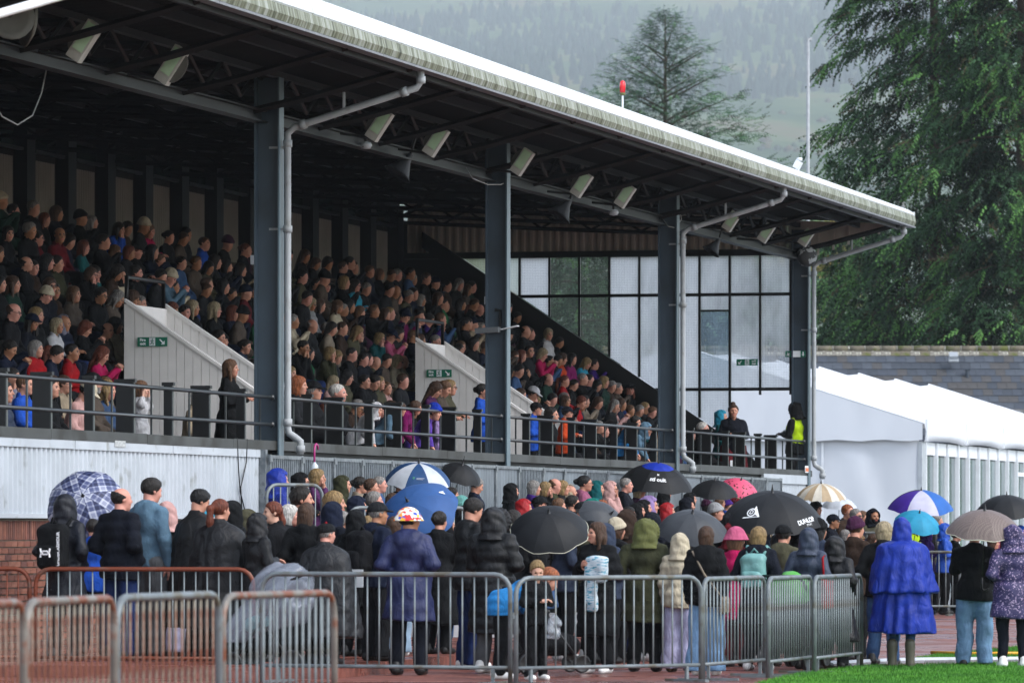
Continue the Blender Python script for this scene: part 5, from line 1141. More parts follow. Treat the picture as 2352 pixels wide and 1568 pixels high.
# ---------------------------------------------------------------- signs
def text_mesh(s, size, m, name='lettering', bold=0.0, xs=1.0, align='CENTER', extr=.002):
    cu = bpy.data.curves.new(name, 'FONT'); cu.body = s; cu.size = size; cu.align_x = align; cu.align_y = 'CENTER'; cu.extrude = extr; cu.offset = bold; cu.resolution_u = 3
    o = bpy.data.objects.new(name, cu); col.objects.link(o); dg = bpy.context.evaluated_depsgraph_get(); me = bpy.data.meshes.new_from_object(o.evaluated_get(dg)); bpy.data.objects.remove(o, do_unlink=True); bpy.data.curves.remove(cu)
    me.materials.clear(); me.materials.append(m)
    for v in me.vertices: v.co.x *= xs
    return me
M_sgreen = mat('sign_green', '0f6b52', rough=.4, var=.05); M_swhite = mat('sign_white', 'd9dde0', rough=.4, var=.03)
def exit_sign(p, w, label, flip=False, rz=0.0, back=False):
    'board stands in the local xz plane and faces -y'
    h = w * .30; root = empty('fire_exit_sign', p, rz, label, 'sign', None)
    MB().box((0, 0, 0), (w, .012, h)).build('board', M_sgreen, root); f = -1 if flip else 1
    MB().box((0, -.008, 0), (w * .20, .006, h * .86)).build('picture_field', M_swhite, root)
    q = MB()      # running figure
    y = -.013; s_ = h * .42
    def limb(a, b, r): q.tube([(f * a[0] * s_, y, a[1] * s_), (f * b[0] * s_, y, b[1] * s_)], r * s_, 5)
    q.lathe([(0, -.17 * s_), (.17 * s_, 0), (0, .17 * s_)], 8, (f * .12 * s_, y, .72 * s_)); limb((.05, .5), (-.05, -.1), .13); limb((-.05, -.1), (.35, -.35), .10); limb((.35, -.35), (.25, -.85), .09); limb((-.05, -.1), (-.30, -.5), .10); limb((-.30, -.5), (-.65, -.55), .09); limb((.05, .42), (.45, .15), .08); limb((.05, .42), (-.45, .25), .08)
    q.build('running_figure', M_sgreen, root)
    q = MB(); cx = f * w * .33; q.tube([(cx - f * h * .25, -.010, h * .25), (cx + f * h * .15, -.010, -h * .15)], h * .07, 4); q.prism([(cx + f * h * .30, -h * .30), (cx + f * h * .30, h * .12), (cx - f * h * .12, -h * .30)], -.013, -.008, 'y'); q.build('arrow', M_swhite, root)
    for t_, dz in (('Fire', h * .20), ('exit', -h * .20)):
        o = inst('lettering', text_mesh(t_, h * .42, M_swhite, bold=.002), root, (-f * w * .32, -.008, dz), (R(90), 0, 0))
        if flip: o.rotation_euler = (R(90), 0, 0); o.scale = (-1, 1, 1)
for u, lb in zip(VOMS, ('green fire exit sign on the first white stair wall', 'green fire exit sign on the second white stair wall')):
    exit_sign(S(u - .03, 2.62, 4.03), .42, lb, False, YAW_STAND - math.pi / 2)
u_ = U1 + .10; vv = 0.0
for v_ in np.arange(.3, 3, .01):
    if abs(PX(S(u_, v_, 4.8))[0] - 1716) < 1.2: vv = v_; break
exit_sign(S(u_, vv, z_at(1716, 832, vv) if False else EYE + (HY - 832) / FPX * S(u_, vv, 0).y), .42, 'green fire exit sign in mirror writing on the end window', True, YAW_STAND - math.pi / 2)
u_ = U1; p = S(u_ - .06, .10, EYE + (HY - 813) / FPX * S(u_, .1, 0).y); root = empty('exit_sign', p, YAW_STAND - math.pi / 2, 'small green and white exit sign on the last column', 'sign')
MB().box((0, 0, 0), (.40, .012, .12)).build('board', M_swhite, root); MB().box((-.14, -.008, 0), (.12, .006, .12)).build('green_field', M_sgreen, root); MB().box((.15, -.008, 0), (.10, .006, .12)).build('green_field', M_sgreen, root)
q = MB(); q.tube([(.15, -.013, .04), (.15, -.013, -.01)], .012, 4); q.prism([(.12, -.005), (.18, -.005), (.15, -.045)], -.016, -.012, 'y'); q.build('arrow', M_swhite, root)
q = MB(); q.tube([(-.16, -.013, .03), (-.14, -.013, -.01), (-.12, -.013, -.04)], .010, 4); q.tube([(-.18, -.013, -.03), (-.14, -.013, -.005), (-.11, -.013, .01)], .008, 4); q.build('running_figure', M_swhite, root)
for (x, y, tx, lb, mm) in ((276, 1019, 'ISBC', 'faint worn stencil on the white header board', M_pale), ):
    v = -.13; u = u_at(x, v); root = empty('worn_sticker', S(u, v, z_at(x, y, v)), YAW_STAND, lb, 'sticker'); MB().box((0, 0, 0), (.42, .006, .075)).build('sticker', mat('worn_grey', '9fa3a3', rough=.7, var=.4, vscale=40), root)
v = -.16; u = u_at(1853, v); root = empty('notice', S(u, v, z_at(1853, 1077, v)), YAW_STAND, 'small orange and white notice on the white sheeting below the stand end', 'sign'); MB().box((0, 0, 0), (.36, .008, .13)).build('board', M_swhite, root); MB().box((0, -.008, -.01), (.30, .006, .07)).build('orange_field', mat('sign_orange', 'c4704a'), root)
# ---------------------------------------------------------------- umbrellas
def canopy_pt(phi, t, n=8, amax=R(60), lift=0.0):
    'point of the unit-radius dome: ribs at multiples of 2 pi / n, fabric sags between them and the rim is scalloped'
    a = t * amax; Rs = 1 / math.sin(amax); h = abs(((phi * n / (2 * math.pi)) % 1) - .5) * 2   # 1 at a rib, 0 between
    rr = (Rs + lift) * math.sin(a) * (1 - .055 * (1 - h) * t - .0) * 1.0; z = (Rs + lift) * math.cos(a) - Rs - .03 * (1 - h) * (1 - t) * t + .035 * (1 - h) * t ** 4
    return Vector((rr * math.cos(phi), rr * math.sin(phi), z))
PANEL = {}
def panel_mesh(n):
    if n not in PANEL:
        b = MB(); np_, nt_ = 6, 8
        for i in range(np_ + 1):
            phi = 2 * math.pi / n * i / np_
            for j in range(nt_ + 1): b.V.append(tuple(canopy_pt(phi, j / nt_, n)))
        for i in range(np_):
            for j in range(nt_): k0 = i * (nt_ + 1) + j; b.F.append((k0, k0 + nt_ + 1, k0 + nt_ + 2, k0 + 1)); b.M.append(0)
        PANEL[n] = b.mesh('panel', [MATS['black_plastic']], True)
        r = MB(); pts = [canopy_pt(0, j / 6, n) for j in range(7)]; r.tube([p + Vector((0, 0, -.008)) for p in pts], .006, 4)
        r.tube([canopy_pt(0, .55, n) + Vector((0, 0, -.01)), Vector((.03, 0, -.45))], .005, 4); PANEL[('rib', n)] = r.mesh('rib', [MATS['black_plastic']])
        e = MB(); e.tube([canopy_pt(2 * math.pi / n * i / 6, 1, n) for i in range(7)], .010, 4, False); PANEL[('rim', n)] = e.mesh('rim_piping', [MATS['black_plastic']], True)
    return PANEL[n]
def fab(c, nm=None, rough=.6, bld=None): return mat('umbrella_' + (nm or c), c, rough=rough, var=.10, vscale=3, bump=.15, bscale=6, spec=.25, build=bld)
SPIN = {}
def umbrella(x, y, d, dirv, rad, cols, label, n=8, shaft=.85, spin=0.0, rim=None, tip=.07, hook=True, extra=None, group='open umbrellas over the crowd'):
    root = bpy.data.objects.new('umbrella', None); col.objects.link(root); tag(root, label, 'umbrella', group); root.empty_display_size = .1
    z = Vector(dirv).normalized(); xx = Vector((1, 0, 0)) - z * z.x; xx.normalize(); yy = z.cross(xx); p = W(x, y, d)
    M = Matrix((xx, yy, z)).transposed().to_4x4(); M.translation = p; root.matrix_world = M @ Matrix.Rotation(spin, 4, 'Z') @ Matrix.Scale(rad, 4)
    me = panel_mesh(n); SPIN[root.name] = spin
    for i in range(n):
        o = inst('panel', me, root, (0, 0, 0), (0, 0, 2 * math.pi * i / n), mats=[cols[i % len(cols)]]); inst('rib', PANEL[('rib', n)], root, (0, 0, 0), (0, 0, 2 * math.pi * i / n))
        if rim: inst('rim_piping', PANEL[('rim', n)], o, mats=[rim])
    s_ = 1 / rad; b = MB().tube([(0, 0, tip * s_), (0, 0, -shaft * s_)], .006 * s_, 6); b.build('shaft', MATS['black_plastic'], root, True)
    b = MB().tube([(0, 0, -shaft * s_ + .02), (0, 0, -(shaft + .12) * s_)], .013 * s_, 7)
    if hook: b = MB().tube([(0, 0, -shaft * s_ + .02), (0, 0, -(shaft + .10) * s_)] + [(.04 * s_ * (1 - math.cos(a)), 0, -(shaft + .10) * s_ - .04 * s_ * math.sin(a)) for a in (.5, 1.0, 1.57, 2.2, 2.8)], .012 * s_, 7)
    b.build('handle', MATS['black_plastic'], root, True)
    b = MB().lathe([(0, tip * s_ * .9), (.012 * s_, tip * s_ * .5), (.018 * s_, 0), (.03 * s_, -.01)], 8); b.build('tip', MATS['black_plastic'], root, True)
    if extra: extra(root, n, s_)
    return root
def on_canopy(root, me, phi0, t0, size, name, n=8, mirror=False):
    'lay a flat mesh (x right, y up) on the dome, its centre at (phi0, t0), up towards the tip'
    phi0 -= SPIN.get(root.name, 0)
    for v in me.vertices:
        ph = phi0 + v.co.x * size / (math.sin(t0 * R(60)) * 1.15); t = t0 - v.co.y * size; p = canopy_pt(ph, max(.01, t), n, lift=.012 + v.co.z * 0); v.co = p
    o = bpy.data.objects.new(name, me); link(o, root); return o
UB = fab('111316', 'black'); UG = fab('34373b', 'grey', .5); UBL = fab('27497a', 'blue'); UW = fab('aab0b8', 'white'); UDB = fab('1b3d66', 'denim'); UR = fab('0e2a90', 'royal')
def plaid(m, N, L, b, out):
    tc = N.new('ShaderNodeTexCoord'); s = N.new('ShaderNodeSeparateXYZ'); L.new(tc.outputs['Object'], s.inputs[0]); acc = None
    for ax, f_ in (('X', 44), ('Y', 44), ('X', 15), ('Y', 15)):
        a = N.new('ShaderNodeMath'); a.operation = 'MULTIPLY'; a.inputs[1].default_value = f_; L.new(s.outputs[ax], a.inputs[0]); w_ = N.new('ShaderNodeMath'); w_.operation = 'SINE'; L.new(a.outputs[0], w_.inputs[0])
        g = N.new('ShaderNodeMath'); g.operation = 'GREATER_THAN'; g.inputs[1].default_value = .55 if f_ == 44 else .25; L.new(w_.outputs[0], g.inputs[0]); h_ = N.new('ShaderNodeMath'); h_.operation = 'MULTIPLY'; h_.inputs[1].default_value = .22 if f_ == 44 else .33; L.new(g.outputs[0], h_.inputs[0])
        if acc is None: acc = h_
        else: ad = N.new('ShaderNodeMath'); ad.operation = 'ADD'; L.new(acc.outputs[0], ad.inputs[0]); L.new(h_.outputs[0], ad.inputs[1]); acc = ad
    r = N.new('ShaderNodeValToRGB'); e = r.color_ramp.elements; e[0].color = lin('1f2644'); e[1].color = lin('a9adba'); x = e.new(.45); x.color = lin('4d5578'); L.new(acc.outputs[0], r.inputs[0]); L.new(r.outputs[0], b.inputs['Base Color'])
UPL = fab('2a3154', 'plaid', .5, plaid)
def dots(m, N, L, b, out):
    tc = N.new('ShaderNodeTexCoord'); v = N.new('ShaderNodeTexVoronoi'); v.inputs['Scale'].default_value = 5.5; v.inputs['Randomness'].default_value = .35; L.new(tc.outputs['Object'], v.inputs[0]); g = N.new('ShaderNodeMath'); g.operation = 'LESS_THAN'; g.inputs[1].default_value = .27; L.new(v.outputs['Distance'], g.inputs[0])
    mx = N.new('ShaderNodeMix'); mx.data_type = 'RGBA'; mx.inputs[6].default_value = lin('c04a68'); mx.inputs[7].default_value = lin('3a0f14'); L.new(g.outputs[0], mx.inputs[0]); L.new(mx.outputs[2], b.inputs['Base Color'])
UWM = fab('d8587c', 'watermelon', .5, dots)
def weave(m, N, L, b, out):
    tc = N.new('ShaderNodeTexCoord'); v = N.new('ShaderNodeTexChecker'); v.inputs['Scale'].default_value = 34; v.inputs[1].default_value = lin('6f645f'); v.inputs[2].default_value = lin('564a47'); L.new(tc.outputs['Object'], v.inputs[0]); L.new(v.outputs[0], b.inputs['Base Color'])
UBR = fab('6d625e', 'brown_pattern', .55, weave)
umbrella(190, 1138, 62.0, (-.08, -.86, .42), .44, [UPL], 'navy and white plaid umbrella tipped towards the viewer at far left', shaft=.5, spin=.3)
M_letw = mat('print_white', 'd8dadc', rough=.5, var=.03)
umbrella(936, 1150, 63.2, (-.36, -.66, .62), .50, [UBL], 'large plain blue umbrella behind the flowery hat', spin=.2, shaft=.8, extra=lambda r, n, s: on_canopy(r, text_mesh('^', 1, M_letw, extr=0, bold=.05), R(20), .72, .22, 'print'))
umbrella(1260, 1177, 62.6, (-.03, -.55, .83), .45, [UB], 'big black umbrella with cream piped rim in front of the terrace crowd', spin=.39, rim=mat('cream_piping', 'b9b7a4'), shaft=.75)
umbrella(1591, 1178, 63.5, (.03, -.42, .86), .40, [UG], 'plain dark grey umbrella above the cream puffer jacket', spin=.2, shaft=.7)
def dunlop(r, n, s):
    on_canopy(r, text_mesh('DUNLOP', 1, M_letw, extr=0, bold=.03), R(-90) + R(48), .83, .115, 'lettering'); on_canopy(r, text_mesh('SPORT', 1, M_letw, extr=0), R(-90) + R(50), .91, .05, 'lettering')
    b = MB(); nn = 28; pts = []
    def ring(r0, r1, sx=1.0):
        for i in range(nn):
            a0, a1 = 2 * math.pi * i / nn, 2 * math.pi * (i + 1) / nn; b.face([(sx * r0 * math.cos(a0), r0 * math.sin(a0), 0), (sx * r1 * math.cos(a0), r1 * math.sin(a0), 0), (sx * r1 * math.cos(a1), r1 * math.sin(a1), 0), (sx * r0 * math.cos(a1), r0 * math.sin(a1), 0)])
    ring(.40, .54, 1.15); b.face([(.15, .95, 0), (1.25, -.35, 0), (1.0, -.42, 0), (.12, .70, 0)]); b.face([(1.25, -.35, 0), (-.75, -1.0, 0), (-.65, -.8, 0), (.75, -.35, 0)]); b.face([(.15, .95, 0), (.12, .55, 0), (.55, .2, 0), (.45, .6, 0)]); b.face([(.55, .2, 0), (.62, -.15, 0), (1.1, -.38, 0)])
    me = b.mesh('emblem', [M_letw]); on_canopy(r, me, R(-90) - R(38), .62, .16, 'emblem'); on_canopy(r, text_mesh('D', .8, M_letw, extr=0, bold=.02), R(-90) - R(38), .62, .15, 'emblem')
umbrella(1774, 1131, 64.5, (0, -.30, .95), .585, [UB], 'large black golf umbrella with white lettering and arrow emblem', spin=R(22.5), shaft=.75, tip=.10, extra=dunlop)
d_ = terrace_d(1510, -.9)
def stl(r, n, s):
    on_canopy(r, text_mesh('stl ouit', 1, M_letw, extr=0, bold=.03), R(-90), .66, .15, 'lettering'); on_canopy(r, text_mesh('x', 1, M_letw, extr=0, bold=.02), R(-90), .5, .12, 'emblem')
    for i in range(8):
        o = inst('vent', panel_mesh(8), r, (0, 0, .03), (0, 0, 2 * math.pi * i / 8), (.62, .62, .5), mats=[UR])
umbrella(1512, 1066, d_, (.10, -.22, .95), .62, [UB], 'black umbrella with royal blue top and white lettering before the screen', spin=R(22.5), extra=stl, shaft=.8)
d_ = terrace_d(960, -.9)
def crest(r, n, s):
    b = MB(); b.face([(-.5, .6, 0), (.5, .6, 0), (.45, -.1, 0), (0, -.6, 0), (-.45, -.1, 0)][::-1]); on_canopy(r, b.mesh('crest', [mat('crest_green', '2f6f62')]), R(-90) - R(10), .66, .07, 'crest')
    b = MB(); b.face([(-1, .12, 0), (-1, 0, 0), (1, 0, 0), (1, .12, 0)]); b.face([(-1, -.15, 0), (-1, -.27, 0), (.6, -.27, 0), (.6, -.15, 0)]); on_canopy(r, b.mesh('print', [mat('print_pale', '9aa3b4')]), R(-90) + R(6), .66, .12, 'print')
umbrella(962, 1063, d_, (.06, -.30, .95), .46, [UDB, UW], 'blue and white panelled umbrella with a small crest before the screen', spin=R(22.5) + R(45), extra=crest, shaft=.8)
umbrella(1062, 1067, terrace_d(1062, -.5), (.25, -.35, .9), .33, [UB], 'small black umbrella beside the blue and white one', spin=.3, tip=.14, shaft=.6)
umbrella(1642, 1103, terrace_d(1642, -.9), (.05, -.25, .95), .42, [UB], 'black umbrella left of the watermelon umbrella', spin=.5, shaft=.7)
umbrella(1702, 1102, terrace_d(1702, -1.2), (.22, -.38, .9), .36, [UWM], 'pink umbrella with dark seed spots and green rim', spin=.2, rim=mat('melon_green', '4f9a62'), shaft=.5)
umbrella(1886, 1110, 103, (.02, -.15, .97), .47, [fab('9c8a70', 'beige'), fab('b9b4a8', 'cream')], 'beige and cream striped umbrella in front of the marquee wall', n=16, shaft=.8)
umbrella(1928, 1141, 104, (.02, -.15, .97), .33, [UW], 'small white umbrella half hidden by the beige striped one', shaft=.6)
UP = fab('3a2180', 'violet'); UGW = fab('a9a9bd', 'lilac_grey'); UBB = fab('1f5599', 'mid_blue')
umbrella(2116, 1126, 100, (.02, -.22, .96), .585, [UBB, UB, UB, UP, UGW, UBB], 'umbrella with purple, grey and blue panels before the glazed marquee side', n=6, spin=R(0), shaft=.85)
umbrella(2112, 1177, 98.6, (.15, -.42, .88), .42, [fab('1c7c9c', 'cyan')], 'turquoise umbrella below the purple and blue one', shaft=.6, spin=.2)
umbrella(2262, 1172, 61.2, (.02, -.24, .95), .42, [UBR], 'brown patterned umbrella with pale rim held by the black jacket', rim=mat('cream_piping', 'b9b7a4'), shaft=.75, spin=.2)
umbrella(2312, 1137, 99, (.0, -.2, .96), .56, [UB], 'black umbrella at the right edge above the brown patterned one', spin=.2, shaft=.8)
umbrella(1402, 1180, 66, (.55, -.62, .55), .32, [UG], 'small grey umbrella tipped right beside the cream beanie', shaft=.6)
# hooked folded umbrella hung on the screen
u = u_at(722, -.3); root = empty('folded_umbrella', SV(722, 1060, -.3), YAW_STAND, 'folded clear umbrella with magenta hook handle hung on the screen', 'umbrella')
MB().tube([(.18, 0, .16), (.17, 0, .21), (.10, 0, .235), (.02, 0, .21), (0, 0, .14), (0, 0, -.05)], .014, 7).build('handle', mat('magenta_plastic', 'a02a70', rough=.35), root, True); MB().lathe([(.01, .0), (.05, -.05), (.06, -.14), (.035, -.3), (.01, -.45)], 10).build('canopy', mat('clear_film', 'a9b2ba', rough=.2, var=.2), root, True)
# ---------------------------------------------------------------- the people on the ground
def floor_at(x, d, v=None):
    p = Vector(((x - CX) / FPX * d, d, 0)); q = p - O0; u = q.x * SU + q.y * CU; vv = -q.x * CU + q.y * SU
    if -16 < u < -.8 and -5.1 < vv < 0: return .12
    if -1.3 < u < 35:
        for z, va, vb in TS:
            if vb < vv <= va: return z
    return 0.0
SCALES = []
def put(x, ytop, d, yaw, label, group, floor=None, **k):
    z0 = floor_at(x, d) if floor is None else floor; top = W(x, ytop, d).z
    hgt = (1.25 if k.get('pose', 'stand') == 'sit' else 1.70) + (.035 if k.get('hat') in ('hood', 'fur', 'beanie', 'glengarry') else .015) + (.04 if k.get('child') else 0)
    sc_ = k.pop('scale', None) or (top - z0) / hgt
    if sc_ > 1.12: z0 = top - 1.12 * hgt; sc_ = 1.12
    SCALES.append((round(sc_, 2), label))
    return person(((x - CX) / FPX * d, d, z0), yaw, sc_, label=label, group=group, **k), sc_
Q = 'people queueing behind the near barriers'; T = 'people watching from the terrace'; F_ = 'people behind the far barriers'
HEROES = {}
def hero(key, *a, **k): HEROES[key] = put(*a, **k)
# --- left group at the brick wall
hero('bag', 150, 1133, 59.4, 62, 'person in dark hooded jacket wearing a black backpack with white mark', Q, coat='coat', cc='dknavy', cmat='wet', hair=None, hat='hood', hatc='dknavy', lc='soot', arms='pocket')
hero('plaid', 214, 1190, 61.8, 95, 'person in bright blue jacket under the plaid umbrella', Q, coat='jacket', cc='royal', hair='short', hc='dark', lc='navy', arms=('hold', 'pocket'))
hero('navy', 277, 1117, 59.6, 52, 'balding man in navy padded jacket and jeans', Q, coat='puffer', cc='dknavy', hair='bald', hc='dark', skin='pink', lc='indigo', arms='pocket', hy=-25)
hero('hoodie', 345, 1096, 60.2, 48, 'tall man in pale blue hooded top with grey trousers', Q, coat='hoodie', cc='softblue', hood=True, hair='quiff', hc='dark', lc='grey', legs='loose', arms='down', hy=-15, hp=14, skin='pink')
hero('pinkhood', 383, 1150, 61.4, 75, 'person with pale pink hood and white trousers beside the tall man', Q, coat='jacket', cc='soot', hair=None, hat='hood', hatc='blush', lc='lilacwhite', legs='wide', arms='phone', fem=1)
hero('cloakman', 455, 1122, 60.0, 28, 'young dark haired man in black cloak looking down', Q, coat='cape', cc='black', cmat='wet', hair='quiff', hc='black', hp=26, lc='black')
hero('cloakpony', 505, 1144, 59.2, 62, 'woman with long auburn ponytail in black cloak', Q, coat='cape', cc='soot', cmat='wet', hair='pony', hc='auburn', fem=1, lc='black', hy=-20)
hero('bh1', 534, 1148, 62.5, 40, 'person in black hood behind the auburn ponytail', Q, coat='jacket', cc='black', hair=None, hat='hood', hatc='black')
hero('bluebit', 470, 1170, 63.0, 20, 'child in turquoise jacket half hidden between the black cloaks', Q, coat='jacket', cc='cyan', hair=None, hat='hood', hatc='cyan', child=1, floor=.12)
hero('bh2', 592, 1176, 58.8, 35, 'person in black hooded jacket beside the pushchair', Q, coat='coat', cc='soot', cmat='wet', hair=None, hat='hood', hatc='soot', arms='fold')
hero('girl', 630, 1150, 61.0, 185, 'auburn haired girl looking left in black cloak', Q, coat='cape', cc='soot', hair='plait', hc='auburn', fem=1, skin='pale', hy=10)
hero('white', 662, 1157, 62.4, 0, 'white haired woman in dark coat facing right', Q, coat='coat', cc='charcoal', hair='bob', hc='white', fem=1, skin='pink')
hero('brownlong', 703, 1153, 60.4, 70, 'woman with long dark brown hair in black coat', Q, coat='long', cc='black', hair='long', hc='brown', fem=1, lc='black')
hero('glen', 748, 1199, 57.6, 58, 'older man in black side cap and long dark rain cloak', Q, coat='cape', cc='charcoal', cmat='wet', hair='crop', hc='grey', hat='glengarry', hatc='black', skin='pink', lc='soot', hy=-20, width=1.1)
hero('phone', 764, 1150, 62.0, 40, 'person in navy hooded jacket raising a phone', Q, coat='coat', cc='dknavy', hair=None, hat='hood', hatc='navy', arms=('phone', 'phone'))
hero('bh3', 818, 1168, 61.2, 55, 'person in black hood left of the grey baseball cap', Q, coat='coat', cc='black', hair=None, hat='hood', hatc='black', lc='soot')
hero('cap', 866, 1153, 59.2, 38, 'man in grey baseball cap and navy jacket with dark rucksack', Q, coat='jacket', cc='navy', hair='crop', hc='grey', hat='cap', hatc='charcoal', skin='tan', lc='charcoal', legs='loose', hood=True, arms='pocket', hy=-15)
hero('parka', 940, 1166, 58.2, 80, 'woman in flowery bucket hat and purple blue parka', Q, coat='parka', cc='parka', cmat='wet', hair='short', hc='dark', hat='bucket', hatc='white', hood=True, fem=1, lc='dknavy', arms='pocket', hy=-40, skin='tan', width=1.12)
hero('ltjean', 905, 1185, 61.5, 70, 'person in pale jeans and grey jacket behind the parka woman', Q, coat='coat', cc='grey', hair='bob', hc='brown', fem=1, lc='paledenim', legs='wide', shoes='white')
hero('blackdress', 1008, 1172, 62.4, 60, 'person in long black coat standing below the blue umbrella', Q, coat='long', cc='black', hair='bun', hc='dark', fem=1, arms=('hold', 'pocket'))
hero('jeansman', 1083, 1142, 60.4, 30, 'dark haired man in black padded jacket and blue jeans', Q, coat='puffer', cc='black', cmat='wet', hair='quiff', hc='dark', hp=22, lc='indigo', legs='loose', shoes='white', arms='fold', hood=True)
hero('puffback', 1134, 1163, 58.8, 62, 'person in black quilted coat with furry hood up', Q, coat='puffer_long', cc='black', cmat='wet', hair=None, hat='fur', hatc='soot', lc='grey', shoes='white', width=1.1, arms='fold')
hero('boybend', 1150, 1338, 56.6, 8, 'boy in blue and grey padded jacket bending over at the barrier', Q, coat='puffer', cc='sky', lean=62, hp=10, child=1, scale=.80, hair='short', hc='ginger', arms='reach', lc='black', shoes='white')
hero('boy', 1232, 1287, 56.2, -60, 'fair haired boy in black jacket facing the barrier', Q, coat='jacket', cc='black', child=1, hair='short', hc='blonde', hp=24, hy=-20, lc='black', shoes='white', arms='fold', skin='pale', hood=True)
hero('smile', 1372, 1198, 58.8, -118, 'smiling brown haired woman in black padded coat carrying a folded blanket', Q, coat='puffer_long', cc='black', hair='wavy', hc='brown', fem=1, arms='carry', lc='black', shoes='white', skin='fair', hy=-35)
hero('greyhood', 1392, 1200, 63.0, 50, 'person in grey blue hood behind the smiling woman', Q, coat='jacket', cc='slate', hair=None, hat='hood', hatc='slate')
hero('creambeanie', 1415, 1188, 63.6, 40, 'person in cream knitted hat and dark coat', Q, coat='coat', cc='soot', hair='bob', hc='brown', hat='beanie', hatc='cream', fem=1)
hero('olive', 1482, 1189, 59.6, 78, 'person in olive parka with mossy green hood up', Q, coat='parka', cc='olive', hair=None, hat='fur', hatc='moss', lc='black', arms='pocket', width=1.12)
hero('creampuff', 1562, 1222, 59.4, 70, 'person in cream puffer jacket and white wide trousers', Q, coat='puffer', cc='cream', hair=None, hat='hood', hatc='cream', fem=1, lc='lilacwhite', legs='wide', shoes='brown', arms=('hold', 'down'))
hero('bluejean', 1622, 1207, 58.2, 76, 'brown haired woman in black puffer jacket and light blue jeans', Q, coat='puffer', cc='black', hair='bob', hc='brown', fem=1, hood=True, lc='ltdenim', legs='wide', shoes='white', arms='down')
hero('pink', 1690, 1212, 61.8, 60, 'child in pink bucket hat and hot pink coat', Q, coat='coat', cc='hotpink', hair='bob', hc='mid', hat='bucket', hatc='pink', fem=1, lc='dkred', child=1)
hero('redhat', 1682, 1198, 64.4, 40, 'person in dark red hood behind the pink hat', Q, coat='jacket', cc='dkred', hair=None, hat='hood', hatc='dkred')
hero('tealbag', 1742, 1208, 60.0, 74, 'blonde woman in navy coat with a pale teal backpack', Q, coat='parka', cc='dknavy', hair='bob', hc='blonde', fem=1, lc='black', hood=True, shoes='white', arms='pocket', width=1.06)
hero('khaki', 1798, 1205, 61.8, 60, 'man in khaki hooded coat holding the golf umbrella', Q, coat='parka', cc='khaki', hair='short', hc='dark', hat='cap', hatc='black', lc='soot', hood=True, arms=('hold', 'pocket'))
hero('redtote', 1858, 1210, 60.6, 66, 'person in dark slate raincoat with hood up and red tote bag', Q, coat='long', cc='slate', cmat='wet', hair=None, hat='hood', hatc='slate', lc='charcoal')
hero('blackrain', 1918, 1229, 60.8, 60, 'person in long shiny black raincoat with hood up', Q, coat='long', cc='soot', cmat='wet', hair=None, hat='hood', hatc='soot', lc='charcoal', width=1.12, shoes='black')
# --- right foreground on the grass edge
hero('cape', 2072, 1186, 61.0, 76, 'person in bright blue two tier rain cape and grey boots', Q, coat='rain', cc='blue', cmat='wet', hair=None, hat='hood', hatc='blue', lc='denim', legs='slim', shoes='olive', boot=True, width=.90)
hero('blond', 2030, 1196, 62.6, 70, 'blond person in black jacket and jeans behind the blue cape', Q, coat='jacket', cc='black', hair='bob', hc='light', fem=1, lc='denim', width=1.1)
hero('umbman', 2238, 1203, 61.6, 82, 'person in black jacket and light jeans under the brown patterned umbrella', Q, coat='jacket', cc='black', hair='short', hc='dark', lc='ltdenim', legs='loose', shoes='black', arms=('pocket', 'hold'), width=1.12)
FLO = mat('floral_coat', '262049', rough=.6, var=.2, vscale=5, color2='8d7a98', c2lo=.58, c2hi=.60, c2scale=48, bump=.3)
hero('floral', 2326, 1203, 61.0, 96, 'person in purple flowery hooded coat carrying a cream handbag', Q, coat='coat', cc='purple', hair=None, hat='hood', hatc=FLO, lc='dknavy', legs='slim', shoes='white', fem=1, width=1.12)
for c in HEROES['floral'][0][0].children:
    if c.name.startswith('coat'): setmats(c, [FLO])
FH = mat('flower_hat', 'd9d4c6', rough=.7, var=.05, color2='c4321f', c2lo=.56, c2hi=.57, c2scale=16)
def flow(m, N, L, b, out):
    tc = N.new('ShaderNodeTexCoord'); v = N.new('ShaderNodeTexVoronoi'); v.inputs['Scale'].default_value = 34; L.new(tc.outputs['Object'], v.inputs[0]); r = N.new('ShaderNodeValToRGB'); r.color_ramp.interpolation = 'CONSTANT'; e = r.color_ramp.elements
    e[0].color = lin('d8d4ca'); e[1].color = lin('e08a28'); e[1].position = .55
    for p_, c_ in ((.3, 'b8232a'), (.45, 'd8b23a'), (.72, '2c46a8'), (.82, 'd8d4ca')): x_ = e.new(p_); x_.color = lin(c_)
    s = N.new('ShaderNodeSeparateColor'); L.new(v.outputs['Color'], s.inputs[0]); L.new(s.outputs[0], r.inputs[0]); L.new(r.outputs[0], b.inputs['Base Color'])
FH2 = mat('flower_print', 'd9d4c6', rough=.7, build=flow)
for c in HEROES['parka'][0][0].children:
    if c.name.startswith('bucket'): setmats(c, [FH2])
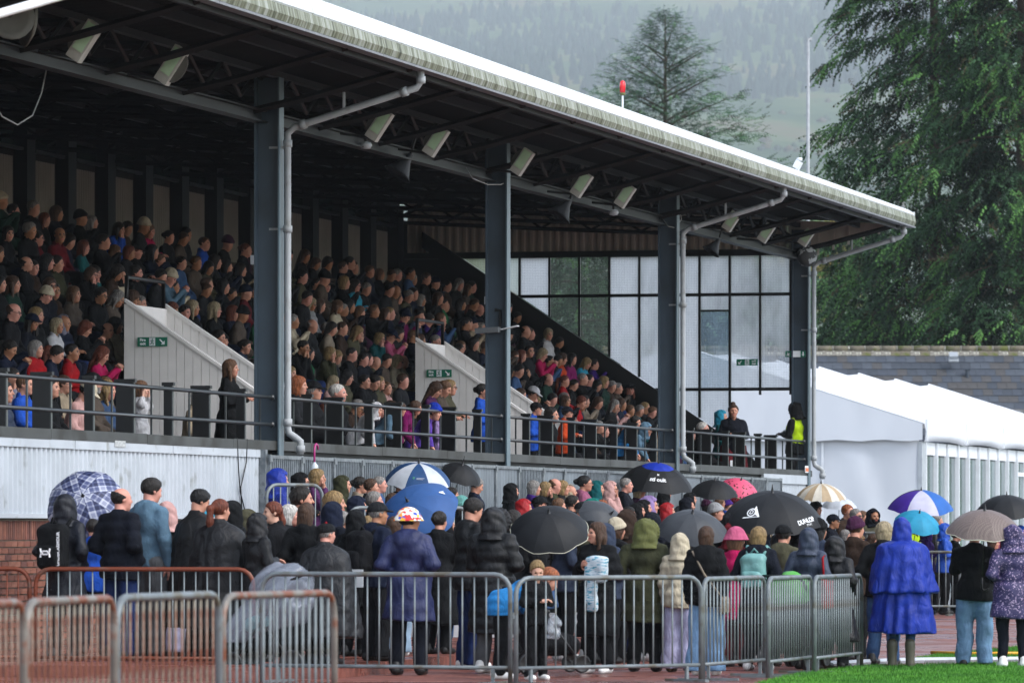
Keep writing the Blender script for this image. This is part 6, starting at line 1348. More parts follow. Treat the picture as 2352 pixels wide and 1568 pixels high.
# --- terrace crowd: (x, head top, row v, yaw, coat, hair, hair colour, hat, hat colour, extras, description)
def ter(rows, v0):
    for (x, y, v, yaw, cc, hair, hc, hat, hatc, ex, lab) in rows:
        d = terrace_d(x, v); k = dict(coat='jacket', cc=cc, hair=hair, hc=hc, hat=hat, hatc=hatc or 'black', arms=('fold', 'pocket', 'lap')[int(x) % 3], lc='soot'); k.update(ex); put(x, y, d, yaw, lab, T, **k)
UPV, LOV = -.62, -1.55
G = dict(glasses='x')
ter([(638, 1074, UPV, 20, 'blue', None, 'brown', 'hood', 'blue', dict(cmat='wet'), 'person in bright blue hooded jacket on the terrace by the screen corner'),
 (690, 1083, UPV, 0, 'black', None, 'brown', 'hood', 'soot', G, 'person in black hood with glasses next to the bright blue jacket'),
 (726, 1075, UPV, -8, 'grape', 'bob', 'blonde', None, None, dict(fem=1, arms='chin'), 'blonde woman in plum coat with hand at her mouth'),
 (786, 1090, UPV, 0, 'olive', None, 'brown', 'hood', 'olive', {}, 'person in olive green hood on the terrace'),
 (825, 1093, UPV, 0, 'stone', 'bun', 'dark', None, None, dict(fem=1, glasses='x'), 'woman with dark bun and glasses in pale scarf'),
 (850, 1098, UPV - .3, 0, 'black', 'short', 'brown', None, None, dict(fem=1), 'brown haired person in black coat beside the bald man'),
 (869, 1092, UPV, 2, 'denim', 'crop', 'grey', None, None, dict(skin='pink'), 'nearly bald man in blue collar on the terrace'),
 (918, 1093, UPV, -5, 'black', 'short', 'grey', None, None, dict(arms=('hold', 'pocket')), 'man in black coat under the blue and white umbrella'),
 (958, 1106, UPV, -25, 'dknavy', 'bob', 'dark', 'beanie', 'black', dict(fem=1), 'person in black hat and purple scarf below the blue and white umbrella'),
 (1006, 1112, UPV, 10, 'blush', 'bob', 'brown', None, None, dict(fem=1), 'person in pale pink coat below the small black umbrella'),
 (1036, 1118, UPV, 0, 'soot', 'long', 'dark', None, None, dict(fem=1), 'dark haired person between pink coat and navy jacket'),
 (1092, 1096, UPV, 10, 'navy', 'short', 'grey', None, None, dict(hp=24), 'grey haired man in navy jacket looking down by the screen'),
 (1174, 1108, UPV, 15, 'soot', None, 'dark', 'hood', 'black', dict(), 'person in black hood with purple lining near the screen'),
 (1224, 1102, UPV, 10, 'purple', 'bob', 'grey', None, None, dict(fem=1), 'grey haired woman in purple jacket on the terrace'),
 (1251, 1105, UPV, -5, 'black', 'bob', 'blonde', None, None, dict(fem=1, arms='chin'), 'blonde woman with sunglasses on her hair, hand at chin'),
 (1272, 1097, UPV, 0, 'olive', 'bald', 'mid', None, None, dict(hp=15, skin='pink'), 'balding man in olive coat looking down'),
 (1290, 1102, UPV - .1, 0, 'soot', 'bob', 'blonde', None, None, dict(fem=1), 'fair haired woman beside the balding man'),
 (1308, 1112, UPV, -4, 'black', None, 'brown', 'scarfhood', 'beige', dict(fem=1), 'person with beige headscarf on the terrace'),
 (1340, 1091, UPV, 0, 'dusty', 'bun', 'black', None, None, dict(fem=1, glasses='x', width=1.15), 'large woman with dark bun in mauve coat and glasses'),
 (1370, 1102, UPV, 0, 'teal', None, 'brown', 'hood', 'teal', dict(), 'person in dark teal hood on the terrace'),
 (1402, 1103, UPV, -6, 'blush', None, 'blonde', 'hood', 'blush', dict(fem=1, glasses='x', arms='chin'), 'blonde woman in pale pink hood with hand at face'),
 (1436, 1096, UPV, -2, 'dknavy', 'crop', 'grey', None, None, dict(skin='pink'), 'bald man in navy coat left of the lettered umbrella'),
 (1466, 1109, UPV, 0, 'plum', 'bob', 'light', 'beanie', 'steelblue', dict(fem=1), 'woman in blue knitted hat below the lettered umbrella'),
 (1527, 1109, UPV, 0, 'soot', None, 'dark', 'hood', 'black', dict(fem=1, arms=('hold', 'pocket')), 'pale faced woman in black hood holding the lettered umbrella'),
 (1585, 1129, UPV, 5, 'black', None, 'dark', 'hood', 'black', dict(), 'person in black hood bending below the black umbrella'),
 (1622, 1146, UPV, 8, 'black', 'bob', 'dark', 'beanie', 'plum', dict(), 'person in dark plum hat near the watermelon umbrella'),
 (1652, 1140, UPV, 0, 'navy', 'bob', 'mid', None, None, dict(fem=1, glasses='x'), 'woman with light brown hair and glasses left of the golf umbrella'),
 (1670, 1146, UPV, 0, 'royal', 'short', 'mid', 'beanie', 'purple', dict(), 'person in purple hat left of the golf umbrella'),
 (1690, 1139, UPV, 12, 'dkred', None, 'brown', 'hood', 'dkred', dict(), 'person in dark red hood below the watermelon umbrella')], UPV)
ter([(690, 1118, LOV + .2, 5, 'red', 'short', 'dark', None, None, dict(child=1, fem=1), 'dark haired child in red drinking from a bottle behind the short barrier'),
 (765, 1128, LOV, 0, 'ltgrey', 'long', 'blonde', None, None, dict(child=1, fem=1), 'fair child filmed by a phone on the terrace'),
 (820, 1137, LOV, 20, 'dknavy', None, 'brown', 'hood', 'navy', dict(), 'person in navy hood in the lower terrace row'),
 (857, 1127, LOV, 5, 'soot', 'short', 'grey', None, None, dict(skin='pink'), 'grey haired man behind the grey baseball cap'),
 (902, 1131, LOV, 15, 'brown', 'bob', 'brown', None, None, dict(fem=1), 'brown haired person above the blue umbrella'),
 (931, 1140, LOV, 30, 'black', 'short', 'ginger', None, None, dict(), 'ginger haired person peeping above the blue umbrella'),
 (1060, 1138, LOV, 20, 'soot', 'bob', 'dark', 'beanie', 'aqua', dict(fem=1), 'person in pale aqua knitted hat'),
 (1203, 1144, LOV, 10, 'red', None, 'brown', 'hood', 'red', dict(cmat='wet'), 'person in bright red hood in the lower row, left one'),
 (1237, 1140, LOV, 5, 'soot', 'crop', 'dark', 'cap', 'black', dict(), 'person in black baseball cap next to the red hood'),
 (1281, 1143, LOV, 15, 'soot', 'quiff', 'mid', None, None, dict(), 'boy with short brown hair above the black umbrella'),
 (1313, 1136, LOV, 12, 'black', 'short', 'dark', None, None, dict(), 'dark haired man right of the brown haired boy'),
 (1335, 1153, LOV - .3, 12, 'brown', 'crop', 'grey', 'flatcap', 'charcoal', dict(skin='pink'), 'man in dark leather flat cap'),
 (1361, 1145, LOV, 5, 'jade', None, 'brown', 'hood', 'jade', dict(child=1), 'child in bright jade hood in the lower row'),
 (1381, 1147, LOV, 0, 'dusty', 'short', 'ginger', None, None, dict(fem=1), 'ginger haired person beside the jade hood'),
 (1443, 1162, LOV, 8, 'soot', 'bob', 'black', None, None, dict(fem=1, glasses='x'), 'black haired woman with glasses in the lower row'),
 (1464, 1153, LOV, 5, 'black', None, 'dark', 'hood', 'black', dict(), 'person in black hood right of the black haired woman'),
 (1479, 1146, LOV, 0, 'black', None, 'dark', 'hood', 'soot', dict(), 'second person in black hood beside the lilac child'),
 (1491, 1139, LOV + .25, 0, 'lilac', None, 'brown', 'hood', 'lilac', dict(child=1), 'child in lilac hooded jacket on the terrace'),
 (1533, 1153, LOV, 8, 'red', None, 'brown', 'hood', 'red', dict(cmat='wet'), 'person in bright red hood above the grey umbrella, right one'),
 (1578, 1141, LOV, 0, 'dknavy', None, 'brown', 'hood', 'dknavy', dict(fem=1), 'person in navy peaked hood right of the red hood'),
 (1643, 1156, LOV, 0, 'dknavy', 'short', 'mid', 'beanie', 'ltgrey', dict(child=1), 'child in pale grey knitted hat by the golf umbrella'),
 (1374, 1181, LOV - .9, 30, 'navy', 'bob', 'dark', 'flatcap', 'black', dict(fem=1), 'person in black beret behind the smiling woman')], LOV)
# --- behind the far barriers
def far(rows):
    for (x, y, d, yaw, cc, hair, hc, hat, hatc, ex, lab) in rows:
        k = dict(coat='jacket', cc=cc, hair=hair, hc=hc, hat=hat, hatc=hatc or 'black', arms='fold', lc='soot'); k.update(ex); put(x, y, d, yaw, lab, F_, **k)
far([(1873, 1150, 103.5, -30, 'soot', 'bob', 'dark', 'beanie', 'black', {}, 'person in black hat below the beige striped umbrella'),
 (1912, 1181, 99.5, -12, 'dknavy', 'crop', 'dark', 'cap', 'dknavy', dict(skin='tan', arms='pocket'), 'man in dark blue cap and jacket near the far barrier'),
 (1945, 1157, 103, -40, 'brown', 'short', 'ginger', None, None, dict(), 'reddish haired man standing behind the man in sunglasses'),
 (1964, 1167, 100.8, -35, 'navy', 'short', 'grey', None, None, dict(glasses='sun'), 'man in sunglasses and navy jacket'),
 (1980, 1172, 103, -20, 'grey', 'short', 'mid', None, None, dict(), 'man partly hidden right of the man in sunglasses'),
 (2005, 1166, 101.8, -62, 'khaki', None, 'black', 'hood', 'dknavy', dict(beard=True, skin='tan'), 'bearded man in dark blue hood and khaki jacket'),
 (1972, 1226, 99.2, -30, 'slate', 'bob', 'mid', 'beanie', 'tan', dict(child=1), 'child in tan hat behind the far barrier'),
 (2004, 1226, 99.4, -25, 'plum', 'long', 'brown', None, None, dict(fem=1, child=1), 'girl with brown hair behind the far barrier'),
 (2101, 1196, 99.5, -40, 'hiviz', 'short', 'dark', None, None, dict(skin='brown'), 'person in yellow safety jacket under the turquoise umbrella'),
 (2129, 1203, 99.0, 5, 'purple', None, 'brown', 'hood', 'purple', dict(fem=1), 'child in purple hood at the far barrier'),
 (2150, 1180, 101, 0, 'grey', 'short', 'grey', None, None, dict(), 'grey person in the shade of the purple and blue umbrella'),
 (2170, 1200, 98.7, 0, 'royal', None, 'brown', 'hood', 'royal', dict(cmat='wet'), 'child in bright blue hood at the far barrier'),
 (2292, 1210, 98.8, -20, 'dusty', 'short', 'mid', 'beanie', 'plum', dict(fem=1), 'woman in pinkish top right of the brown umbrella'),
 (2314, 1228, 98.4, -45, 'red', None, 'mid', 'hood', 'red', dict(child=1), 'small child in red hood at the far barrier'),
 (2280, 1232, 98.3, -5, 'red', 'bob', 'brown', None, None, dict(child=1, fem=1), 'child in red coat left of the red hood'),
 (2343, 1205, 99.2, -10, 'royal', None, 'mid', 'hood', 'royal', dict(), 'person in blue hood at the right edge behind the flowery coat'),
 (2195, 1215, 100, 10, 'soot', 'short', 'dark', None, None, dict(), 'dark coated person left of the brown umbrella holder'),
 (2060, 1205, 99.8, 0, 'charcoal', 'bob', 'brown', None, None, dict(fem=1), 'brown haired person behind the blue rain cape'),
 (1940, 1215, 99.6, -10, 'softblue', 'bob', 'grey', None, None, dict(fem=1), 'grey haired woman in pale blue by the far barrier'),
 (1890, 1205, 101, 0, 'khaki', 'short', 'dark', None, None, dict(), 'khaki coated person right of the golf umbrella'),
 (1835, 1196, 100, -10, 'purple', 'bob', 'brown', 'beanie', 'black', dict(fem=1), 'person in black hat and purple scarf under the golf umbrella'),
 (1760, 1185, 97, 10, 'stone', 'long', 'blonde', None, None, dict(fem=1), 'fair woman in stone coat behind the golf umbrella edge'),
 (1720, 1178, 95, 10, 'tan', 'bob', 'mid', None, None, dict(fem=1), 'woman in tan coat behind the golf umbrella')])
# --- people standing between queue and terrace, seen in the gaps
rng = random.Random(12); i = 0
FILL = [(x, 64.5) for x in range(570, 1960, 66)] + [(x, 68.0) for x in range(1090, 1900, 140)]
cw = {'black': 'black', 'soot': 'black', 'charcoal': 'dark grey', 'navy': 'navy', 'dknavy': 'dark blue', 'brown': 'brown', 'khaki': 'khaki', 'grey': 'grey', 'slate': 'slate'}
ords = {}
for (x, d) in FILL:
    x += rng.uniform(-16, 16); cc = rng.choice(['black', 'soot', 'charcoal', 'navy', 'dknavy', 'black', 'brown', 'slate', 'khaki']); fem = rng.random() < .5; kind = rng.random(); hc = rng.choice(['brown', 'dark', 'mid', 'blonde', 'grey', 'black'])
    hat = 'hood' if kind < .4 else ('beanie' if kind < .52 else None); hair = None if hat == 'hood' else rng.choice(['bob', 'long', 'pony', 'bun'] if fem else ['short', 'quiff', 'crop'])
    h_ = rng.uniform(1.52, 1.72); y = HY - (h_ - EYE) * FPX / d
    near = min(HEROES.items(), key=lambda kv: abs(PX(kv[1][0][0].location)[0] - x))[1][0][0]['label']
    ref = ' '.join(w_ for w_ in near.split()[:7])
    lab = '%s %s, %s, %s row behind the %s' % (cw[cc], 'coat', (('dark hood up' if hat == 'hood' else 'dark knitted hat' if hat else hc + ' hair')), 'second' if d < 66 else 'third', ref)
    lab = ' '.join(lab.split()[:16]); ords[lab] = ords.get(lab, 0) + 1
    if ords[lab] > 1: lab = 'another ' + ' '.join(lab.split()[:15])
    put(x, y, d, rng.uniform(10, 60), lab, 'people in the gaps of the queue', floor=0, coat=rng.choice(['coat', 'jacket', 'puffer']), cc=cc, fem=int(fem), hair=hair, hc=hc, hat=hat, hatc=cc if hat == 'hood' else rng.choice(['black', 'charcoal', 'plum']), lc=rng.choice(['black', 'soot', 'indigo', 'denim', 'charcoal']), shoes=rng.choice(['white', 'black', 'brown']), arms=rng.choice(['pocket', 'fold', 'down']))
0 and print('SCALES', sorted(SCALES)[:12], sorted(SCALES)[-12:])
# ---------------------------------------------------------------- the people in the stand
ROWN = 'front second third fourth fifth sixth seventh eighth'.split()
CN = {'black': 'black', 'soot': 'black', 'charcoal': 'dark grey', 'navy': 'navy', 'dknavy': 'dark blue', 'brown': 'brown', 'khaki': 'khaki', 'grey': 'grey', 'ltgrey': 'light grey', 'slate': 'slate blue', 'stone': 'stone', 'beige': 'beige', 'cream': 'cream', 'white': 'white', 'olive': 'olive', 'taupe': 'taupe', 'tan': 'tan', 'dkgreen': 'dark green', 'plum': 'plum', 'denim': 'denim blue', 'royal': 'royal blue', 'blue': 'bright blue', 'red': 'red', 'dkred': 'dark red', 'teal': 'teal', 'magenta': 'magenta', 'hotpink': 'hot pink', 'pink': 'pink', 'purple': 'purple', 'violet': 'violet', 'green': 'green', 'cyan': 'turquoise', 'softblue': 'pale blue', 'orange': 'orange', 'blush': 'pale pink', 'mauvegrey': 'lilac grey', 'sky': 'sky blue', 'dusty': 'mauve', 'steelblue': 'steel blue', 'jade': 'jade', 'lilac': 'lilac', 'grape': 'dark purple', 'indigo': 'indigo'}
rng = random.Random(31); SEATS = []
DARKS = ['black'] * 7 + ['soot'] * 5 + ['charcoal'] * 4 + ['navy'] * 4 + ['dknavy'] * 4 + ['brown'] * 3 + ['olive', 'khaki', 'taupe', 'taupe', 'grey', 'slate', 'stone', 'beige', 'dkgreen', 'plum', 'denim', 'cream', 'dkred']
BRIGHT = ['red', 'royal', 'teal', 'magenta', 'purple', 'white', 'green', 'hotpink', 'softblue', 'cream', 'blush', 'ltgrey', 'mauvegrey']
for r in range(NROW - 1):
    v = VR0 + VP_ * r + .46; z = ZR0 + ZP * r; u = U0
    while u < U1 - 1.0:
        u += rng.uniform(.54, .88)
        if any(uv - (3.4, 2.2)[min(r, 1)] < u < uv + VOM_W + .35 and v < 3.15 for uv in VOMS): continue
        if rng.random() < .03: continue
        vj = v + rng.uniform(-.16, .10); p = S(u, v, z); hx, hy_ = PX(p + Vector((0, 0, 1.15)))
        if hx < -28 or hx > 1700: continue
        fem = rng.random() < .58; s = dict(r=r, u=u, v=vj, z=z, hx=hx, hy=hy_, fem=int(fem), cc=rng.choice(DARKS) if rng.random() < .93 else rng.choice(BRIGHT))
        s['hair'] = rng.choice(['long', 'longfront', 'bob', 'wavy', 'pony', 'bun', 'bob', 'longfront']) if fem else rng.choice(['short', 'quiff', 'crop', 'short', 'bald', 'curly'])
        s['hc'] = rng.choice(['brown', 'dark', 'dark', 'mid', 'blonde', 'brown', 'black', 'auburn', 'dark', 'brown', 'grey', 'black', 'dark'] if fem else ['brown', 'dark', 'dark', 'black', 'brown', 'dark', 'grey', 'mid'])
        s['hat'] = None; q_ = rng.random()
        if q_ < .045: s['hat'], s['hatc'] = 'beanie', rng.choice(['black', 'charcoal', 'cream', 'plum', 'navy'])
        elif q_ < .085: s['hat'], s['hatc'] = 'cap', rng.choice(['black', 'navy', 'charcoal', 'white'])
        elif q_ < .105: s['hat'], s['hatc'] = 'hood', s['cc']
        s['gl'] = 'x' if rng.random() < .16 else None
        s['pose'] = rng.choice([('lap', 0, 0, 0), ('lap', 6, 0, 12), ('lap', 10, -18, 6), ('phone', 4, 0, 26), ('chin', 14, 0, 6), ('lap', 0, 14, 4), ('fold', 4, -8, 0), ('lap', 18, 0, 20), ('lap', 3, -40, 2), ('fold', 0, 6, 8)])
        s['coat'] = rng.choice(['jacket', 'jacket', 'hoodie', 'puffer']); s['skin'] = rng.choice(['fair', 'fair', 'pink', 'fair', 'tan', 'tan']); s['jy'] = rng.uniform(-10, 10); s['sc'] = rng.uniform(.86, .99); SEATS.append(s)
# recognisable people, matched to the nearest seat: (x, y, changes)
for (x, y, ch) in [(165, 800, dict(cc='red', hair='crop', hc='dark', fem=0, hat=None)), (40, 745, dict(cc='red', fem=1, hair='bob', hc='grey')), (130, 730, dict(cc='white', fem=1, hair='bob', hc='light')), (162, 680, dict(hat='scarfhood', hatc='mauvegrey', cc='navy')), (45, 640, dict(hat='beanie', hatc='cream', cc='dknavy')), (95, 700, dict(hair='long', hc='blonde', fem=1, cc='black')),
        (235, 550, dict(cc='green', fem=1, hair='bob', hc='blonde')), (255, 555, dict(cc='ltgrey', fem=1, hair='bob', hc='mid')), (262, 610, dict(cc='cream', hair='pony', hc='light', fem=1)), (290, 640, dict(cc='stone', fem=1, hair='long', hc='dark')), (345, 625, dict(cc='softblue')), (135, 825, dict(cc='beige', fem=1, hair='bun', hc='brown', gl='x')), (190, 820, dict(cc='beige', fem=1, hair='pony', hc='mid')), (95, 790, dict(cc='navy', fem=0, hair='short', hc='dark')), (45, 830, dict(cc='soot', fem=1, hair='bun', hc='dark', gl='x')),
        (455, 660, dict(hair='longfront', hc='light', fem=1, cc='black')), (490, 670, dict(hair='longfront', hc='light', fem=1, cc='black', gl='x')), (575, 620, dict(cc='hotpink', hair='longfront', hc='blonde', fem=1)), (310, 555, dict(hat='cap', hatc='black', cc='black')), (325, 470, dict(cc='hotpink')), (460, 480, dict(cc='royal')), (215, 490, dict(cc='royal')),
        (740, 640, dict(hat='cap', hatc='black', cc='dkgreen', fem=0)), (762, 680, dict(cc='cream', hair='longfront', hc='mid', fem=1)), (700, 690, dict(cc='ltgrey', hair='longfront', hc='light', fem=1)), (858, 740, dict(cc='teal', hair='bob', hc='blonde', fem=1, gl='x')), (882, 720, dict(cc='pink', hat='cap', hatc='navy', fem=0)), (930, 690, dict(cc='magenta', fem=0, hair='short', hc='dark')), (980, 700, dict(cc='purple', fem=1)), (808, 625, dict(cc='cyan')), (830, 745, dict(hair='long', hc='black', cc='black', fem=1, skin='pale')), (790, 750, dict(hair='longfront', hc='blonde', fem=1, cc='khaki')), (730, 760, dict(hair='bob', hc='blonde', fem=1, cc='olive')), (745, 740, dict(hair='crop', hc='grey', fem=0, cc='charcoal')),
        (945, 790, dict(cc='beige', hair='bun', hc='dark', fem=1)), (860, 825, dict(cc='red', hair='bun', hc='blonde', fem=1)), (905, 815, dict(cc='cream', hair='bob', hc='light', fem=1, gl='sun')), (690, 810, dict(cc='white', hair='short', hc='blonde')), (705, 850, dict(hair='long', hc='blonde', fem=1)), (740, 860, dict(hair='long', hc='light', fem=1)), (850, 870, dict(hair='bob', hc='blonde', fem=1, cc='khaki')), (880, 870, dict(cc='blush', hair='short', hc='mid')), (1060, 760, dict(cc='denim', fem=1, hair='bun', hc='mid')), (1040, 770, dict(cc='stone', hair='longfront', hc='dark', fem=1)), (1000, 760, dict(cc='denim', hair='crop', hc='grey', fem=0, skin='pink')),
        (1240, 745, dict(cc='white', hair='bob', hc='light', fem=1)), (1225, 770, dict(cc='charcoal', hair='short', hc='dark')), (1325, 800, dict(cc='cyan', hair='longfront', hc='blonde', fem=1)), (1270, 870, dict(cc='denim', fem=1, hair='bob', hc='brown')), (1310, 880, dict(cc='red', hair='short', hc='auburn')), (1228, 900, dict(cc='cyan', hair='wavy', hc='blonde', fem=1)), (1240, 810, dict(cc='hotpink', hair='bob', hc='light', fem=1)), (1385, 870, dict(cc='dkgreen', hair='bob', hc='blonde', fem=1)), (1465, 870, dict(hat='flatcap', hatc='black', cc='charcoal', fem=0)), (1435, 880, dict(cc='black', hair='longfront', hc='auburn', fem=1)), (1250, 930, dict(cc='ltgrey', hair='long', hc='mid', fem=1)), (1400, 920, dict(cc='blush', hair='bob', hc='brown', fem=1)), (1330, 930, dict(cc='brown', hair='short', hc='brown')), (1195, 890, dict(hat='cap', hatc='white', cc='soot')), (1300, 790, dict(cc='orange', hair='long', hc='brown', fem=1))]:
    b = min(SEATS, key=lambda s: (s['hx'] - x) ** 2 + (s['hy'] - 25 + 12 - y) ** 2); b.update(ch); b['star'] = 1
NIND = 300 - len([o for o in bpy.data.objects if o.name.startswith('person') and o.parent is None]) - 32
SEATS.sort(key=lambda s: S(s['u'], s['v'], 0).y - 30 * s.get('star', 0) + 1.5 * s['r'])
near, restp = SEATS[:NIND], SEATS[NIND:]
# those behind a column or boarding show little; keep the order simple: the nearest 300 are people of their own
near.sort(key=lambda s: (s['r'], s['hx'])); cnt = {}
GRP = 'spectators seated in the stand'
def hairword(s): return {'hood': 'hooded', 'beanie': 'knitted hat', 'cap': 'baseball cap', 'flatcap': 'flat cap', 'scarfhood': 'headscarf'}.get(s['hat'], {'bald': 'balding'}.get(s['hair'], {'dark': 'dark haired', 'mid': 'light brown haired', 'light': 'pale blonde'}.get(s['hc'], s['hc'] + (' haired' if s['hc'] != 'blonde' else '')))) 
def ordn(n): return '%d%s' % (n, 'th' if 10 <= n % 100 <= 20 else {1: 'st', 2: 'nd', 3: 'rd'}.get(n % 10, 'th'))
for s in near:
    cnt[s['r']] = cnt.get(s['r'], 0) + 1; arms, lean, hy_, hp = s['pose']
    lab = '%s %s in %s %s, %s seated row, %s from the left' % (hairword(s), 'spectator' if s['hat'] not in ('beanie', 'cap', 'flatcap', 'scarfhood') else 'wearer', CN.get(s['cc'], s['cc']), 'top', ROWN[s['r']], ordn(cnt[s['r']]))
    if s['hat'] == 'hood': hy_ = 0
    person(S(s['u'], s['v'], s['z']), math.degrees(-TH) + s['jy'], s['sc'], pose='sit', arms=arms, fem=s['fem'], lean=lean, hy=hy_, hp=hp, coat=s['coat'], cc=s['cc'], hair=None if s['hat'] in ('hood', 'scarfhood') else s['hair'], hc=s['hc'], hat=s['hat'], hatc=s.get('hatc', 'black'), glasses=s['gl'], skin=s['skin'], lc=rng.choice(['black', 'soot', 'indigo', 'navy']), label=lab, group=GRP)
# the others, farther back in the shade, as one mass
JLS = [skeleton('sit', 0, 4, 0, 6, 0, 'lap'), skeleton('sit', 0, 12, -18, 18, 0, 'fold'), skeleton('sit', 0, 0, 14, 0, 0, 'phone')]; lowp = {}
def low(hk, jp):
    if (hk, jp) in lowp: return lowp[(hk, jp)]
    JL = JLS[jp]
    V = []; Qs = []; M = []; n0 = 0
    f = Field(lines(-.30, .40, .05), lines(-.32, .32, .05), lines(.3, 1.16, .05)); e = .02; up = JL['up']
    f.chain([JL['pel'], JL['waist'], JL['chest']], [.14, .13, .135], .07); f.cone(JL['chest'] + np.array([0, -.075, 0]), JL['chest'] + np.array([0, .075, 0]), .11, .11, .06)
    for sg in (-1, 1): f.cone(up((-.015, 0, 1.425)), up((-.015, sg * .15, 1.365)), .065, .065, .05)
    for n_ in 'rl': f.chain([JL['sh' + n_], JL['el' + n_], JL['wr' + n_]], [.068, .058, .045], .035); f.cone(JL['hip' + n_], JL['hip' + n_] * .5 + JL['kn' + n_] * .5, .11, .10, .05)
    v, q = f.mesh(); V.append(v); Qs.append(q); M.append(np.full(len(q), 0)); n0 = len(v)
    H, HR = JL['H'], JL['HR']; f = Field(lines(H[0] - .16, H[0] + .16, .019), lines(-.12, .12, .019), lines(H[2] - .20, H[2] + .15, .019)); f.frame(lambda x, y, z: headf(x, y, z, .5), H, HR, .17, .01); f.cone(JL['neck'], H + HR @ np.array((-.024, 0, -.05)), .06, .05, .03)
    v, q = f.mesh(); V.append(v); Qs.append(q + n0); M.append(np.full(len(q), 1)); n0 += len(v)
    hf = hair_field(hk); hf.g = [g[::3] if len(g) > 45 else g[::2] for g in hf.g]; hf.F = hf.F[tuple(slice(None, None, 3 if n_ > 45 else 2) for n_ in hf.F.shape)]; v, q = hf.mesh(); v = v @ HR.T + H; V.append(v); Qs.append(q + n0); M.append(np.full(len(q), 2))
    lowp[(hk, jp)] = (np.concatenate(V), np.concatenate(Qs), np.concatenate(M)); return lowp[(hk, jp)]
cl = ['black', 'soot', 'charcoal', 'navy', 'dknavy', 'brown', 'khaki', 'grey', 'taupe', 'denim', 'red', 'royal', 'white', 'teal', 'beige', 'magenta', 'olive', 'plum', 'cream', 'cyan', 'purple', 'orange', 'softblue', 'hotpink', 'ltgrey', 'blush', 'stone', 'dkgreen', 'slate', 'dkred', 'green', 'mauvegrey']; hl = list(HAIRC); sl_ = list(SKINC)
mm = [cloth(c) for c in cl] + [skinm(c) for c in sl_] + [hairm(c) for c in hl]; V = []; Qs = []; M = []; n0 = 0
for s in restp:
    hk = s['hair'] if s['hat'] is None else ('beanie' if s['hat'] in ('beanie', 'cap', 'flatcap') else 'hood'); v, q, m = low(hk, rng.randrange(3)); a = -TH + R(s['jy']); c, sn = math.cos(a), math.sin(a); p = S(s['u'], s['v'], s['z'])
    w_ = v * s['sc']; w_ = np.stack([w_[:, 0] * c - w_[:, 1] * sn + p.x, w_[:, 0] * sn + w_[:, 1] * c + p.y, w_[:, 2] + p.z], 1); cc_ = cl.index(s['cc']) if s['cc'] in cl else 0
    hm_ = (len(cl) + len(sl_) + hl.index(s['hc'])) if s['hat'] is None else (cl.index(s['hatc']) if s.get('hatc') in cl else 0)
    V.append(w_); Qs.append(q + n0); n0 += len(v); M.append(np.choose(m, [np.full(len(m), cc_), np.full(len(m), len(cl) + sl_.index(s['skin'])), np.full(len(m), hm_)]))
o = bpy.data.objects.new('distant_spectators', np_mesh('distant_spectators', np.concatenate(V), np.concatenate(Qs), mm, True, np.concatenate(M))); link(o); tag(o, 'mass of seated spectators in the far and upper rows of the stand', 'crowd', kind='stuff')
print('SEATS', len(SEATS))
# --- along the front rail
DK = 'people at the front rail of the stand'
def deck(x, y, v, yaw, lab, **k):
    d = S(u_at(x, v), v, 0).y; k.setdefault('lc', 'soot'); return put(x, y, d, yaw - 13, lab, DK, floor=ZF, **k)
B_ = 1.05
for (x, y, cc, fem, hair, hc, hat, hatc, ex, lab) in [(6, 872, 'slate', 1, 'pony', 'dark', None, None, dict(child=1, lc='yellow'), 'dark haired child in yellow leggings seated behind the rail at left edge'), (54, 857, 'royal', 0, 'crop', 'mid', None, None, dict(), 'man in royal blue jacket seated behind the rail'), (113, 864, 'black', 0, 'short', 'dark', None, None, dict(), 'dark haired person in black seated behind the first thick post'), (160, 866, 'blush', 0, 'short', 'dark', 'cap', 'cream', dict(hp=30, lean=18), 'person in cream cap bowed over behind the rail'),
        (210, 854, 'taupe', 0, 'short', 'grey', 'cap', 'black', dict(beard=True), 'bearded man in black cap and brown jacket behind the rail'), (243, 870, 'steelblue', 1, 'wavy', 'blonde', None, None, dict(), 'fair curly haired woman in steel blue coat behind the rail'), (436, 886, 'beige', 1, 'bob', 'white', None, None, dict(lean=10), 'white haired woman in cream coat seated below the first stair'), (717, 873, 'black', 0, 'short', 'grey', 'cap', 'black', dict(), 'man in black cap and black coat behind the rail'), (772, 878, 'black', 0, 'crop', 'white', None, None, dict(skin='pink', width=1.1), 'bald headed man in black coat behind the rail'),
        (683, 860, 'charcoal', 1, 'bob', 'ginger', None, None, dict(), 'ginger haired woman right of the first downpipe'), (690, 905, 'charcoal', 0, 'short', 'dark', None, None, dict(child=1), 'boy in grey behind the rail right of the downpipe'), (1264, 932, 'black', 0, 'short', 'dark', None, None, dict(), 'dark haired man in black behind the rail right of second column'), (1345, 962, 'soot', 1, 'pony', 'dark', None, None, dict(child=1), 'dark haired child behind the rail between second and third columns'), (1612, 966, 'soot', 0, 'crop', 'white', None, None, dict(skin='pink'), 'white haired man low behind the rail right of third column')]:
    deck(x, y, B_, 0, lab, pose='sit', arms='lap', fem=fem, cc=cc, hair=hair, hc=hc, hat=hat, hatc=hatc or 'black', **{**dict(coat='jacket'), **ex})
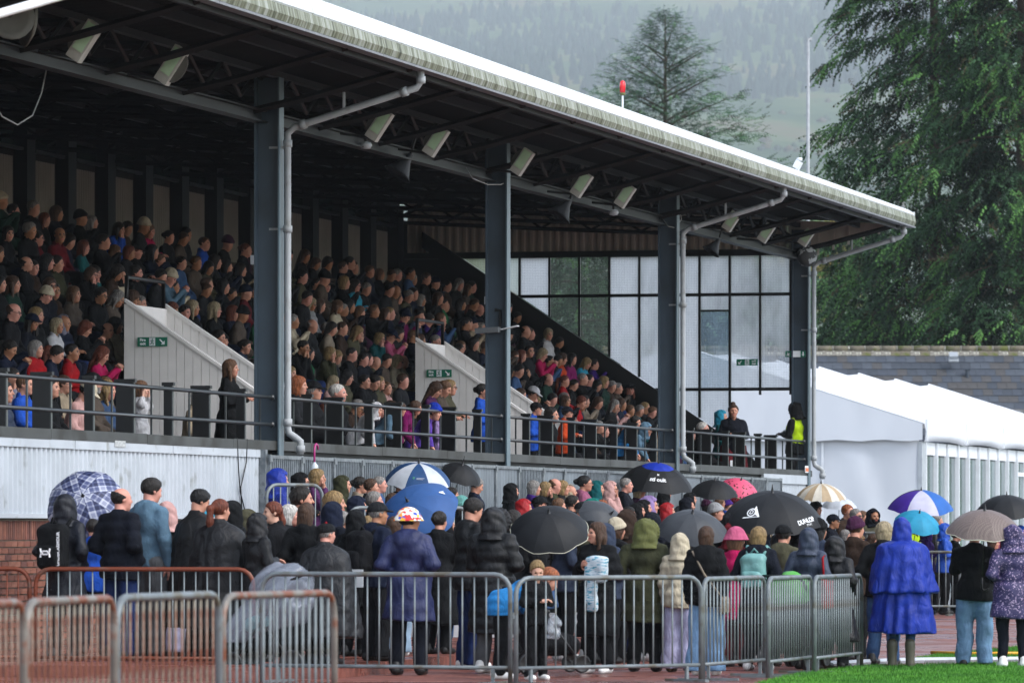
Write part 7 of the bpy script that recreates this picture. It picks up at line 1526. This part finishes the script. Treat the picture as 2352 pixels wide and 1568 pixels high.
for (x, y, v, yaw, lean, cc, fem, hair, hc, hat, hatc, arms, ex, lab) in [(322, 874, .45, 0, 0, 'white', 1, 'bob', 'mid', None, None, 'up', dict(child=1, lc='ltdenim', skin='pale'), 'child in white top and jeans reaching up to the rail'), (527, 824, .8, 0, 0, 'black', 1, 'longfront', 'mid', None, None, 'fold', dict(coat='long'), 'tall long haired woman in black coat standing left of first column'),
        (815, 904, .30, 0, 38, 'white', 0, None, 'dark', 'hood', 'white', 'lean', {}, 'person in white hooded jacket leaning on the lower rail'), (868, 904, .32, 0, 38, 'softblue', 1, 'bob', 'brown', None, None, 'lean', {}, 'person in pale blue shirt leaning on the rail'), (905, 902, .30, 0, 36, 'magenta', 1, 'bob', 'brown', None, None, 'lean', {}, 'person in magenta jacket leaning on the rail'), (950, 910, .30, 0, 36, 'violet', 0, 'short', 'dark', 'beanie', 'blue', 'lean', dict(child=1), 'child in violet and blue jacket leaning on the rail'),
        (1008, 935, .6, 0, 0, 'lilac', 1, 'bob', 'brown', None, None, 'fold', dict(child=1), 'small child in patterned lilac top behind the rail'), (981, 874, 1.15, 0, 10, 'grape', 1, 'long', 'brown', None, None, 'fold', dict(hp=25), 'brown haired girl bowing her head before the second stair'), (1005, 872, 1.2, 0, 8, 'taupe', 1, 'pony', 'mid', None, None, 'fold', dict(hp=25), 'light brown haired girl bowing beside the first bowing girl'), (1022, 870, 1.25, 0, 5, 'khaki', 1, 'bob', 'blonde', None, None, 'fold', dict(glasses='x'), 'fair woman with glasses at the foot of the second stair'), (1106, 880, .8, 0, 0, 'royal', 1, 'bun', 'dark', None, None, 'fold', {}, 'young woman in royal blue coat left of the second column'),
        (1222, 923, .5, 0, 6, 'royal', 0, 'short', 'dark', 'cap', 'black', 'fold', {}, 'man in black cap and blue jacket at the rail'), (1296, 933, .6, 0, 4, 'orange', 0, 'short', 'dark', 'cap', 'dknavy', 'fold', {}, 'person in orange top and dark cap at the rail'), (1422, 944, .30, 0, 30, 'sky', 0, 'short', 'dark', None, None, 'lean', {}, 'man in bright sky blue jacket leaning on the lower rail'), (1450, 960, .32, 0, 30, 'softblue', 0, None, 'brown', 'hood', 'softblue', 'lean', dict(child=1), 'child in pale blue hood beside the sky blue jacket'),
        (1656, 940, .9, 0, 0, 'teal', 1, None, 'brown', 'hood', 'cyan', 'fold', {}, 'person in turquoise hood behind the woman with the bun'), (1684, 928, .5, -70, 0, 'red', 1, 'topbun', 'brown', None, None, 'fold', dict(coat='hoodie', cc='dknavy', lc='dkred', legs='skirt', width=1.12), 'young woman with top bun in navy cape over red dancing dress'), (1826, 923, .12, 165, 0, 'black', 0, None, 'black', 'hood', 'black', 'fold', dict(skin='dark', hp=15), 'steward in yellow safety vest and black hood at the stand end')]:
    kk = dict(coat='jacket', cc=cc); kk.update(ex); deck(x, y, v, yaw, lab, fem=fem, lean=lean, hair=hair, hc=hc, hat=hat, hatc=hatc or 'black', arms=arms, **kk)
# ---------------------------------------------------------------- bags, blankets, pushchairs, phones
def rbox(c, size, r, h=.016, rot=None, noise=.004):
    m = max(size) * .75 + .05; c = np.array(c, dtype=float); f = Field(lines(-m, m, h), lines(-m, m, h), lines(-m, m, h)); hx, hy, hz_ = [s_ / 2 - r for s_ in size]
    def fn(x, y, z):
        qx, qy, qz = np.abs(x) - hx, np.abs(y) - hy, np.abs(z) - hz_
        return np.sqrt(np.maximum(qx, 0) ** 2 + np.maximum(qy, 0) ** 2 + np.maximum(qz, 0) ** 2) + np.minimum(np.maximum(np.maximum(qx, qy), qz), 0) - r + wob(x, y, z, noise, 22)
    f.add(fn, (-m,) * 3, (m,) * 3, 0); V, Q_ = f.mesh(); return V + c, Q_
def on_person(key, name, label, cat, local=(0, 0, 0)):
    (b, J, HM), s_ = HEROES[key]; e = empty(name, b.matrix_basis @ Vector(local), b.rotation_euler.z, label, cat); e.scale = b.scale; return e
def mesh_part(name, VQ, m, parent): o = bpy.data.objects.new(name, np_mesh(name, VQ[0], VQ[1], [m])); link(o, parent); return o
def film(nm, tint, f_):
    m = bpy.data.materials.new(nm); m.use_nodes = True; N = m.node_tree.nodes; L = m.node_tree.links; b = N['Principled BSDF']; b.inputs['Base Color'].default_value = lin(tint); b.inputs['Roughness'].default_value = .18; tr = N.new('ShaderNodeBsdfTransparent'); mx = N.new('ShaderNodeMixShader'); mx.inputs[0].default_value = f_
    L.new(tr.outputs[0], mx.inputs[1]); L.new(b.outputs[0], mx.inputs[2]); L.new(mx.outputs[0], N['Material Output'].inputs[0]); return m
def backpack(key, label, c, big=1.0, mark=False, m=None):
    m = m or cloth(c); e = on_person(key, 'backpack', label, 'backpack', (0, 0, 0)); mesh_part('body', rbox((-.235, 0, 1.18), (.20 * big, .31 * big, .46 * big), .075), m, e); mesh_part('front_pocket', rbox((-.335, 0, 1.08), (.09, .24 * big, .22 * big), .04), m, e)
    for s_ in (-1, 1): MB().tube([(-.14, s_ * .09, 1.37), (-.06, s_ * .11, 1.475), (.06, s_ * .115, 1.44), (.14, s_ * .12, 1.30)], .022, 6).build('strap', m, e, True)
    MB().tube([(-.19, -.04, 1.40), (-.20, 0, 1.45), (-.19, .04, 1.40)], .012, 6).build('grab_loop', m, e, True)
    if mark:
        b = MB()
        for s_ in (1, -1): b.tube([(-.39, yy_, s_ * zz_ + 1.12) for yy_, zz_ in ((.058, .046), (.05, .01), (.025, -.016), (-.025, -.016), (-.05, .01), (-.058, .046))], .010, 5)
        b.build('logo', M_letw, e); o = inst('lettering', text_mesh('UNDER ARMOUR', .045, M_letw, bold=.002), e, (-.345, -.13, 1.16), Euler((R(90), R(-90), R(-90))).copy())
    return e
backpack('bag', 'black backpack with white crossed mark on the hooded person at far left', 'black', 1.05, True)
backpack('cap', 'dark rucksack on the man in the grey baseball cap', 'soot', 1.0)
backpack('tealbag', 'pale teal rounded backpack on the blonde woman', 'aqua', .92, m=mat('teal_bag', '5f8a88', rough=.5, var=.15, bump=.3))
# shoulder bags
def bag(key, name, label, loc, size, m, strap=None, r=.03):
    e = on_person(key, name, label, 'bag'); mesh_part('body', rbox(loc, size, r), m, e)
    if strap: MB().tube(strap, .014, 5).build('strap', m, e, True)
    return e
bag('redtote', 'tote_bag', 'bright red tote bag hanging from the slate raincoat', (-.10, -.27, .92), (.30, .08, .36), cloth('red'), [(-.2, -.27, 1.10), (-.16, -.24, 1.36), (-.02, -.22, 1.40), (.0, -.26, 1.10)])
bag('blackrain', 'tote_bag', 'black and white chequered tote bag beside the red one', (.0, .27, .86), (.30, .08, .32), mat('chequer_bag', '8a8a8c', rough=.8, color2='141416', c2lo=.49, c2hi=.51, c2scale=30), [(-.1, .27, 1.02), (-.1, .24, 1.34), (.0, .22, 1.38), (.08, .26, 1.02)])
bag('bluejean', 'shoulder_bag', 'small grey green bag on a pale strap across the black puffer', (-.12, -.24, .80), (.24, .08, .20), cloth('stone'), [(-.12, -.22, .88), (-.20, -.02, 1.16), (-.10, .14, 1.42), (.02, .14, 1.44)])
bag('pink', 'shopping_bag', 'deep pink carrier bag hanging beside the pink coat', (-.18, .10, .62), (.24, .10, .36), cloth('magenta'), [(-.2, .1, .78), (-.16, .14, .95), (-.1, .1, .78)])
bag('floral', 'handbag', 'cream handbag of the person in the flowery coat', (-.10, -.27, .92), (.34, .10, .24), cloth('cream'), [(-.2, -.26, 1.0), (-.14, -.2, 1.36), (.0, -.18, 1.44), (.02, -.26, 1.0)])
BLK = mat('blanket_check', 'a9b4bb', rough=.9, var=.1, color2='3f7f93', c2lo=.55, c2hi=.57, c2scale=14, bump=.4, stretch=(1, 1, 4))
e = on_person('smile', 'blanket', 'pale checked blanket folded over the smiling woman\'s arm', 'blanket'); mesh_part('fold', rbox((.22, .10, 1.18), (.16, .26, .30), .05), BLK, e); mesh_part('hanging_end', rbox((.25, .06, .88), (.06, .14, .36), .025), BLK, e)
e = on_person('phone', 'mobile_phone', 'dark phone held up by the navy hooded person', 'phone'); MB().box((.36, -.02, 1.50), (.012, .075, .15)).build('case', MATS['black_plastic'], e); MB().box((.353, -.02, 1.50), (.004, .066, .135)).build('screen', mat('phone_glass', '25303a', rough=.1), e)
e = on_person('glen', 'paper_sheet', 'white paper sheet held by the man in the side cap', 'paper'); MB().box((.34, -.2, 1.05), (.004, .15, .22)).box((.344, -.2, 1.07), (.002, .10, .10)).build('sheet', M_swhite, e)
e = on_person('glen', 'red_pompom', 'red pompom on the black side cap', 'pompom', (0, 0, 0)); J = HEROES['glen'][0][1]; MB().lathe([(0, -.018), (.018, 0), (0, .018)], 8, tuple(Vector(J['H']) + Vector((-.03, -.01, .145)))).build('ball', cloth('red'), e, True)
e = on_person('boy', 'plastic_bag', 'clear plastic bag in the fair haired boy\'s hand', 'bag'); mesh_part('body', rbox((.30, .12, .78), (.10, .20, .34), .04, noise=.012), film('bag_film', '8d949c', .5), e)
# reflective bands on the steward and a race number
st = [o for o in bpy.data.objects if o.get('label', '').startswith('steward')][0]
MB().tube([(.165, -.13, 1.22), (.175, 0, 1.22), (.165, .13, 1.22), (.06, .21, 1.22)], .02, 5).build('reflective_band', mat('reflective', 'b9bec0', rough=.3), st, True)
Jst = skeleton('stand', 0, 0, 0, 15, 0, 'fold'); mesh_part('safety_vest', coat_mesh(Jst, 'vest'), cloth('hiviz'), st)
dn = [o for o in bpy.data.objects if 'red dancing dress' in o.get('label', '')][0]
MB().box((.185, 0, .62), (.006, .16, .15)).build('number_card', M_swhite, dn); inst('number', text_mesh('4', .14, MATS['black_plastic'], bold=.004), dn, (.19, 0, .62), Euler((R(90), 0, R(90))))
# pushchairs
def pushchair(x, d, yaw, label, cover, hoodm, s_=1.0):
    p = Vector(((x - CX) / FPX * d, d, 0)); e = empty('pushchair', p, R(yaw), label, 'pushchair', 'pushchairs among the queue'); e.scale = (s_,) * 3
    wm = MB().lathe([(.0, -.02), (.03, -.022), (.10, -.012), (.115, -.025), (.135, -.02), (.14, 0), (.135, .02), (.115, .025), (.10, .012), (.03, .022), (0, .02)], 18).xform(Matrix.Rotation(R(90), 4, 'X')).mesh('wheel', [MATS['black_plastic']], True)
    for (wx, wy) in ((.38, -.20), (.38, .20), (-.32, -.26), (-.32, .26)): inst('wheel', wm, e, (wx, wy, .14), (0, 0, 0), 1.0 if wx < 0 else .8)
    for s2 in (-1, 1): MB().tube([(-.32, s2 * .24, .16), (.05, s2 * .22, .55), (-.30, s2 * .22, .98), (-.48, s2 * .20, 1.05)], .014, 6).build('frame_tube', MATS['black_plastic'], e, True); MB().tube([(.38, s2 * .19, .14), (.05, s2 * .22, .55)], .014, 6).build('frame_tube', MATS['black_plastic'], e, True)
    MB().tube([(-.48, -.20, 1.05), (-.48, .20, 1.05)], .018, 6).build('push_handle', MATS['black_plastic'], e, True)
    f = Field(lines(-.6, .7, .025), lines(-.4, .4, .025), lines(.1, 1.25, .025)); f.cone((.30, 0, .36), (-.12, 0, .42), .13, .17, .08); f.cone((-.12, 0, .42), (-.25, 0, .82), .17, .15, .08); f.disp(lambda x, y, z: wob(x, y, z, .006, 14)); v, q = f.mesh(); mesh_part('seat', (v, q), cloth('soot'), e)
    f = Field(lines(-.6, .7, .022), lines(-.4, .4, .022), lines(.1, 1.35, .022)); f.ell((-.16, 0, .86), (.30, .25, .24), .05); f.cut(lambda x, y, z: .80 - z + .2 * x + 0 * y, .02); f.disp(lambda x, y, z: wob(x, y, z, .007, 17)); v, q = f.mesh(); mesh_part('hood', (v, q), hoodm, e)
    if cover:
        f = Field(lines(-.7, .8, .022), lines(-.42, .42, .022), lines(.1, 1.4, .022)); f.ell((-.14, 0, .88), (.33, .29, .27), .08); f.cone((.0, 0, .80), (.42, 0, .42), .25, .15, .12); f.cone((-.2, 0, .7), (.3, 0, .45), .24, .18, .10); f.disp(lambda x, y, z: wob(x, y, z, .012, 19)); f.cut(lambda x, y, z: .34 - z + 0 * x * y, .01); v, q = f.mesh(); mesh_part('rain_cover', (v, q), cover, e)
        mesh_part('blanket', rbox((.12, 0, .52), (.34, .30, .18), .07), cloth('aqua'), e)
    return e
pushchair(632, 57.6, 155, 'pushchair under a crumpled clear rain cover near the rusty barriers', film('rain_film', '9aa2b0', .42), cloth('charcoal'), 1.0)
pushchair(1255, 58.0, 20, 'dark pushchair with blue seat between the two boys', None, cloth('steelblue'), .85)
pushchair(1828, 60.0, 65, 'pushchair with bright green hood behind the angled barrier', None, mat('green_hood', '3f8a2f', rough=.5, var=.2, bump=.4), .95)
